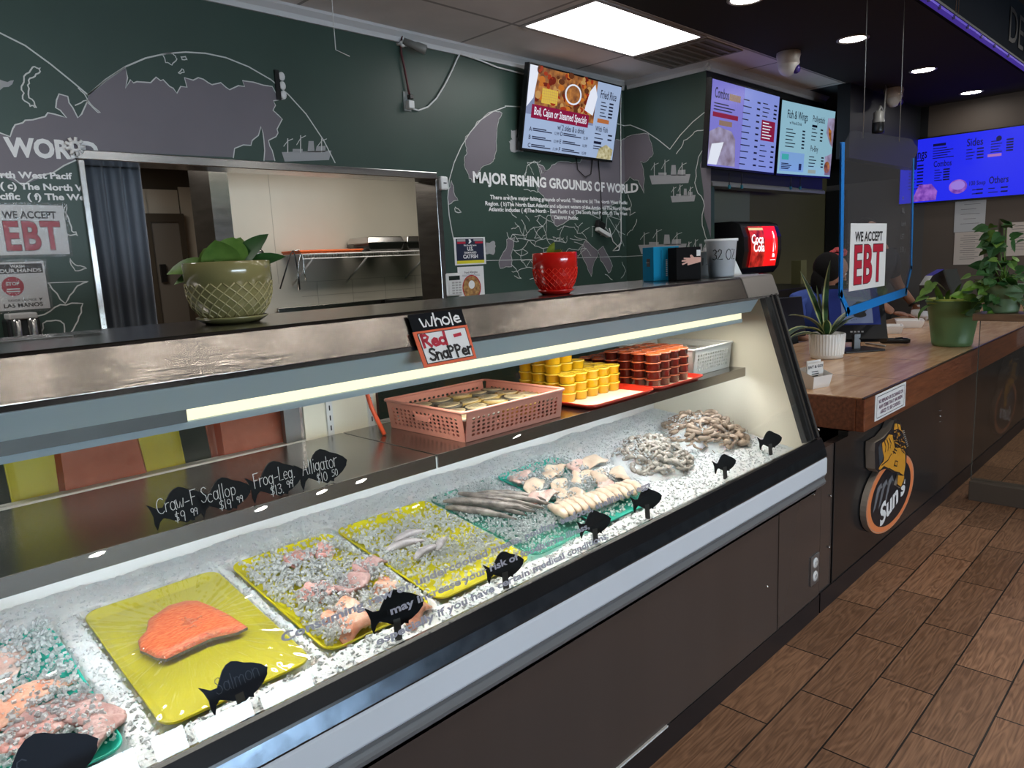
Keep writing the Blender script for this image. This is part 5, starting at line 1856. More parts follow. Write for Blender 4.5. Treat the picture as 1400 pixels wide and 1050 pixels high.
M_SCORN = glow('screen_corn', (.75, .52, .08), .75)
M_STAN = glow('screen_tan', (.28, .18, .14), .8)
M_STEALS = glow('screen_teal', (.06, .45, .45), .75)
M_SGREY = glow('screen_grey', (.22, .26, .42), .8)


def tv(name, label, corners, m, depth=.045, bez=.012):
    """corners tl, tr, br, bl of the front face; returns the thing and a surface painter"""
    tl, tr, br, bl = [Vector(p) for p in corners]
    ex, ey = (br - bl).normalized(), (tl - bl).normalized()
    ey = (ey - ex * ex.dot(ey)).normalized()
    nn = ex.cross(ey).normalized()
    w, h = (br - bl).length, (tl - bl).length
    t = thing(name, label, 'tv', (tl + br) / 2)
    MB().slab(rect(bl, ex, ey, 0, 0, w, h), nn, depth, M_TVB).build('tv_housing', t)
    scr = MB().add([p + nn * .0012 for p in rect(bl, ex, ey, bez, bez * 1.4, w - bez, h - bez)], [(0, 1, 2, 3)], m).build('screen', t)
    O = bl + ex * bez + ey * bez * 1.4
    return t, scr, O, ex, ey, nn, w - 2 * bez, h - 2.4 * bez


def screen_paint(items, O, ex, ey, nn, W, H, parent):
    mb = MB()
    lv = 0
    for it in items:
        k = it[0]
        lv += .00003
        if k == 'R':
            _, x0, y0, x1, y1, m = it
            flat(mb, rect(O, ex, ey, x0 * W, y0 * H, x1 * W, y1 * H), nn, .0018 + lv, m)
        elif k == 'T':
            _, s, x, y, sz, m, al, wd = it
            q = text_mesh(s, al, .012)[0]
            ww = max(a for a, _ in q) - min(a for a, _ in q)
            sx = (wd * W / ww / (sz * H)) if wd else 1
            mb.text(s, O + ex * x * W + ey * y * H, ex, ey, sz * H, m, al, .012, .0024 + lv, sx)
        elif k == 'E':
            _, x, y, rx, ry, m = it
            flat(mb, [O + ex * (x + rx * math.cos(a)) * W + ey * (y + ry * math.sin(a)) * H for a in [2 * PI * i / 24 for i in range(24)]], nn, .0018 + lv, m)
        elif k == 'P':
            _, pts, m = it
            c = [O + ex * x * W + ey * y * H for x, y in pts]
            for q in tessellate_polygon([c]):
                mb.add([c[i] + nn * (.0018 + lv) for i in q], [(0, 1, 2)], m)
        elif k == 'L':   # column of small text lines
            _, x0, x1, y0, y1, cnt, m, price = it
            for i in range(cnt):
                y = y0 + (y1 - y0) * i / max(1, cnt - 1)
                hh = .013
                wv = (x1 - x0) * (.55 + .35 * ((i * 37) % 10) / 10)
                flat(mb, rect(O, ex, ey, x0 * W, y * H, (x0 + wv * (.62 if price else 1)) * W, (y + hh) * H), nn, .0018 + lv, m)
                if price: flat(mb, rect(O, ex, ey, (x1 - .05) * W, (y - .003) * H, x1 * W, (y + hh + .006) * H), nn, .0018 + lv, m)
    o = mb.build('menu_graphics', parent)
    return o


yt = WY - .17
c4 = [on(721, 84, y=yt), on(846, 114, y=yt), on(837, 222, y=WY - .06), on(712, 205, y=WY - .06)]
t, scr, O, ex, ey, nn, W, H = tv('menu_screen', 'menu tv on the green wall showing boiled seafood and fried rice', c4, M_SCR)
it = [('R', .0, .42, .72, 1.0, M_SGREY), ('P', [(.08, .45), (.72, .45), (.72, 1), (.05, 1)], M_SFOOD), ('P', [(0, .5), (.06, .62), (.09, 1), (0, 1)], M_SWHT), ('R', .14, .58, .30, .76, M_SCORN)]
rf = random.Random(9)
FOODS = [glow('food_' + n_, c_, .8) for n_, c_ in (('dark_red', (.16, .015, .006)), ('red', (.36, .04, .012)), ('orange', (.55, .17, .025)), ('brown', (.12, .035, .012)), ('tan', (.55, .30, .10)))]
for k in range(90):
    fx, fy = rf.uniform(.09, .70), rf.uniform(.56, .985)
    it.append(('E', fx, fy, rf.uniform(.012, .035), rf.uniform(.018, .05), FOODS[rf.randrange(5)]))
it.append(('R', .14, .60, .30, .76, M_SCORN))
for fx in range(1, 8): it.append(('R', .14 + .02 * fx, .60, .142 + .02 * fx, .76, FOODS[4]))
for fy in range(1, 5): it.append(('R', .14, .60 + .032 * fy, .30, .604 + .032 * fy, FOODS[4]))
it += [('E', .46, .76, .09, .13, M_SWHT), ('E', .46, .76, .075, .11, M_SFOOD), ('P', [(.60, .60), (.70, .55), (.73, .80), (.69, .95), (.64, .85)], M_SWHT),
       ('R', .05, .38, .66, .545, M_SCRIM), ('T', 'Boil, Cajun or Steamed Specials', .075, .425, .135, M_SWHT, 'LEFT', .56), ('T', 'w/ 2 sides & a drink', .33, .29, .10, M_SINK, 'LEFT', .30),
       ('R', .73, 0, 1, 1, M_SCR), ('T', 'Fried Rice', .76, .80, .15, M_SINK, 'LEFT', .19), ('L', .78, .93, .74, .56, 5, M_SINK, True), ('R', .76, .475, .90, .53, glow('screen_orange', (.62, .20, .06), .6)),
       ('T', 'With Fish', .75, .36, .10, M_SINK, 'LEFT', .15), ('L', .75, .96, .32, .26, 2, M_SINK, True), ('R', .75, .19, .84, .225, M_SINK), ('L', .75, .93, .15, .12, 2, M_SINK, False),
       ('P', [(.80, .0), (.98, 0), (.99, .14), (.90, .20), (.82, .13)], M_SFOOD2)]
for r in range(3):
    for c in range(2):
        x = .08 + .32 * c; y = .25 - .10 * r
        it += [('T', 'ABCDEF'[r + 3 * c], x - .035, y - .03, .075, M_SINK, 'LEFT', 0), ('L', x, x + .25, y, y - .022, 2, M_SINK, False), ('T', ('12.99', '13.99', '11.99', '12.99', '16.99', '15.99')[r + 3 * c], x + .22, y - .03, .055, M_SINK, 'LEFT', .05)]
screen_paint(it, O, ex, ey, nn, W, H, scr)
M_CABLE = mat('black_cable', (.01, .01, .01), .4)
tv_y = WY - .012
p0, p1 = on(818, 218, y=tv_y), on(823, 305, y=tv_y)
mb = MB().tube([p0, (p0 + p1) / 2 + Vector((.01, 0, 0)), p1], .004, M_CABLE, 6)
P = [on(x, y, y=tv_y) for x, y in ((788, 215), (790, 232), (800, 242), (808, 238), (810, 218))]
mb.tube(P, .004, M_CABLE, 6)
tag(mb.build('power_cable'), 'black cables hanging below the seafood menu tv', 'cable')
p = on(822, 312, y=WY - .03)
t = thing('power_adapter', 'black and white plug adapter hanging on a cable below the tv', 'adapter', p)
R = Matrix.Translation(p) @ Matrix.Rotation(.35, 4, 'Y')
MB().box((-.07, -.02, -.01), (.03, .02, .05), M_BLACKP, R).build('adapter_block', t, bevel=.006)
MB().box((-.06, -.03, -.045), (.11, .015, -.012), M_WHITEP, R).build('adapter_base', t, bevel=.006)
mb = MB().tube([on(x, y, y=WY - .012) for x, y in ((833, 312), (838, 330), (846, 338), (851 - 1.5, 332))], .004, M_WHITEP, 6)
mb.tube([on(x, y, y=WY - .012) for x, y in ((849, 120), (848.5, 160), (849, 240), (849.2, 330), (846, 342), (838, 343), (848, 333))], .0045, M_WHITEP, 6)
tag(mb.build('white_cable'), 'white cable running down the inside corner of the green walls', 'cable')

# two screens on the menu wall
yb_, yt_ = RY - .05, RY - .10
def tvc(a, b, c, d): return [on(*a, y=yt_), on(*b, y=yt_), on(*c, y=yb_), on(*d, y=yb_)]
t, scr, O, ex, ey, nn, W, H = tv('menu_screen', 'violet lit menu tv with a sandwich picture, left of two on the black wall', tvc((974, 105), (1067.5, 134), (1058, 239), (965.5, 229)), M_SCR3)
it = [('R', .45, 0, 1, 1, lit('blue_violet_screen', (.20, .25, .62))), ('T', 'Combos', .04, .80, .17, M_SINK, 'LEFT', .19), ('R', .24, .80, .40, .88, M_STAN), ('L', .04, .40, .73, .66, 3, M_SINK, False), ('R', .03, .58, .38, .635, M_SCRIM), ('R', .12, .49, .30, .55, M_STAN),
      ('P', [(0, .02), (.38, .02), (.36, .35), (.30, .44), (.12, .47), (0, .40)], M_SFOOD3), ('P', [(.0, .02), (.12, .02), (.20, .30), (.04, .26)], M_SWHT), ('R', .74, .40, .96, .66, M_SCRIM)]
it.append(('L', .76, .94, .62, .43, 6, M_SWHT, False))
it += [('L', .44, .70, .85, .06, 11, M_SINK, True), ('L', .74, .97, .86, .70, 4, M_SINK, True), ('L', .74, .97, .33, .06, 5, M_SINK, True)]
screen_paint(it, O, ex, ey, nn, W, H, scr)
t, scr, O, ex, ey, nn, W, H = tv('menu_screen', 'aqua lit Fish and Wings menu tv, right of two on the black wall', tvc((1069, 134.5), (1144, 155), (1134.5, 244), (1061, 239.5)), M_SCR2)
it = [('T', 'Fish & Wings', .10, .78, .16, M_SINK, 'LEFT', .36), ('T', 'w/ Fries & Drink', .15, .70, .06, M_SINK, 'LEFT', .22), ('L', .10, .44, .62, .38, 6, M_SINK, True), ('R', .03, .04, .46, .31, lit('mid_blue_screen', (.18, .32, .60))), ('R', .06, .20, .18, .28, M_STEALS),
      ('L', .06, .42, .14, .07, 4, M_SINK, True), ('T', 'Pollystick', .56, .79, .13, mat('screen_soft_grey', (.16, .17, .24), .3), 'LEFT', .24), ('R', .56, .71, .66, .745, M_SINK), ('L', .56, .78, .68, .52, 4, M_SINK, True), ('P', [(.86, .88), (1, .90), (1, .45), (.94, .50), (.85, .66)], M_SFOOD3), ('P', [(.88, .76), (.95, .70), (.97, .5), (.90, .62)], M_SFOOD),
      ('T', 'Po-Boy', .56, .36, .12, mat('screen_soft_grey', (.16, .17, .24), .3), 'LEFT', .15), ('L', .55, .84, .27, .13, 4, M_SINK, True), ('R', .55, .03, .70, .085, glow('screen_lime', (.5, .6, .45), .5)), ('P', [(.86, .30), (1, .36), (1, .02), (.88, .02)], M_SFOOD3), ('E', .92, .14, .06, .09, M_SFOOD)]
screen_paint(it, O, ex, ey, nn, W, H, scr)
# cables and small lamps under the menu wall
for i, px in enumerate((997, 1014, 1081, 1094)):
    p = on(px, 253 if i < 2 else 255, y=RY - .035)
    t = thing('hanging_plug', 'tiny blue-tipped cable end hanging below the menu wall, %s' % ('leftmost', 'second from the left', 'third from the left', 'rightmost')[i], 'cable', p)
    MB().tube([p + Vector((0, 0, .10)), p], .004, M_CABLE, 6).build('cable', t)
    MB().box((p.x - .012, p.y - .008, p.z - .03), (p.x + .012, p.y + .008, p.z), mat('teal_plug', (.02, .16, .20), .4)).build('plug', t)

# far blue screen
FXW = 9.4 - .06
c4 = [on(1227, 193.5, x=FXW), on(1400, 173, x=FXW), on(1400, 266, x=FXW), on(1232, 281, x=FXW)]
tl, bl = c4[0], c4[3]
hh = tl.z - bl.z
ww = hh * 1.78
yl = (tl.y + bl.y) / 2
t, scr, O, ex, ey, nn, W, H = tv('menu_screen', 'bright blue Wings and Sides menu tv on the far wall', [(FXW, yl, tl.z), (FXW, yl - ww, tl.z), (FXW, yl - ww, bl.z), (FXW, yl, bl.z)], M_SCRB)
M_SDB = mat('screen_midnight', (.008, .008, .12), .3)
M_SVIO = photo('screen_violet_food', (.10, .01, .32), (.42, .16, .72), .9, 14)
it = [('T', 'Wings', .06, .70, .21, M_SDB, 'LEFT', .155), ('R', .11, .655, .17, .672, M_SDB), ('L', .07, .19, .58, .22, 8, M_SDB, True), ('R', .26, .86, .36, .90, M_SDB), ('L', .26, .46, .82, .67, 5, M_SDB, False), ('T', 'Combos', .27, .54, .13, M_SDB, 'LEFT', .14),
      ('L', .28, .40, .48, .32, 5, M_SDB, True), ('T', 'Sides', .52, .80, .16, M_SDB, 'LEFT', .12), ('L', .52, .65, .74, .60, 4, M_SDB, True), ('T', '100 Soup', .55, .20, .09, M_SDB, 'LEFT', .12), ('L', .58, .66, .12, .06, 2, M_SDB, True), ('T', 'Others', .70, .20, .15, M_SDB, 'LEFT', .14), ('L', .70, .84, .12, .06, 2, M_SDB, True),
      ('L', .70, .86, .82, .66, 5, M_SDB, True), ('P', [(.10, .02), (.30, .02), (.31, .16), (.26, .28), (.16, .28)], M_SVIO), ('E', .47, .20, .07, .11, M_SVIO), ('E', .47, .22, .055, .07, glow('screen_lilac', (.40, .25, .9), .7)), ('R', .68, .60, .78, .64, glow('screen_pinkish', (.5, .2, .6), .7)), ('E', .755, .86, .02, .04, M_SDB)]
screen_paint(it, O, ex, ey, nn, W, H, scr)

# sheets of paper on the far wall
M_PAPD = mat('grey_white_paper', (.55, .55, .56), .6)
M_PAPW = mat('warm_white_paper', (.62, .54, .48), .6)
for i, (a, b, m, lb, rows) in enumerate((((1306, 276), (1346, 315.5), M_PAPD, 'grey white notice directly below the blue menu tv', 5), ((1305.5, 318), (1344, 361), M_PAPW, 'white printed form below the grey white notice', 12), ((1377, 304.5), (1410, 349), M_PAPW, 'white printed notice cut off by the right edge of the view', 9), ((1357, 315), (1367, 340), M_PAPW, 'narrow slip of paper half hidden by the climbing plant', 4))):
    p, q = on(*a, x=9.394), on(*b, x=9.394)
    o = Vector((9.394, p.y, q.z)); w, h = p.y - q.y, p.z - q.z
    t = thing('wall_notice', lb, 'paper', o)
    MB().slab(rect(o, (0, -1, 0), EZ, 0, 0, w, h), (-1, 0, 0), .0012, m).build('paper_sheet', t)
    mb = MB()
    for k in range(rows):
        flat(mb, rect(o, (0, -1, 0), EZ, w * (.2 if k % 3 else .3), h * (.88 - .78 * k / rows), w * (.82 - .12 * (k % 2)), h * (.88 - .78 * k / rows + .012)), (-1, 0, 0), .0008, mat('grey_print', (.14, .13, .13), .6))
    mb.build('printed_lines', t)

# cameras and cabling on the back wall
p = on(566, 62, y=WY - .08)
t = thing('security_camera', 'white bullet camera with a dark lens on the crown moulding', 'camera', p)
R = Matrix.Translation(p) @ Matrix.Rotation(-.55, 4, 'Z') @ Matrix.Rotation(.35, 4, 'Y')
MB().lathe([(0, -.07), (.022, -.07), (.024, 0), (.030, .02), (.030, .075), (.026, .08), (0, .08)], mat('grey_camera_shell', (.22, .215, .20), .4), (0, 0, 0), 20, M=R @ Matrix.Rotation(PI / 2, 4, 'Y')).build('camera_barrel', t)
MB().lathe([(0, .082), (.022, .082), (.024, .078)], M_BLACKP, (0, 0, 0), 20, M=R @ Matrix.Rotation(PI / 2, 4, 'Y')).build('camera_lens', t)
mb = MB().tube([p + Vector((-.03, .02, -.0)), p + Vector((-.06, .05, .01)), p + Vector((-.075, .078, .012))], .010, M_WHITEP, 8)
mb.ball(p + Vector((-.055, .045, .01)), .020, M_WHITEP)
mb.build('mount_arm', t)
M_REDC = mat('dark_red_cable', (.10, .012, .015), .4)
P = [on(x, y, y=WY - .02) for x, y in ((558, 50), (550, 48), (548, 60), (549, 74), (552, 88), (555, 104), (558, 120), (560, 130))]
tag(MB().tube(P, .007, M_REDC, 6).build('camera_cable'), 'dark red cable from the bullet camera down to the wall outlet', 'cable')
p = on(556, 139, y=WY)
t = thing('wall_outlet', 'wall outlet with a plugged-in white adapter high on the green wall', 'outlet', (p.x, WY, p.z))
MB().box((p.x - .03, WY - .008, p.z - .06), (p.x + .03, WY, p.z + .06), mat('grey_outlet_plate', (.26, .27, .26), .5)).build('outlet_plate', t, bevel=.002)
MB().box((p.x - .02, WY - .05, p.z - .05), (p.x + .025, WY - .008, p.z + .0), M_WHITEP).build('plug_adapter', t, bevel=.005)
MB().box((p.x + .0, WY - .04, p.z + .012), (p.x + .03, WY - .008, p.z + .04), M_BLACKP).build('plug', t, bevel=.004)
P = [on(x, y, y=WY - .014) for x, y in ((562, 148), (572, 151), (585, 146), (597, 134), (608, 116), (618, 96), (625, 80), (628, 75))]
mb = MB().tube(P, .006, M_WHITEP, 6)
mb.tube([on(x, y, y=WY - .014) for x, y in ((630, 74), (655, 82), (680, 92), (722, 103))], .006, M_WHITEP, 6)
tag(mb.build('white_cable'), 'white cable looping from the wall outlet up to the crown moulding', 'cable')
P = [on(452, -30, y=3.4), on(455, 20, y=3.4), on(459, 68, y=3.4), on(478, 77, y=3.4)]
tag(MB().tube(P, .0025, M_WHITEP, 5).build('hanging_wire'), 'thin white wire hanging from the ceiling at the upper middle left', 'wire')
# little decorations on the mural
p = wp(383, 117)
t = thing('wall_clip', 'small black and white clip fixed on the mural arc', 'fixture', p)
MB().box((p.x - .03, WY - .014, p.z - .08), (p.x - .005, WY, p.z + .08), M_BLACKP).build('clip_bar', t)
mb = MB()
for k in range(3): mb.ball((p.x + .012, WY - .010, p.z + .05 - .05 * k), (.02, .009, .024), M_WHITEP, 10, 6)
mb.build('clip_beads', t)
p = wp(101, 201)
t = thing('frame_bracket', 'white spiked bracket at the upper left corner of the steel frame', 'fixture', p)
mb = MB()
for k in range(9):
    a = 2 * PI * k / 9
    mb.tube([p + Vector((.012 * math.cos(a), -.02, .012 * math.sin(a))), p + Vector((.042 * math.cos(a), -.022, .042 * math.sin(a)))], .008, M_WHITEP, 6)
mb.build('bracket_teeth', t)
MB().lathe([(.014, -.004), (.026, -.004), (.026, .004), (.014, .004)], M_WHITEP, p + Vector((0, -.024, 0)), 16, M=Matrix.Rotation(PI / 2, 4, 'X')).build('bracket_ring', t)

# ================================================================== KITCHEN BEHIND THE PASS-THROUGH
CURT_T, CURT_B = 1.495, 1.475
M_CURT = mat('slate_blue_curtain', (.20, .215, .25), .75, var=.15, vscale=6, stretch=(1, 1, .3))
mb = MB()
vs, fs = [], []
nx, nz = 60, 14
for j in range(nz + 1):
    for i in range(nx + 1):
        u, v = i / nx, j / nz
        xr = CURT_T * v + CURT_B * (1 - v)
        x = 1.10 + (xr - 1.10) * u
        z = .95 + (2.085 - .95) * v
        fold = .028 * math.sin(u * 24 + .6 * math.sin(u * 9)) * (1 - .35 * v) + .014 * math.sin(u * 55 + v)
        vs.append((x, 4.24 + fold, z))
for j in range(nz):
    for i in range(nx): fs.append((j * (nx + 1) + i, j * (nx + 1) + i + 1, (j + 1) * (nx + 1) + i + 1, (j + 1) * (nx + 1) + i))
mb.add(vs, fs, M_CURT, True)
cu = tag(mb.build('curtain'), 'slate blue cloth curtain hanging at the left of the kitchen opening', 'curtain')
sd = cu.modifiers.new('thick', 'SOLIDIFY'); sd.thickness = .003
tag(MB().tube([(1.05, 4.24, 2.092), (3.35, 4.24, 2.092)], .010, M_STEELD, 8).build('curtain_rod'), 'thin steel rod inside the top of the kitchen opening', 'rod')

# wire shelf with pans
SY0, SY1, SX0, SX1, SZ = 5.25, 5.59, 2.99, 4.40, 1.622
t = thing('wire_shelf', 'white wire shelf on the kitchen wall', 'shelf', (SX0, SY1, SZ))
mb = MB()
for y in (SY0, 5.42, SY1): mb.tube([(SX0, y, SZ), (SX1, y, SZ)], .005, M_WHITEP, 6)
mb.tube([(SX0, SY0, SZ - .035), (SX1, SY0, SZ - .035)], .005, M_WHITEP, 6)
for k in range(56):
    x = SX0 + (SX1 - SX0) * k / 55
    mb.tube([(x, SY1, SZ + .004), (x, SY0, SZ + .004), (x, SY0, SZ - .035)], .003, M_WHITEP, 4)
mb.build('wire_deck', t)
for x in (SX0 + .10, SX0 + .62, SX1 - .15):
    MB().tube([(x, SY0 + .01, SZ - .03), (x - .02, SY1, SZ - .24)], .008, M_WHITEP, 6).build('diagonal_brace', t)
tz = SZ + .0065
t = thing('serving_tray', 'orange red flat tray lying on the kitchen wire shelf', 'tray', (3.28, 5.42, tz))
M_ORT = mat('orange_red_plastic', (.78, .14, .03), .35)
mb = MB().box((2.99, SY0 + .03, tz), (3.57, SY1 - .03, tz + .012), M_ORT).box((2.985, SY0 + .02, tz + .012), (3.575, SY1 - .02, tz + .028), M_ORT)
mb.build('tray_body', t, bevel=.004)
def pan(label, x0, x1, h):
    t = thing('steel_pan', label, 'pan', ((x0 + x1) / 2, 5.42, tz))
    y0, y1 = SY0 + .01, SY1 - .01
    mb = MB()
    vs = [(x0 + .03, y0 + .02, tz), (x1 - .03, y0 + .02, tz), (x1 - .03, y1 - .02, tz), (x0 + .03, y1 - .02, tz), (x0, y0, tz + h * .55), (x1, y0, tz + h * .55), (x1, y1, tz + h * .55), (x0, y1, tz + h * .55)]
    mb.add(vs, [(0, 3, 2, 1), (4, 5, 6, 7), (0, 1, 5, 4), (1, 2, 6, 5), (2, 3, 7, 6), (3, 0, 4, 7)], M_STEELD)
    mb.build('pan_body', t, bevel=.004)
    mb = MB()
    z = tz + h * .56
    vs = [(x0 - .005, y0 - .005, z), (x1 + .005, y0 - .005, z), (x1 + .005, y1 + .005, z), (x0 - .005, y1 + .005, z), (x0 + .015, y0 + .015, z + h * .44), (x1 - .015, y0 + .015, z + h * .44), (x1 - .015, y1 - .015, z + h * .44), (x0 + .015, y1 - .015, z + h * .44)]
    mb.add(vs, [(0, 3, 2, 1), (4, 5, 6, 7), (0, 1, 5, 4), (1, 2, 6, 5), (2, 3, 7, 6), (3, 0, 4, 7)], M_STEEL)
    mb.build('pan_lid', t, bevel=.008)


pan('stainless pan with a domed lid on the kitchen wire shelf', 3.62, 4.0, .125)
pan('second stainless pan at the right end of the wire shelf, cut by the frame', 4.03, 4.32, .125)
t = thing('tongs', 'long dark handled tongs hanging at the left end of the wire shelf', 'tongs', (2.9, 5.30, SZ))
a = on(401, 344, y=5.30)
MB().tube([on(x, y, y=5.30) for x, y in ((383, 395), (390, 372), (397, 348), (400, 343), (403, 348), (408, 375), (410, 396))], .006, M_BLACKP, 6).build('tong_arms', t)
MB().tube([on(x, y, y=5.29) for x, y in ((401, 343), (408, 342), (413, 343))], .005, M_STEEL, 6).build('hook', t)
t = thing('tongs', 'steel tongs hanging just right of the dark handled tongs', 'tongs', (3.0, 5.28, SZ))
MB().tube([on(x, y, y=5.28) for x, y in ((408, 398), (407, 380), (408, 360), (411, 346), (414, 352), (416, 372), (418, 384))], .005, M_STEEL, 6).build('tong_arms', t)
# steel work table
t = thing('work_table', 'stainless kitchen work table below the wire shelf', 'table', (3.6, 5.3, 0))
MB().box((2.90, 4.95, .98), (5.2, 5.58, 1.02), M_STEELD).build('table_top', t, bevel=.004)
MB().box((2.90, 5.55, 1.02), (5.2, 5.58, 1.205), M_STEELD).build('splash_back', t, bevel=.004)
for x in (2.95, 5.1):
    for y in (5.0, 5.5): MB().box((x, y, 0), (x + .04, y + .04, .98), M_STEELD).build('leg', t)
a = on(547, 411, y=5.45)
tag(MB().box((a.x - .12, 5.40, 1.0205), (a.x + .12, 5.52, 1.20), M_BLACKP).build('black_tray', bevel=.006), 'small black tray on the kitchen work table', 'tray')
# notice behind the olive pot and a small clip
a, b = on(328, 365, y=KY - .01), on(352, 341, y=KY - .01)
t = thing('wall_notice', 'white and orange leaflet on the kitchen wall behind the olive pot', 'paper', (a.x, KY, a.z))
MB().box((a.x, KY - .008, a.z), (a.x + .17, KY - .001, b.z - .03), M_PAPER).build('paper_sheet', t)
mb = MB().box((a.x + .002, KY - .0095, b.z - .09), (a.x + .12, KY - .008, b.z - .03), mat('orange_print', (.72, .30, .03), .5))
mb.box((a.x + .01, KY - .0095, a.z + .03), (a.x + .04, KY - .008, a.z + .07), M_NAVY)
mb.build('printed_block', t)
p = on(355, 347, y=KY - .02)
t = thing('wall_hook', 'round grey hook on the kitchen wall right of the leaflet', 'hook', p)
MB().lathe([(.022, -.006), (.036, -.006), (.036, .006), (.022, .006)], M_STEELD, p, 20, M=Matrix.Rotation(PI / 2, 4, 'X')).build('hook_ring', t)
MB().tube([p + Vector((.01, 0, .036)), p + Vector((.03, 0, .075))], .007, M_STEELD, 6).build('hook_stem', t)

# ================================================================== SERVICE COUNTER
ZK = .873
M_WOODE = mat('red_brown_oak_edge', (.115, .032, .014), .28, vscale=5, stretch=(1.2, 14, 14), col2=(.235, .072, .030), bump=.08, bscale=14, coat=.3)
M_WTOP = mat('glossy_tan_wood_tile', (.55, .31, .165), .22, vscale=3, stretch=(1.5, 9, 1), col2=(.74, .48, .28))
M_PANEL = mat('gloss_black_laminate', (.020, .019, .020), .22, var=.2, vscale=2)
CX0, CX1, CYF = 3.10, 9.0, 1.06
ctr = thing('service_counter', 'long service counter with a red-brown oak edge and gloss black front', 'counter', (3.1, 1.13, 0))
mb = MB().box((2.984, 1.13, .088), (CX0 + .02, 1.17, .70), M_PANEL).box((CX0 + .02, 1.13, .088), (CX1, 1.17, .72), M_PANEL)
fp = mb.build('front_panel', ctr)
mb = MB()
for x in (2.976,): mb.box((x, 1.127, .0), (x + .005, 1.1295, .70), M_INK)
for px, py in ((1136, 678), (1134, 748), (1286, 561), (1286, 569), (1286, 577)):
    p = on(px, py, y=1.128)
    mb.ball((p.x, 1.129, p.z), .005, M_STEEL, 8, 6)
mb.build('panel_screws', fp)
MB().box((2.86, 1.133, .088), (2.974, 1.17, .70), M_BROWN).build('filler_panel', ctr)
MB().box((2.86, 1.1265, 0), (CX1, 1.17, .087), M_KICK).build('kick_plate', ctr)
mb = MB().box((CX0, CYF, ZK - .145), (CX1, CYF + .035, ZK - .004), M_WOODE).box((CX0, CYF + .035, ZK - .145), (CX0 + .035, 1.40, ZK - .004), M_WOODE).box((CX0 + .035, CYF + .035, ZK - .145), (CX1, 1.2, ZK - .13), M_WOODE)
mb.build('oak_edge', ctr, bevel=.004)
mb = MB().box((CX0 + .004, CYF + .012, ZK - .03), (CX1, 2.05, ZK), M_WTOP)
tp = mb.build('counter_top', ctr, bevel=.003)
mb = MB().box((CX0, CYF, ZK - .006), (CX1, CYF + .012, ZK - .0005), mat('dark_edge_line', (.035, .012, .006), .35))
for x in (3.62, 4.25, 4.9, 5.5): mb.box((x, CYF + .012, ZK + .0001), (x + .003, 2.05, ZK + .0004), mat('thin_joint', (.10, .06, .035), .4))
mb.build('edge_line', tp)
MB().box((CX0 + .03, 1.98, 0), (CX1, 2.02, ZK - .03), M_BLACKP).build('rear_panel', ctr)

# refund notice on the oak edge
nY = Vector((0, -1, 0))
a, b = on(1195.5, 579.5, y=CYF - .002), on(1238.5, 523, y=CYF - .002)
z0, z1 = .752, .866
o = Vector((a.x, CYF - .0005, z0)); w, h = b.x - a.x, z1 - z0
t = thing('counter_notice', 'white framed refund notice on the front corner of the oak counter edge', 'sign', o)
MB().slab([p + nY * .002 for p in rect(o, EXW, EZ, 0, 0, w, h)], nY, .002, M_PAPER).build('notice_plate', t, bevel=.0)
mb = MB()
O2 = o + nY * .0022
P = rrect(w * .05, w * .95, h * .09, h * .91, h * .08, 4)
vs, fs = ribbon(P, h * .02, True)
mb.add([O2 + EXW * x + EZ * y + nY * .0006 for x, y in vs], fs, M_NAVY)
M_PLUM = mat('plum_ink', (.14, .05, .12), .5)
for s, y, wd in (('NO REFUND OR EXCHANGE ON', .62, .80), ('ANY ITEMS THAT HAS BEEN', .41, .76), ('ASKED TO BE COOKED.', .20, .66)):
    q = text_mesh(s, 'CENTER', .02)[0]
    ww = max(x for x, _ in q) * 2
    mb.text(s, O2 + EXW * w * .5 + EZ * h * y, EXW, EZ, h * .20, M_PLUM, 'CENTER', .02, .0006, wd * w / ww / (h * .20))
mb.build('notice_lettering', t)

# leaping fish shop emblem (cut-out board standing off the panel)
EY = 1.128


def epx(P): return [on(x, y, y=EY - .03) for x, y in P]


def ez(P): return epx([(1160 + x / 5.833, 560 + y / 5.833) for x, y in P])


t = thing('shop_emblem', 'cut-out board of a leaping golden fish over an orange oval reading Sun\'s', 'sign', on(1215, 655, y=EY))
M_CUT = mat('pale_board_edge', (.42, .37, .32), .5)
M_ORNG = mat('orange_oval_print', (.86, .26, .09), .45)
M_GOLD = mat('golden_fish_print', (.72, .33, .03), .45)
M_BLK = mat('emblem_black', (.012, .013, .018), .4)
M_ARTG = mat('emblem_grey_wave', (.17, .18, .20), .5)
oc, orx, orz = [], 0, 0
# oval in wall coordinates
cen = (on(150 / 5.833 + 1160, 1025 / 5.833 + 560, y=EY - .03), on(1160 + 490 / 5.833, 560 + 320 / 5.833, y=EY - .03))
ov = []
ovc = on(1160 + 335 / 5.833, 560 + 675 / 5.833, y=EY - .03)
L0, R0 = on(1160 + 140 / 5.833, 560 + 860 / 5.833, y=EY - .03), on(1160 + 525 / 5.833, 560 + 450 / 5.833, y=EY - .03)
T0, B0 = on(1160 + 455 / 5.833, 560 + 312 / 5.833, y=EY - .03), on(1160 + 240 / 5.833, 560 + 1025 / 5.833, y=EY - .03)
CXo, CZo = (L0.x + R0.x) / 2, (T0.z + B0.z) / 2
RXo, RZo = (R0.x - L0.x) / 2, (T0.z - B0.z) / 2
def oval(s, dx=0): return [Vector((CXo + dx + RXo * s * math.cos(2 * PI * i / 48), EY - .03, CZo + RZo * s * math.sin(2 * PI * i / 48))) for i in range(48)]
bd = MB().slab(oval(1.0), nY, .027, M_ORNG, M_CUT).build('oval_board', t)
mb = MB()
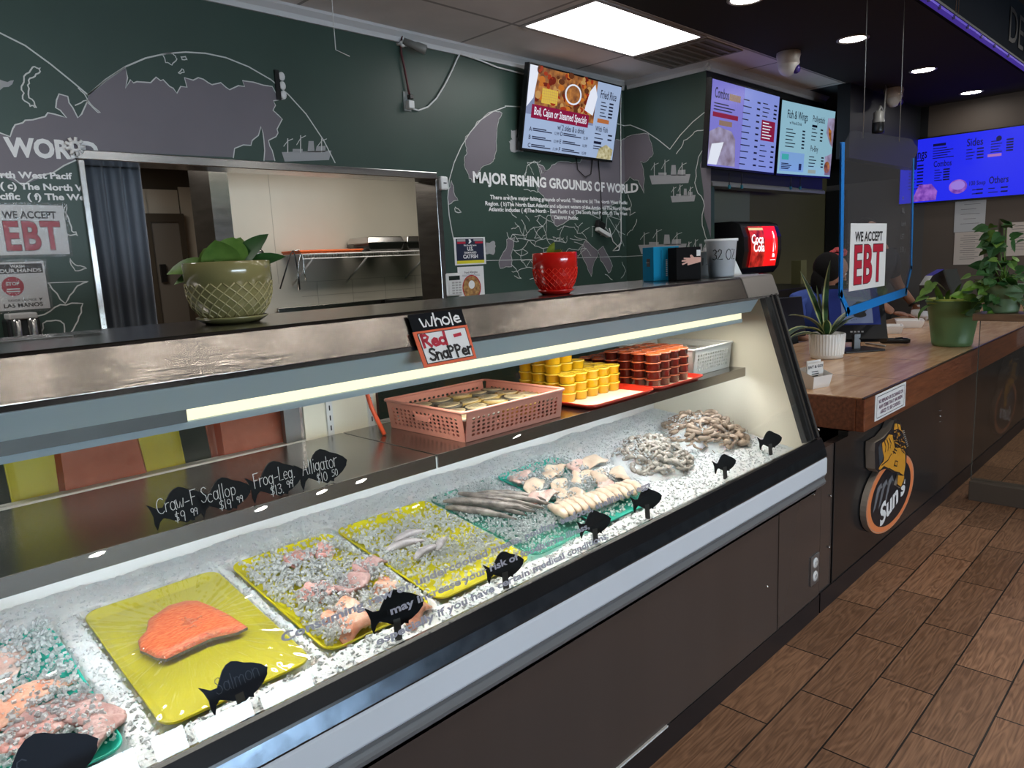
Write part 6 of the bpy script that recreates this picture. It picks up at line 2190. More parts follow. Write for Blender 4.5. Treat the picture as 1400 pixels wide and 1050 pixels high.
for q, m, d in ((.985, M_CUT, .0003), (.97, M_ORNG, .0006), (.84, M_BLK, .0009)):
    P = oval(q)
    mb.add([p + nY * d for p in P], [tuple(range(48))], m)
for dx in (-.10, -.03, .05, .22):
    b0 = Vector((CXo - .10 + dx, EY - .0312, CZo + .045 + (.10 if dx > .2 else 0)))
    mb.add([b0 + Vector(v) for v in ((-.05, 0, -.075), (.0, 0, .03), (.045, 0, .045), (.075, 0, .005), (.045, 0, .020), (.02, 0, -.0), (-.02, 0, -.06))], [(0, 1, 5, 6), (1, 2, 4, 5), (2, 3, 4)], M_ARTG)
mb.text("Sun's", Vector((CXo + .02, EY - .0305, CZo - RZo * .46)), Vector((.97, 0, .24)), Vector((-.06, 0, 1)), .140, M_WHITEI, 'CENTER', .035, .0022, 1.25)
mb.build('oval_print', bd)
fishP = ez([(345, 80), (318, 150), (262, 220), (190, 262), (186, 330), (190, 470), (215, 495), (262, 470), (300, 470), (345, 500), (385, 505), (372, 560), (360, 600), (395, 620), (420, 590), (432, 530), (440, 430), (445, 330), (450, 270), (438, 210), (415, 170), (385, 80)])
fb = MB().slab([p + nY * .012 for p in fishP], nY, .039, M_BLK, M_CUT).build('fish_board', t)
mb = MB()
def lay(P, m, d):
    Q = [p + nY * (.012 + d) for p in ez(P)]
    for q in tessellate_polygon([Q]): mb.add([Q[i] for i in q], [(0, 1, 2)], m)
lay([(350, 300), (330, 200), (300, 195), (270, 240), (245, 265), (250, 330), (262, 380), (250, 440), (300, 465), (345, 492), (385, 500), (418, 520), (432, 440), (430, 340), (395, 300)], M_GOLD, .0006)
lay([(372, 520), (368, 590), (395, 612), (418, 560), (422, 525)], M_GOLD, .0006)
lay([(340, 160), (345, 110), (365, 108), (372, 150)], M_GOLD, .0006); lay([(378, 155), (372, 112), (390, 118), (398, 165)], M_GOLD, .0006)
lay([(215, 300), (232, 262), (250, 330), (255, 370), (235, 430), (222, 440)], mat('emblem_slate', (.05, .06, .075), .5), .0009)
lay([(215, 470), (230, 440), (262, 400), (310, 345), (318, 352), (280, 420), (250, 455), (228, 478)], M_GOLD, .0012)
for P in (((262, 250), (275, 290), (268, 330)), ((282, 235), (296, 280), (290, 320)), ((300, 225), (316, 265), (308, 300)), ((330, 330), (352, 345)), ((340, 310), (360, 325)), ((350, 285), (372, 300)), ((380, 290), (402, 310)), ((395, 260), (418, 285)), ((365, 255), (385, 275)), ((352, 225), (378, 245)), ((330, 210), (350, 300), (335, 345)), ((240, 440), (290, 400), (318, 350)), ((400, 320), (422, 345)), ((340, 440), (352, 405), (370, 412), (362, 448), (340, 440)), ((300, 465), (345, 492), (385, 500))):
    Q = [p + nY * .0135 for p in ez(P)]
    vs, fs = ribbon([(p.x, p.z) for p in Q], .006)
    mb.add([(x, EY - .0437, z) for x, z in vs], fs, M_BLK)
for k in range(9):
    a = ez([(405 + 5 * k, 170 + 15 * k), (420 + 4 * k, 165 + 15 * k)])
    vs, fs = ribbon([(p.x, p.z) for p in a], .004)
    mb.add([(x, EY - .0437, z) for x, z in vs], fs, M_CUT)
rg = random.Random(8)
for k in range(70):
    x, y = rg.uniform(330, 440), rg.uniform(165, 350)
    if x < 335 + (y - 165) * .05 or x > 405 + (y - 165) * .2: continue
    r = rg.uniform(3, 7)
    lay([(x - r, y), (x, y - r * 1.3), (x + r, y), (x, y + r * .8)], M_GOLD, .0016)
mb.build('fish_print', fb)

# floor-level outlet on the filler panel
p = on(1112.5, 778, y=1.131)
t = thing('wall_outlet', 'steel electrical outlet low on the dark panel left of the counter', 'outlet', (p.x, 1.13, p.z))
MB().box((p.x - .040, 1.1245, p.z - .062), (p.x + .040, 1.131, p.z + .062), mat('steel_outlet_plate', (.36, .40, .44), .3, .9)).build('outlet_plate', t, bevel=.002)
for dz in (.028, -.028):
    rc = MB().lathe([(0, -.003), (.020, -.003), (.022, 0)], M_WHITEP, (p.x, 1.1248, p.z + dz), 16, M=Matrix.Rotation(-PI / 2, 4, 'X')).build('socket', t)
    mb = MB()
    for dx in (-.008, .006): mb.box((p.x + dx, 1.1208, p.z + dz - .004), (p.x + dx + .002, 1.1216, p.z + dz + .008), M_INK)
    mb.build('slot', rc)

# ------------------------------------------------------------------ glass partition with a plank ledge
GXp = 4.78
t = thing('glass_partition', 'low glass partition with a brown plinth in front of the counter', 'partition', (GXp, .6, 0))
M_PGL = glass_mat('partition_glass', (.90, .92, .91), f0=.05)
MB().box((GXp - .006, -2.6, .112), (GXp + .006, 1.03, 1.046), M_PGL).build('glass_pane', t)
MB().box((GXp - .007, 1.0285, .112), (GXp + .007, 1.0305, 1.046), mat('green_glass_edge', (.10, .12, .11), .2)).build('glass_edge', t)
MB().box((GXp - .05, -2.6, 0), (GXp + .05, 1.028, .112), mat('brown_plinth', (.13, .105, .085), .45)).build('plinth', t, bevel=.003)
M_LEDGE = mat('brown_plank', (.16, .095, .055), .4, var=.25, vscale=5, stretch=(8, 1, 8))
MB().box((GXp - .09, -2.6, 1.047), (GXp + .13, 1.05, 1.086), M_LEDGE).build('plank_ledge', t, bevel=.003)

# ------------------------------------------------------------------ plants at the counter
M_WPOT = mat('white_ribbed_ceramic', (.76, .74, .70), .45)
pc = on(1130, 489, z=ZK)
pc = Vector((pc.x, pc.y, ZK))
sn = thing('potted_plant', 'snake plant in a white ribbed pot at the near end of the counter', 'plant pot', pc)
prof = [(.0, .0), (.078, 0), (.086, .005), (.087, .022), (.089, .0225), (.0955, .135), (.093, .140), (.085, .140), (.084, .125), (0, .123)]
MB().lathe(prof[:4], M_WPOT, pc, 72).lathe(prof[4:7], M_WPOT, pc, 144, flute=.016, nfl=36).lathe(prof[6:], M_WPOT, pc, 48).build('pot_body', sn)
MB().lathe([(.086, .124), (0, .130)], MATS['potting_soil'], pc, 24).build('soil', sn)
top = pc + Vector((0, 0, .125))
M_SNK = mat('snake_plant_green', (.018, .050, .018), .35, vscale=14, stretch=(1, 1, 4), col2=(.05, .115, .035))
for d, L, w, cu, sd_ in (((-.15, .10, 1), .40, .032, -.45, 1), ((.06, .03, 1), .42, .045, .05, 2), ((-.62, .30, .75), .34, .034, 1.7, 3), ((-.35, .25, .9), .27, .028, 1.1, 4), ((.40, -.30, .85), .22, .03, .5, 5), ((.30, -.38, .8), .17, .022, .7, 6), ((.25, .2, 1), .30, .032, -.2, 7), ((-.8, .6, .38), .20, .018, .7, 8), ((-.3, -.1, .9), .12, .024, .5, 9), ((-.75, .5, .55), .24, .02, 1.2, 10), ((.5, -.25, .5), .15, .018, .4, 11)):
    mb = leaf_blade(MB(), top + Vector((d[0] * .04, d[1] * .04, 0)), d, (0, 1, .3) if abs(d[2]) > .9 else (0, 0, 1), L, w, M_SNK, cu, 10, M_LEAFE, .35)
    mb.build('leaf', sn)

M_GPOT = mat('matte_green_plastic', (.13, .25, .105), .42)
def plastic_pot(name, label, c, R, H, m):
    t = thing(name, label, 'plant pot', c)
    b = MB().lathe([(0, 0), (R * .66, 0), (R * .70, H * .03), (R * .73, H * .10), (R * .725, H * .11), (R * .90, H * .78), (R * .92, H * .79), (R * .93, H * .92), (R * 1.0, H * .985), (R * 1.0, H), (R * .95, H), (R * .89, H * .90), (0, H * .90)], m, c, 48).build('pot_body', t)
    MB().lathe([(R * .89, H * .905), (0, H * .93)], MATS['potting_soil'], c, 24).build('soil', t)
    return t


def heart_leaf(mb, p, d, n, s, m):
    """pothos leaf: heart-shaped blade with a pointed tip, slightly folded"""
    d = Vector(d).normalized()
    side = d.cross(Vector(n)).normalized()
    nn = side.cross(d).normalized()
    O = Vector(p)
    half = [(0, .0, 0), (-.12, .20, .05), (.0, .40, .08), (.22, .46, .07), (.5, .36, .04), (.78, .16, -.02), (1.0, 0, -.10)]
    mid = [(0, 0), (.0, -.02), (.1, -.02), (.28, -.02), (.5, -.03), (.75, -.06), (1.0, -.10)]
    c = [O + d * (a * s) + nn * (z * s) for a, z in mid]
    for sg in (1, -1):
        e = [O + d * (a * s) + side * (b * s * sg) + nn * (z * s) for a, b, z in half]
        vs = c + e
        k = len(c)
        mb.add(vs, [((i, i + 1, k + i + 1, k + i) if sg < 0 else (k + i, k + i + 1, i + 1, i)) for i in range(k - 1)], m, True)


gp = on(1301, 472, z=ZK)
gp = Vector((gp.x, gp.y, ZK))
t = plastic_pot('potted_plant', 'matte green plastic pot with a few trailing leaves on the counter', gp, .150, .272, M_GPOT)
mb = MB()
top = gp + Vector((0, 0, .25))
st = []
for d, L, w, cu in (((-.75, .75, .9), .16, .020, 1.6), ((-.45, .5, 1), .17, .016, .6), ((-.9, .9, .7), .17, .022, 2.0), ((.0, -.0, 1), .15, .014, .8), ((.30, -.3, 1), .16, .016, .7), ((-.2, .3, 1), .14, .014, 1.2), ((.15, .1, .9), .10, .016, 1.2)):
    leaf_blade(mb, top + Vector((d[0] * .07, d[1] * .07, -.01)), d, (0, 0, 1) if abs(d[2]) < .8 else (.7, .7, .2), L, w, M_LEAF, cu)
rg = random.Random(12)
for i in range(5):
    a = top + Vector((-.09 + .02 * i, .09 - .01 * i, .05 + .01 * i))
    heart_leaf(mb, a + Vector((-.03, .03, .03 * (i % 3))), (-.6 + .2 * i, .5 - .2 * i, -.3), (.0, -.3, 1), .075, M_LEAF)
mb.build('foliage', t)
# inner yellow-green liner rim seen above the pot edge
MB().lathe([(.118, .255), (.120, .283), (.116, .284), (.112, .255)], mat('yellow_green_plastic', (.34, .40, .06), .45), gp + Vector((-.02, .02, 0)), 40).build('inner_liner', t)

# climbing pothos on the plank ledge
LZ = 1.0865
pp = Vector((4.80, .93, LZ))
po = plastic_pot('potted_plant', 'bushy climbing pothos in a pale green pot on the plank ledge', pp, .105, .155, mat('pale_green_plastic', (.16, .27, .15), .4))
mb, ms = MB(), MB()
rg = random.Random(31)
M_LEAFB = mat('bright_pothos_leaf', (.10, .26, .02), .3, vscale=25, col2=(.20, .38, .04))
ctr_ = pp + Vector((0, 0, .15))
for i in range(150):
    k = i / 150
    if k < .45:      # column climbing a pole
        z = rg.uniform(.0, .34)
        a = rg.uniform(0, 2 * PI)
        r = rg.uniform(.02, .10) * (1.1 - z * 1.2)
        p = ctr_ + Vector((r * math.cos(a) - .02, r * math.sin(a) + .03, z))
    elif k < .75:     # skirt
        a = rg.uniform(0, 2 * PI)
        r = rg.uniform(.07, .17)
        p = ctr_ + Vector((r * math.cos(a), r * math.sin(a), rg.uniform(-.09, .06)))
    else:            # trailing along the ledge to both sides
        p = pp + Vector((rg.uniform(-.12, .08), rg.uniform(-.5, .22), rg.uniform(.0, .11)))
    d = Vector((p.x - ctr_.x + rg.uniform(-.06, .06), p.y - ctr_.y + rg.uniform(-.06, .06), rg.uniform(-.12, .03)))
    m = (M_LEAFD, M_LEAFD, M_LEAFD, M_LEAF, M_LEAFB)[rg.randrange(5)] if k >= .6 else (M_LEAFD, M_LEAFD, M_LEAFD, M_LEAF)[rg.randrange(4)]
    nrm = Vector((-.7 + rg.uniform(-.5, .5), -.7 + rg.uniform(-.5, .5), 1.0))
    heart_leaf(mb, p, d, nrm, rg.uniform(.045, .078), m)
    if i % 3 == 0: ms.tube([ctr_ + Vector((0, 0, -.02)), (ctr_ + p) / 2 + Vector((0, 0, .03)), p], .0022, M_LEAF, 4)
mb.build('foliage', po)
ms.build('stems', po)
MB().tube([ctr_ + Vector((-.02, .03, -.03)), ctr_ + Vector((-.02, .03, .36))], .012, mat('moss_pole', (.05, .035, .02), .9), 8).build('moss_pole', po)

# card holder at the near end of the counter
a = on(1119, 533, z=ZK)
a = Vector((a.x + .06, a.y + .04, ZK))
t = thing('card_holder', 'small white cardboard holder with printed cards at the counter corner', 'card holder', a)
M_CARDW = mat('white_card', (.74, .71, .68), .6)
RZc = -.25
R = Matrix.Translation(a) @ Matrix.Rotation(RZc, 4, 'Z') @ Matrix.Scale(1.25, 4)
mb = MB()
vs = [(-.045, -.025, 0), (.045, -.025, 0), (.045, .03, 0), (-.045, .03, 0), (-.052, -.034, .045), (.052, -.034, .045), (.052, .036, .070), (-.052, .036, .070)]
mb.add([R @ Vector(v) for v in vs], [(0, 3, 2, 1), (0, 1, 5, 4), (1, 2, 6, 5), (2, 3, 7, 6), (3, 0, 4, 7)], M_CARDW)
mb.build('holder_tray', t)
mb = MB().box((-.044, .0, .004), (.044, .004, .088), M_CARDW, R)
mb.box((-.03, .012, .004), (.046, .016, .095), M_CARDW, R)
mb.build('printed_card', t)
mb = MB()
ex_, ez_ = (R.to_3x3() @ Vector((1, 0, 0))), EZ
mb.text('EAT & GO!', R @ Vector((-.040, -.0002, .070)), ex_, ez_, .017, M_INK, 'LEFT', .03, .0005, 1.0)
for k in range(4): mb.box((-.02, -.0008, .055 - .008 * k), (.015 + .004 * (k % 2), -.0002, .058 - .008 * k), M_INK, R)
mb.build('card_print', t)

# payment terminal screen on a stand
bs = on(1188, 477, z=ZK)
bs = Vector((4.50, 1.60, ZK))
t = thing('register_screen', 'black point-of-sale screen on a stand, showing a pale blue menu', 'monitor', bs)
MB().box((-.13, -.09, 0), (.13, .09, .012), M_BLACKP, Matrix.Translation(bs) @ Matrix.Rotation(-.6, 4, 'Z')).build('stand_foot', t, bevel=.004)
MB().box((-.02, -.012, .01), (.02, .012, .10), mat('dark_grey_plastic', (.035, .035, .037), .3), Matrix.Translation(bs) @ Matrix.Rotation(-.6, 4, 'Z')).build('stand_neck', t)
p0 = on(1161, 470, y=1.62); 
A_, B_ = on(1148, 462, y=1.66), on(1212, 452, y=1.44)
T1, T2 = on(1165, 348, y=1.78), on(1205, 350, y=1.56)
exs = (B_ - A_); exs.z = 0; exs.normalize()
eys = ((T1 + T2) / 2 - (A_ + B_) / 2); eys = (eys - exs * eys.dot(exs)).normalized()
nns = exs.cross(eys).normalized()
ws, hs = .34, .40
O = bs + Vector((0, 0, .065)) - exs * ws / 2 - nns * -.01
hb = MB().slab(rect(O, exs, eys, 0, 0, ws, hs), nns, .035, M_BLACKP).build('screen_housing', t, bevel=.004)
sc = MB().add([p + nns * .001 for p in rect(O, exs, eys, .03, .10, ws - .03, hs - .03)], [(0, 1, 2, 3)], mat('register_screen_dark', (.02, .03, .12), .15, emit=.25, ecol=(.02, .03, .16))).build('screen', t)
mb = MB()
flat(mb, rect(O, exs, eys, .10, .11, .27, .36), nns, .002, mat('register_screen_pale', (.14, .17, .26), .2, emit=.3, ecol=(.12, .15, .25)))
flat(mb, [O + exs * (.20 + .045 * math.cos(a) * (1 + .3 * math.sin(5 * a))) + eys * (.21 + .06 * math.sin(a)) for a in [2 * PI * i / 20 for i in range(20)]], nns, .003, M_INK)
for k in range(6): flat(mb, rect(O, exs, eys, .115 + .012 * k, .13 + .004 * (k % 3), .12 + .012 * k, .134 + .004 * (k % 3)), nns, .003, M_NAVY)
for k in range(4): flat(mb, rect(O, exs, eys, .14 + .02 * k, .045, .152 + .02 * k, .055), nns, .002, M_SHIP)
mb.build('screen_graphics', sc)

# black hand scanner lying on the counter
a, b = on(1212, 470, z=ZK), on(1254, 470, z=ZK)
t = thing('card_reader', 'black handheld card reader lying on the counter before the green pot', 'card reader', (a + b) / 2)
a = a + Vector((0, .04, .018)); b = b + Vector((0, .04, .018))
mb = MB().tube([a, a + (b - a) * .1, (a + b) / 2, b - (b - a) * .1, b], [.012, .018, .0175, .0175, .012], M_BLACKP, 12)
mb.build('reader_body', t)
mb = MB().ball(a + (b - a) * .12 + Vector((-.006, -.012, .006)), .006, M_STEEL, 8, 6)
mb.tube([(a + b) / 2 + Vector((0, 0, .016)), (a + b) / 2 + (b - a) * .25 + Vector((0, 0, .019))], .004, M_BLACKP, 6)
mb.build('buttons', t)
M_PEN = mat('grey_stick', (.42, .40, .38), .4)
tag(MB().tube([on(1183, 469, z=ZK + .006), on(1210, 473, z=ZK + .006)], .005, M_PEN, 8).build('stylus'), 'pale stylus lying left of the black card reader', 'stylus')

# white takeaway boxes
M_FOAM = mat('white_foam', (.82, .81, .81), .5)
def takeout(label, c, s, rz, lid):
    t = thing('takeout_box', label, 'takeout box', c, rz)
    def fr(z0, z1, r0, r1, m, nm, top=True):
        mb = MB()
        vs = [(-s * r0, -s * r0, z0), (s * r0, -s * r0, z0), (s * r0, s * r0, z0), (-s * r0, s * r0, z0), (-s * r1, -s * r1, z1), (s * r1, -s * r1, z1), (s * r1, s * r1, z1), (-s * r1, s * r1, z1)]
        k = .86
        vs += [(x * k, y * k, z1) for x, y, z in vs[4:8]] + [(x * k * .9, y * k * .9, z0 + .006) for x, y, z in vs[0:4]]
        mb.add(vs, [(0, 3, 2, 1), (0, 1, 5, 4), (1, 2, 6, 5), (2, 3, 7, 6), (3, 0, 4, 7), (4, 5, 9, 8), (5, 6, 10, 9), (6, 7, 11, 10), (7, 4, 8, 11), (8, 9, 13, 12), (9, 10, 14, 13), (10, 11, 15, 14), (11, 8, 12, 15), (12, 13, 14, 15)], m)
        return mb.build(nm, t, world=False, bevel=.003)
    fr(0, .055, .8, 1.0, M_FOAM, 'box_base')
    if lid:
        mb = MB()
        M_ = Matrix.Translation((0, s * 1.0, .055)) @ Matrix.Rotation(lid, 4, 'X')
        vs = [M_ @ Vector(v) for v in ((-s, 0, 0), (s, 0, 0), (s * .85, s * .25, .03), (-s * .85, s * .25, .03), (s * .85, s * 1.7, .03), (-s * .85, s * 1.7, .03), (s, s * 2, 0), (-s, s * 2, 0))]
        mb.add(vs, [(0, 1, 2, 3), (3, 2, 4, 5), (5, 4, 6, 7), (1, 6, 4, 2), (0, 3, 5, 7)], M_FOAM)
        mb.build('box_lid', t, world=False)
    return t


takeout('open white foam box on the counter, nearer of two', on(1216, 455, z=ZK), .085, .35, 0)
takeout('open white foam box on the counter, behind the nearer one', on(1243, 447, z=ZK), .095, .35, 0)
p = on(1262, 437, z=ZK)
t = thing('plastic_bag', 'crumpled white plastic bag and lids behind the foam boxes', 'bag', p)
mb = MB().ball(p + Vector((0, 0, .045)), (.10, .09, .045), M_FOAM, 14, 8)
mb2 = mb
mb.v = [tuple(Vector(v) + Vector((0, 0, .02 * noise.noise(Vector(v) * 22)))) for v in mb.v]
mb.build('bag_body', t)
MB().lathe([(0, 0), (.075, .0), (.082, .012), (0, .014)], M_FOAM, p + Vector((.05, -.02, .10)), 24).build('lid_stack', t)
MB().tube([p + Vector((-.07, -.04, .0)), p + Vector((-.07, -.04, .20))], .006, M_FOAM, 8).build('straw', t)
# dark equipment behind the counter
t = thing('dark_monitor', 'dark monitor turned away behind the snake plant', 'monitor', (4.9, 2.25, .87))
R = Matrix.Translation((4.82, 2.13, .9)) @ Matrix.Rotation(-.5, 4, 'Z') @ Matrix.Rotation(-.2, 4, 'X')
MB().box((-.16, -.02, 0), (.10, .02, .27), mat('violet_black_plastic', (.012, .010, .022), .3), R).build('monitor_back', t, bevel=.006)
MB().box((-.03, -.02, -.055), (.03, .02, .05), M_BLACKP, R).build('monitor_neck', t)
t = thing('back_cabinet', 'low black cabinet behind the snake plant and register', 'cabinet', (4.4, 2.3, 0))
MB().box((3.5, 2.06, 0), (5.1, 2.45, .84), M_BLACKP).build('cabinet_body', t, bevel=.004)
t = thing('back_cabinet', 'black rear counter below the soda dispenser', 'cabinet', (6.4, 3.4, 0))
MB().box((5.62, 2.95, 0), (7.6, 3.74, 1.12), M_BLACKP).build('cabinet_body', t, bevel=.004)
p = on(1313, 352, y=1.75)
t = thing('tablet_stand', 'grey tablet leaning on a dark stand behind the green pot', 'tablet', p)
a4 = [on(1291, 369, y=1.62), on(1308, 367, y=1.62), on(1320, 404, y=1.56), on(1304, 406, y=1.56)]
nrm = (a4[1] - a4[0]).cross(a4[3] - a4[0]).normalized()
if nrm.y > 0: nrm = -nrm
MB().slab(a4, nrm, .012, mat('slate_glass', (.035, .045, .045), .12)).build('tablet_panel', t)
b4 = [on(x, y, y=1.66) for x, y in ((1267, 390), (1275, 377), (1291, 368), (1304, 406), (1300, 425), (1268, 425))]
MB().slab(b4, (0, -1, 0), .05, M_BLACKP).build('stand_back', t)

# ------------------------------------------------------------------ hanging acrylic shield
SYs = 1.45
t = thing('sneeze_shield', 'clear hanging acrylic shield edged with bright blue tape', 'shield', on(1200, 300, y=SYs))
sp = [on(x, y, y=SYs) for x, y in ((1165, 178), (1247, 190), (1256, 205), (1249, 219), (1246, 366), (1238.5, 399), (1160, 426), (1150, 402), (1152.5, 200))]
M_ACR = glass_mat('clear_acrylic', (.90, .91, .92), f0=.045, haze=.035, hcol=(.55, .55, .60))
MB().slab(sp, (0, -1, 0), .005, M_ACR).build('acrylic_sheet', t)
M_TAPE = mat('bright_blue_tape', (.005, .20, .62), .45)
mb = MB()
tp_ = [(p.x, p.z) for p in sp]
seq = [tp_[3], tp_[4], tp_[5], tp_[6], tp_[7], tp_[8]]
for a, b, w_ in ((0, 1, .024), (1, 2, .026), (2, 3, .048), (3, 4, .034), (4, 5, .040)):
    vs, fs = ribbon([seq[a], seq[b]], w_)
    for d in (-.0012, .0062): mb.add([(x, SYs + d, z) for x, z in vs], fs, M_TAPE)
mb.build('blue_tape', t)
for px0, py0, px1, py1 in ((1178.5, 0, 1180, 189), (1242.5, 0, 1229.5, 194)):
    b = on(px1, py1, y=SYs + .002)
    MB().tube([Vector((b.x, SYs + .002, ZC)), b], .0022, mat('steel_wire', (.35, .35, .34), .4, .6), 6).build('hanging_wire', t)
a, b = on(1160.5, 396, y=SYs - .002), on(1212.5, 303, y=SYs - .002)
sg = ebt_sheet('accept_sign', 'white WE ACCEPT EBT sheet taped to the hanging acrylic shield', (a.x, SYs - .0025, a.z - .01), EXW, EZ, b.x - a.x, b.z - a.z + .0, film=False)
# reversed back of another notice seen through the sheet
t = thing('clear_decal', 'faint grey lettering at the right side of the hanging shield', 'decal', on(1240, 300, y=SYs))
mb = MB()
p = on(1228, 345, y=SYs - .003)
for k, s in enumerate(('3:30 p', 'LET', 'lunch', 'IAL', 'w')):
    mb.text(s, p + Vector((.03, 0, .0 + k * .075)), EXW, EZ, .045, mat('faint_grey_print', (.12, .12, .125), .6), 'LEFT', .0, .0006, .9)
mb.build('decal_lettering', t)

# ------------------------------------------------------------------ soda dispenser
sx0, sx1, sy0, sy1 = 5.80, 6.50, 3.0, 3.70
t = thing('soda_dispenser', 'black soda dispenser with a glowing red cola panel', 'soda machine', (6.15, 3.35, 1.12))
M_SODA = mat('black_gloss_casing', (.010, .010, .011), .25)
prof = [(sy1, 1.30), (sy1, 1.735), (sy0 + .10, 1.735), (sy0 + .03, 1.71), (sy0 - .01, 1.60), (sy0 - .015, 1.48), (sy0 + .01, 1.34), (sy0 + .06, 1.28), (sy1, 1.28)]
MB().prism_x(prof, sx0, sx1, M_SODA).build('dispenser_head', t, bevel=.02)
MB().box((sx0 + .03, sy0 + .25, 1.12), (sx1 - .03, sy1, 1.285), M_SODA).build('dispenser_base', t)
# lit front panel follows the curved face
def face(x0, x1, z0, z1, m, d, n=6):
    mb = MB()
    pts = [(sy0 + .03, 1.71), (sy0 - .01, 1.60), (sy0 - .015, 1.48), (sy0 + .01, 1.34)]
    def Y(z):
        for (ya, za), (yb, zb) in zip(pts, pts[1:]):
            if zb <= z <= za: return ya + (yb - ya) * (za - z) / (za - zb)
        return pts[0][0] if z > 1.7 else pts[-1][0]
    zs = [z0 + (z1 - z0) * i / n for i in range(n + 1)]
    vs = [(x, Y(z) - d, z) for z in zs for x in (x0, x1)]
    mb.add(vs, [(2 * i, 2 * i + 1, 2 * i + 3, 2 * i + 2) for i in range(n)], m, True)
    return mb, Y


M_REDL = mat('lit_red_panel', (.85, .008, .008), .3, emit=1.0, ecol=(.90, .006, .008))
M_DRED = mat('lit_dark_red_photo', (.10, .002, .002), .3, emit=.9, vscale=14, col2=(.62, .03, .02))
M_LWHT = mat('lit_white', (.9, .9, .9), .3, emit=1.0)
lp, Yf = face(sx0 + .10, sx1 - .10, 1.345, 1.69, M_REDL, .012)
lp = lp.build('lit_panel', t)
mb, _ = face(sx0 + .10, sx0 + .36, 1.345, 1.69, M_DRED, .0128)
for s, z, x in (('Coca', 1.545, sx0 + .105), ('Cola', 1.475, sx0 + .14)):
    mb.text(s, (x, Yf(z + .03) - .014, z), EXW, EZ, .105, M_LWHT, 'LEFT', .02, .001, 1.0)
m2, _ = face(sx0 + .10, sx0 + .36, 1.655, 1.675, mat('lit_pale_gold', (.8, .6, .3), .3, emit=.7), .0135)
mb.add(m2.v, m2.f, m2.mats[0])
bx = sx1 - .17
P = [(-.022, 0), (.022, 0), (.024, .09), (.016, .13), (.010, .19), (.010, .225), (-.010, .225), (-.010, .19), (-.016, .13), (-.024, .09)]
mb.add([(bx + x, Yf(1.42 + z) - .0145, 1.42 + z) for x, z in P], [tuple(range(len(P)))], M_LWHT)
mb.box((bx - .05, Yf(1.395) - .0145, 1.393), (bx + .05, Yf(1.395) - .0125, 1.399), M_LWHT)
mb.build('panel_print', lp)
for i, (nm, c) in enumerate((('red', (.42, .02, .02)), ('orange', (.45, .12, .06)), ('green', (.02, .22, .12)), ('grey', (.28, .32, .33)), ('white', (.5, .5, .5)), ('dark_red', (.3, .01, .02)))):
    x = sx0 + .08 + .09 * i
    v = MB().box((x, sy0 + .10, 1.20), (x + .055, sy0 + .14, 1.285), mat(nm + '_flavour_label', c, .4, emit=.12)).build('valve_label', t)
    MB().lathe([(0, 1.14), (.012, 1.14), (.018, 1.20), (0, 1.2)], M_SODA, (x + .028, sy0 + .14, 0), 12).build('nozzle', v)
tag(MB().box((7.42, 3.2, 1.1205), (7.56, 3.3, 1.36), mat('dim_olive_carton', (.14, .13, .05), .6)).build('carton'), 'dim olive carton on the rear counter right of the soda dispenser', 'box')
tag(MB().box((6.62, 3.35, 1.1205), (6.98, 3.5, 1.36), mat('dim_red_panel', (.10, .008, .008), .5)).build('red_crate'), 'dim red crate right of the soda dispenser', 'crate')

# ================================================================== CEILING FITTINGS
def ceil_px(px, py): return on(px, py, z=ZC)


lx0, lx1, ly0, ly1 = 3.65, 4.82, 2.815, 3.385
t = thing('ceiling_light', 'large bright rectangular ceiling light panel', 'ceiling light', ((lx0 + lx1) / 2, (ly0 + ly1) / 2, ZC))
MB().box((lx0, ly0, ZC - .004), (lx1, ly1, ZC - .001), mat('bright_diffuser', (1, 1, 1), .5, emit=TROFFER_W, ecol=(1, .985, .96))).build('diffuser', t)
mb = MB()
for a, b in (((lx0 - .03, ly0 - .03), (lx1 + .03, ly0)), ((lx0 - .03, ly1), (lx1 + .03, ly1 + .03)), ((lx0 - .03, ly0), (lx0, ly1)), ((lx1, ly0), (lx1 + .03, ly1))):
    mb.box((*a, ZC - .007), (*b, ZC - .0005), mat('light_frame', (.42, .40, .39), .5))
mb.build('light_frame', t)
t = thing('ceiling_vent', 'slatted ceiling vent right of the bright light panel', 'vent', (5.13, 3.1, ZC))
M_VENT = mat('grey_brown_vent', (.26, .24, .22), .6)
mb = MB()
for a, b in (((4.88, 2.80), (5.40, 2.83)), ((4.88, 3.39), (5.40, 3.42)), ((4.88, 2.83), (4.91, 3.39)), ((5.37, 2.83), (5.40, 3.39))): mb.box((*a, ZC - .010), (*b, ZC - .0005), M_VENT)
mb.build('vent_frame', t)
for k in range(7):
    y = 2.88 + .078 * k
    MB().box((4.91, y, ZC - .010), (5.37, y + .022, ZC - .002), M_VENT).build('slat', t)
MB().box((4.91, 2.83, ZC - .0018), (5.37, 3.39, ZC - .0006), mat('dark_duct', (.15, .14, .125), .8)).build('duct_opening', t)

M_CANL = mat('warm_white_downlight', (1, 1, 1), .5, emit=CAN_W, ecol=(1, .96, .90))
def can(label, x, y, r=.095, group=None, m=None, up=.0):
    t = thing('downlight', label, 'downlight', (x, y, ZC), 0, group)
    MB().lathe([(r * .93, -.004), (r * 1.06, -.010), (r * 1.18, -.004), (r * 1.18, -.0005), (r * .93, -.0005)], mat('grey_trim_ring', (.40, .39, .38), .4), (x, y, ZC), 32).build('trim_ring', t)
    MB().lathe([(r * .93, -.003), (0, -.005)], m or M_CANL, (x, y, ZC), 32).build('lens', t)
    return t


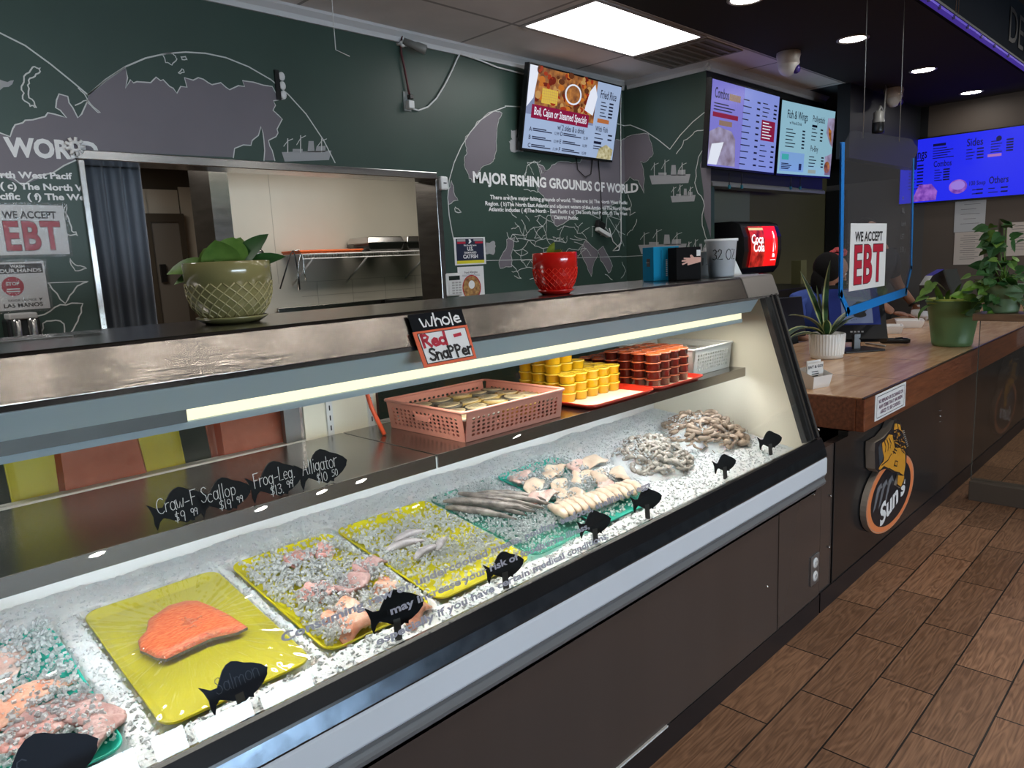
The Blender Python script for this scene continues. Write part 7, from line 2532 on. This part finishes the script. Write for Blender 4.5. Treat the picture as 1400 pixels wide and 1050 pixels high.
for (px, py), lb in zip(((1020, -2), (1166, 53), (1262, 95.5), (1328, 126)), ('lit round downlight cut by the top edge of the view', 'largest fully visible lit downlight, nearest the hanging wire', 'middle lit downlight in the row on the dark ceiling', 'farthest and smallest lit downlight on the dark ceiling')):
    p = ceil_px(px, py)
    can(lb, p.x, p.y)
# the rest of the shop's downlights, over the customers' side
M_SPOT = mat('bright_spot_lens', (1, 1, 1), .5, emit=SPOT_W, ecol=(1, .93, .82))
for i, (x, y) in enumerate(((.78, -.82), (1.33, -.80), (1.72, -.74), (2.12, -.68), (2.58, -.66), (3.2, -.8), (4.33, -.90), (4.64, -.90), (4.99, -.92), (5.42, -.92), (5.95, -.95), (6.5, -.93), (7.3, -1.6))):
    can('bright spot lamp of the row over the shop floor', x, y, .05, 'spot lamps over the shop floor', M_SPOT)
for i, (x, y) in enumerate(((1.83, -5.1), (3.5, -5.15), (4.28, -5.17), (4.84, -5.19), (7.05, -7.5), (7.64, -5.2), (4.92, -9.92), (2.04, -10.18), (1.41, -9.46))):
    can('bright spot lamp of the rows by the shop windows', x, y, .075, 'spot lamps by the windows', M_SPOT)

M_SPOT2 = mat('added_floor_downlight', (1, 1, 1), .5, emit=95, ecol=(1, .95, .88))  # unseen row added to brighten the floor and counter
for x in (1.0, 2.4, 3.8, 5.2, 6.8, 8.2):
    can('unseen downlight added over the customers to brighten floor and counter', x, .30, .095, 'fill downlights added over the customers', M_SPOT2)


def dome_cam(label, px, py, s=1.):
    p = ceil_px(px, py)
    t = thing('dome_camera', label, 'camera', (p.x, p.y, ZC))
    MB().lathe([(.075 * s, 0), (.078 * s, -.02 * s), (.07 * s, -.05 * s), (.072 * s, -.075 * s), (.0, -.10 * s)], M_WHITEP, (p.x, p.y, ZC - .0005), 24).build('camera_base', t)
    b = MB().ball((p.x, p.y, ZC - .085 * s), .066 * s, M_WHITEP, 16, 10).build('camera_ball', t)
    q = Vector((p.x, p.y, ZC - .085 * s)) + Vector((.2, -.75, -.45)).normalized() * .056 * s
    MB().ball(q, .030 * s, mat('violet_lens', (.06, .04, .25), .15), 12, 8).build('camera_lens', t)


dome_cam('white dome camera on the dark ceiling left of the hanging wires', 1078, 71.5, 1.15)
dome_cam('smaller white dome camera on the dark ceiling between the hanging wires', 1222, 121, 1.15)
p = on(1201, 162, y=2.55)
t = thing('security_camera', 'dark bullet camera with a pale collar below the small dome camera', 'camera', p)
MB().lathe([(0, -.11), (.05, -.11), (.055, -.02), (.045, 0), (.045, .05), (.02, .07), (0, .07)], MATS['grey_camera_shell'], p, 20).build('camera_barrel', t)
MB().lathe([(0, -.135), (.05, -.135), (.054, -.11), (.054, -.03), (.05, -.02)], M_BLACKP, p, 20).build('camera_hood', t)
MB().tube([p + Vector((0, .0, .06)), p + Vector((.04, 0, .11)), p + Vector((.12, 0, .07)), p + Vector((.14, 0, -.02))], .012, MATS['grey_camera_shell'], 8).build('mount_arm', t)
MB().tube([p + Vector((.14, 0, .0)), p + Vector((.15, 0, .12)), p + Vector((.17, 0, .30)), Vector((p.x + .17, p.y, ZC))], .008, MATS['grey_camera_shell'], 6).build('camera_cable', t)

# hanging header sign with a violet light strip
t = thing('hanging_sign', 'dark hanging header sign with raised letters and a violet light strip', 'sign', (5.5, 1.15, 2.6))
MB().box((3.6, 1.15, 2.60), (8.6, 1.19, 2.965), mat('midnight_sign_board', (.006, .008, .012), .9, spec=.1)).build('sign_board', t)
MB().box((3.6, 1.135, 2.593), (6.6, 1.165, 2.606), mat('violet_light_strip', (.06, .03, .35), .4, emit=.30, ecol=(.10, .05, .62))).build('light_strip', t)
MB().box((3.6, 1.130, 2.606), (6.6, 1.15, 2.618), mat('dim_strip_channel', (.05, .05, .052), .5)).build('strip_channel', t)
mb = MB()
for x in (3.95, 4.12, 4.36, 4.62, 4.9, 5.2, 5.55): mb.box((x, 1.128, 2.583), (x + .012, 1.14, 2.60), M_STEELD)
mb.build('strip_clip', t)
mb = MB()
a = on(1377, 58, y=1.148)
mb.text('DELI', (a.x, 1.149, 2.69), EXW, EZ, .29, M_INK, 'LEFT', .0, .004, 1.2)
mb.build('raised_lettering', t)
for px in (1296, 1299.5):
    p = on(px, 14, y=1.16)
    MB().tube([(p.x, 1.125, 2.61), (p.x, 1.125, ZC)], .0025, M_STEELD, 5).build('hanging_wire', t)

# ================================================================== PEOPLE BEHIND THE COUNTER
M_SKIN = mat('skin', (.42, .22, .15), .5, var=.06, vscale=20, sss=.1)
M_TEE = mat('navy_black_cotton', (.012, .014, .022), .85)
M_BLUE = mat('royal_blue_cotton', (.06, .11, .42), .8)
M_HAIR = mat('black_hair', (.006, .005, .005), .8, spec=.2, bump=.3, bscale=120)
M_TROUS = mat('black_trousers', (.010, .010, .012), .8)


def skinned(name, joints, edges, m, parent, sub=2, clad=(), bare=()):
    """one continuous surface grown round a connected skeleton"""
    me = bpy.data.meshes.new(name)
    off = root_off(parent)
    me.from_pydata([tuple(Vector(j[0]) - off) for j in joints], edges, [])
    o = bpy.data.objects.new(name, me)
    C.objects.link(o)
    o.parent = parent
    sk = o.modifiers.new('skin', 'SKIN')
    sk.use_smooth_shade = True
    for i, j in enumerate(joints):
        v = me.skin_vertices[0].data[i]
        r = j[1]
        v.radius = (r, r) if not isinstance(r, tuple) else r
        v.use_root = i == 0
    s = o.modifiers.new('sub', 'SUBSURF')
    s.levels = s.render_levels = sub
    bpy.context.view_layer.update()
    dg = bpy.context.evaluated_depsgraph_get()
    nm = bpy.data.meshes.new_from_object(o.evaluated_get(dg))
    nm.materials.clear(); nm.materials.append(m)
    for p in nm.polygons: p.use_smooth = True
    o.modifiers.clear()
    o.data = nm
    if clad:                      # what lies under the clothes takes their colour
        ms = [m] + [c[0] for c in clad]
        for q in ms[1:]: nm.materials.append(q)
        for p in nm.polygons:
            c = p.center + off
            best = min(((c - Vector(j)).length, 0) for j in bare)
            for k, (_, js) in enumerate(clad): best = min(best, min(((c - Vector(j)).length, k + 1) for j in js))
            p.material_index = best[1]
    return o


def head(mb, c, fw, r, m):
    """egg-shaped head with brow, nose, mouth and ears facing fw"""
    fw = Vector(fw).normalized()
    sd = fw.cross(Vector((0, 0, 1))).normalized()
    up = sd.cross(fw).normalized()
    M_ = Matrix((( *fw, 0), (*sd, 0), (*up, 0), (0, 0, 0, 1))).transposed()
    M_ = Matrix.Translation(c) @ M_
    n0 = len(mb.v)
    mb.ball((0, 0, 0), (r * .98, r * .78, r * 1.18), m, 20, 16, None)
    for i in range(n0, len(mb.v)):
        v = Vector(mb.v[i])
        if v.z < -.3 * r and v.x > 0: v.x *= .92; v.y *= .82
        if v.x > .6 * r and abs(v.z) < .35 * r: v.x *= .96
        mb.v[i] = tuple(M_ @ v)
    def P(x, y, z): return M_ @ Vector((x * r, y * r, z * r))
    mb.tube([P(.90, 0, .18), P(1.06, 0, -.12), P(1.14, 0, -.22), P(.95, 0, -.30)], [r * .07, r * .10, r * .13, r * .07], m, 8)
    for s in (-1, 1):
        mb.ball(P(-.02, .80 * s, -.02), (r * .16, r * .09, r * .22), m, 8, 6)
        mb.ball(P(.80, .32 * s, .10), r * .11, M_WHITEP, 8, 6); mb.ball(P(.87, .32 * s, .10), r * .06, M_INK, 8, 6)
        mb.tube([P(.86, .16 * s, .26), P(.84, .44 * s, .26)], r * .05, M_HAIR, 6)
    mb.tube([P(.90, -.22, -.52), P(.97, 0, -.50), P(.90, .22, -.52)], r * .06, mat('lips', (.34, .12, .10), .5), 6)


def hand_mesh(mb, wrist, d, palm_n, s, m, curl=.6, flip=1):
    """palm, four bent fingers of different length and a thumb from the side of the palm"""
    d = Vector(d).normalized()
    n_ = Vector(palm_n).normalized()
    sd = d.cross(n_).normalized() * flip
    W = Vector(wrist)
    pal = W + d * .05 * s
    M_ = Matrix((( *d, 0), (*sd, 0), (*n_, 0), (0, 0, 0, 1))).transposed()
    mb.ball(pal, (.055 * s, .042 * s, .018 * s), m, 12, 8, M_)
    for k, (o_, L) in enumerate(((-.030, .070), (-.010, .080), (.011, .074), (.030, .058))):
        p = W + d * .088 * s + sd * o_ * s
        dd = d.copy()
        path = [p]
        for q in range(3):
            dd = (dd - n_ * curl * (.35 + .25 * q)).normalized()
            p = p + dd * L * s / 3 * 1.05
            path.append(p)
        mb.tube(path, [.0095 * s, .009 * s, .0085 * s, .0065 * s], m, 8)
    p = W + d * .030 * s - sd * .038 * s
    q = p + (d * .6 - sd * .75).normalized() * .035 * s
    mb.tube([p, q, q + (d * .9 - sd * .1 - n_ * .4).normalized() * .032 * s], [.013 * s, .011 * s, .008 * s], m, 8)


# server in a dark T-shirt, working over the foam boxes
sh = on(1214, 350, y=2.16)
P0 = Vector((6.55, 2.22, 0))
t = thing('person', 'person in a dark T-shirt behind the counter, reaching down over the foam boxes', 'person', P0)
SR = on(1216, 353, y=2.14)                      # shoulder seen right of the sheet
SLf = SR + Vector((-.36, .06, .0))
neck = (SR + SLf) / 2 + Vector((0, 0, .05))
pel = Vector((neck.x + .04, neck.y + .10, .93))
EL = on(1236, 384, y=1.99)
WR = on(1250, 417, z=.965)
EL = (SR + WR) / 2 + Vector((.03, .05, -.02))
HL = on(1222, 428, z=.945)
EL2 = (SLf + HL) / 2 + Vector((-.12, .05, -.06))
J = [(pel, (.15, .11)), (pel + Vector((0, 0, .18)), (.145, .10)), (neck - Vector((0, 0, .16)), (.165, .105)), (neck, .07), (neck + Vector((-.01, -.03, .10)), .055),
     (SR, .062), (EL, .047), (WR, .030), (SLf, .062), (EL2, .047), (HL, .030),
     (pel + Vector((.09, 0, -.08)), .095), (pel + Vector((.10, .02, -.46)), .068), (pel + Vector((.10, .06, -.86)), .045), (pel + Vector((-.09, 0, -.08)), .095), (pel + Vector((-.10, .02, -.46)), .068), (pel + Vector((-.10, .06, -.86)), .045)]
E = [(0, 1), (1, 2), (2, 3), (3, 4), (2, 5), (5, 6), (6, 7), (2, 8), (8, 9), (9, 10), (0, 11), (11, 12), (12, 13), (0, 14), (14, 15), (15, 16)]
def mid(a, b, f): return Vector(a) + (Vector(b) - Vector(a)) * f
def dress(top_m):
    arms = [(J[5][0], J[6][0], J[7][0]), (J[8][0], J[9][0], J[10][0])]
    bare = [J[4][0]] + [q for a, b, c in arms for q in (mid(a, b, .8), b, mid(b, c, .5), c)]
    up_ = [J[0][0], J[1][0], J[2][0], J[3][0]] + [q for a, b, c in arms for q in (a, mid(a, b, .3), mid(a, b, .55), mid(a, J[2][0], .5), mid(a, J[3][0], .5))]
    return dict(clad=((top_m, up_), (M_TROUS, [j[0] for j in J[11:]])), bare=bare)
skinned('body', J, E, M_SKIN, t, **dress(M_TEE))
J2 = [(pel + Vector((0, 0, .0)), (.165, .125)), (pel + Vector((0, 0, .18)), (.16, .115)), (neck - Vector((0, 0, .14)), (.205, .14)), (neck + Vector((0, 0, .015)), .085), (SR, .098), (mid(SR, EL, .68), .078), (SLf, .098), (mid(SLf, EL2, .68), .078)]
skinned('t_shirt', J2, [(0, 1), (1, 2), (2, 3), (2, 4), (4, 5), (2, 6), (6, 7)], M_TEE, t)
J3 = [(pel + Vector((0, 0, -.02)), (.16, .12)), (pel + Vector((.09, 0, -.1)), .105), (pel + Vector((.10, .02, -.46)), .08), (pel + Vector((.10, .06, -.84)), .06), (pel + Vector((-.09, 0, -.1)), .105), (pel + Vector((-.10, .02, -.46)), .08), (pel + Vector((-.10, .06, -.84)), .06)]
skinned('trousers', J3, [(0, 1), (1, 2), (2, 3), (0, 4), (4, 5), (5, 6)], M_TROUS, t)
mb = MB()
hc = on(1186, 322, y=2.12)
head(mb, hc, (-.5, -.8, -.35), .098, M_SKIN)
hd = mb.build('head', t)
mb = MB()
mb.ball(hc + Vector((.02, .03, .035)), (.108, .105, .105), M_HAIR, 18, 12)
mb.build('hair', t)
mb = MB()
hand_mesh(mb, WR, (.45, -.35, -.45), (.2, .3, 1), 1.0, M_SKIN, .5)
mb.build('hand', t)
mb = MB()
hand_mesh(mb, HL, (.55, -.6, -.12), (0, 0, 1), 1.0, M_SKIN, .35, -1)
mb.build('hand', t)
MB().tube([mid(EL, WR, .90), mid(EL, WR, .985)], [.041, .039], M_BLACKP, 12).build('wrist_band', t)

# second server, bent forward, hair tied with a red flowered band
t = thing('person', 'person in a royal blue shirt with black hair tied in a red flowered band', 'person', (5.62, 2.3, 0))
hc = on(1136, 368, y=2.16)
neck = hc + Vector((.05, .06, -.13))
SRb, SLb = neck + Vector((.16, -.08, -.09)), neck + Vector((-.15, .14, -.09))
pel = Vector((neck.x + .12, neck.y + .28, .78))
EL1, EL2 = SRb + Vector((-.02, -.05, -.24)), SLb + Vector((-.06, -.02, -.25))
W1, W2 = EL1 + Vector((-.10, -.10, -.10)), EL2 + Vector((.05, -.14, -.08))
J = [(pel, (.15, .11)), (mid(pel, neck, .5), (.14, .10)), (neck + Vector((.02, .04, -.12)), (.15, .10)), (neck, .06), (hc + Vector((0, 0, -.06)), .055), (SRb, .058), (EL1, .043), (W1, .028), (SLb, .058), (EL2, .043), (W2, .028),
     (pel + Vector((.09, 0, -.08)), .09), (pel + Vector((.10, .0, -.40)), .065), (pel + Vector((.10, .04, -.74)), .045), (pel + Vector((-.09, 0, -.08)), .09), (pel + Vector((-.10, .0, -.40)), .065), (pel + Vector((-.10, .04, -.74)), .045)]
skinned('body', J, E, M_SKIN, t, **dress(M_BLUE))
J2 = [(pel, (.165, .125)), (mid(pel, neck, .5), (.155, .115)), (neck + Vector((.02, .04, -.12)), (.165, .115)), (neck + Vector((0, 0, -.03)), .07), (SRb, .072), (mid(SRb, EL1, .7), .06), (SLb, .072), (mid(SLb, EL2, .7), .06)]
skinned('shirt', J2, [(0, 1), (1, 2), (2, 3), (2, 4), (4, 5), (2, 6), (6, 7)], M_BLUE, t)
J3 = [(pel + Vector((0, 0, -.02)), (.155, .12)), (pel + Vector((.09, 0, -.1)), .10), (pel + Vector((.10, .0, -.40)), .078), (pel + Vector((.10, .04, -.72)), .06), (pel + Vector((-.09, 0, -.1)), .10), (pel + Vector((-.10, .0, -.40)), .078), (pel + Vector((-.10, .04, -.72)), .06)]
skinned('trousers', J3, [(0, 1), (1, 2), (2, 3), (0, 4), (4, 5), (5, 6)], M_TROUS, t)
mb = MB()
head(mb, hc + Vector((.01, -.02, -.01)), (.55, -.6, -.45), .092, M_SKIN)
mb.build('head', t)
mb = MB()
mb.ball(hc + Vector((-.015, .015, .015)), (.108, .105, .112), M_HAIR, 18, 12)
mb.ball(hc + Vector((-.06, .06, -.08)), (.06, .06, .10), M_HAIR, 12, 8)
mb.build('hair', t)
mb = MB()
rg = random.Random(2)
for k in range(26):
    a = 2 * PI * k / 26
    mb.ball(hc + Vector((.035 + .055 * math.cos(a) * .8, -.035 + .055 * math.cos(a) * -.6, .115 + .022 * math.sin(a) + rg.uniform(-.006, .006))), rg.uniform(.012, .018), mat('red_flowered_band', (.42, .015, .02), .8, vscale=70, col2=(.62, .12, .12)), 8, 6)
mb.build('hair_band', t)
for w_, f_ in ((W1, 1), (W2, -1)):
    mb = MB()
    hand_mesh(mb, w_, (-.3, -.6, -.5), (0, -.2, 1), .95, M_SKIN, .5, f_)
    mb.build('hand', t)
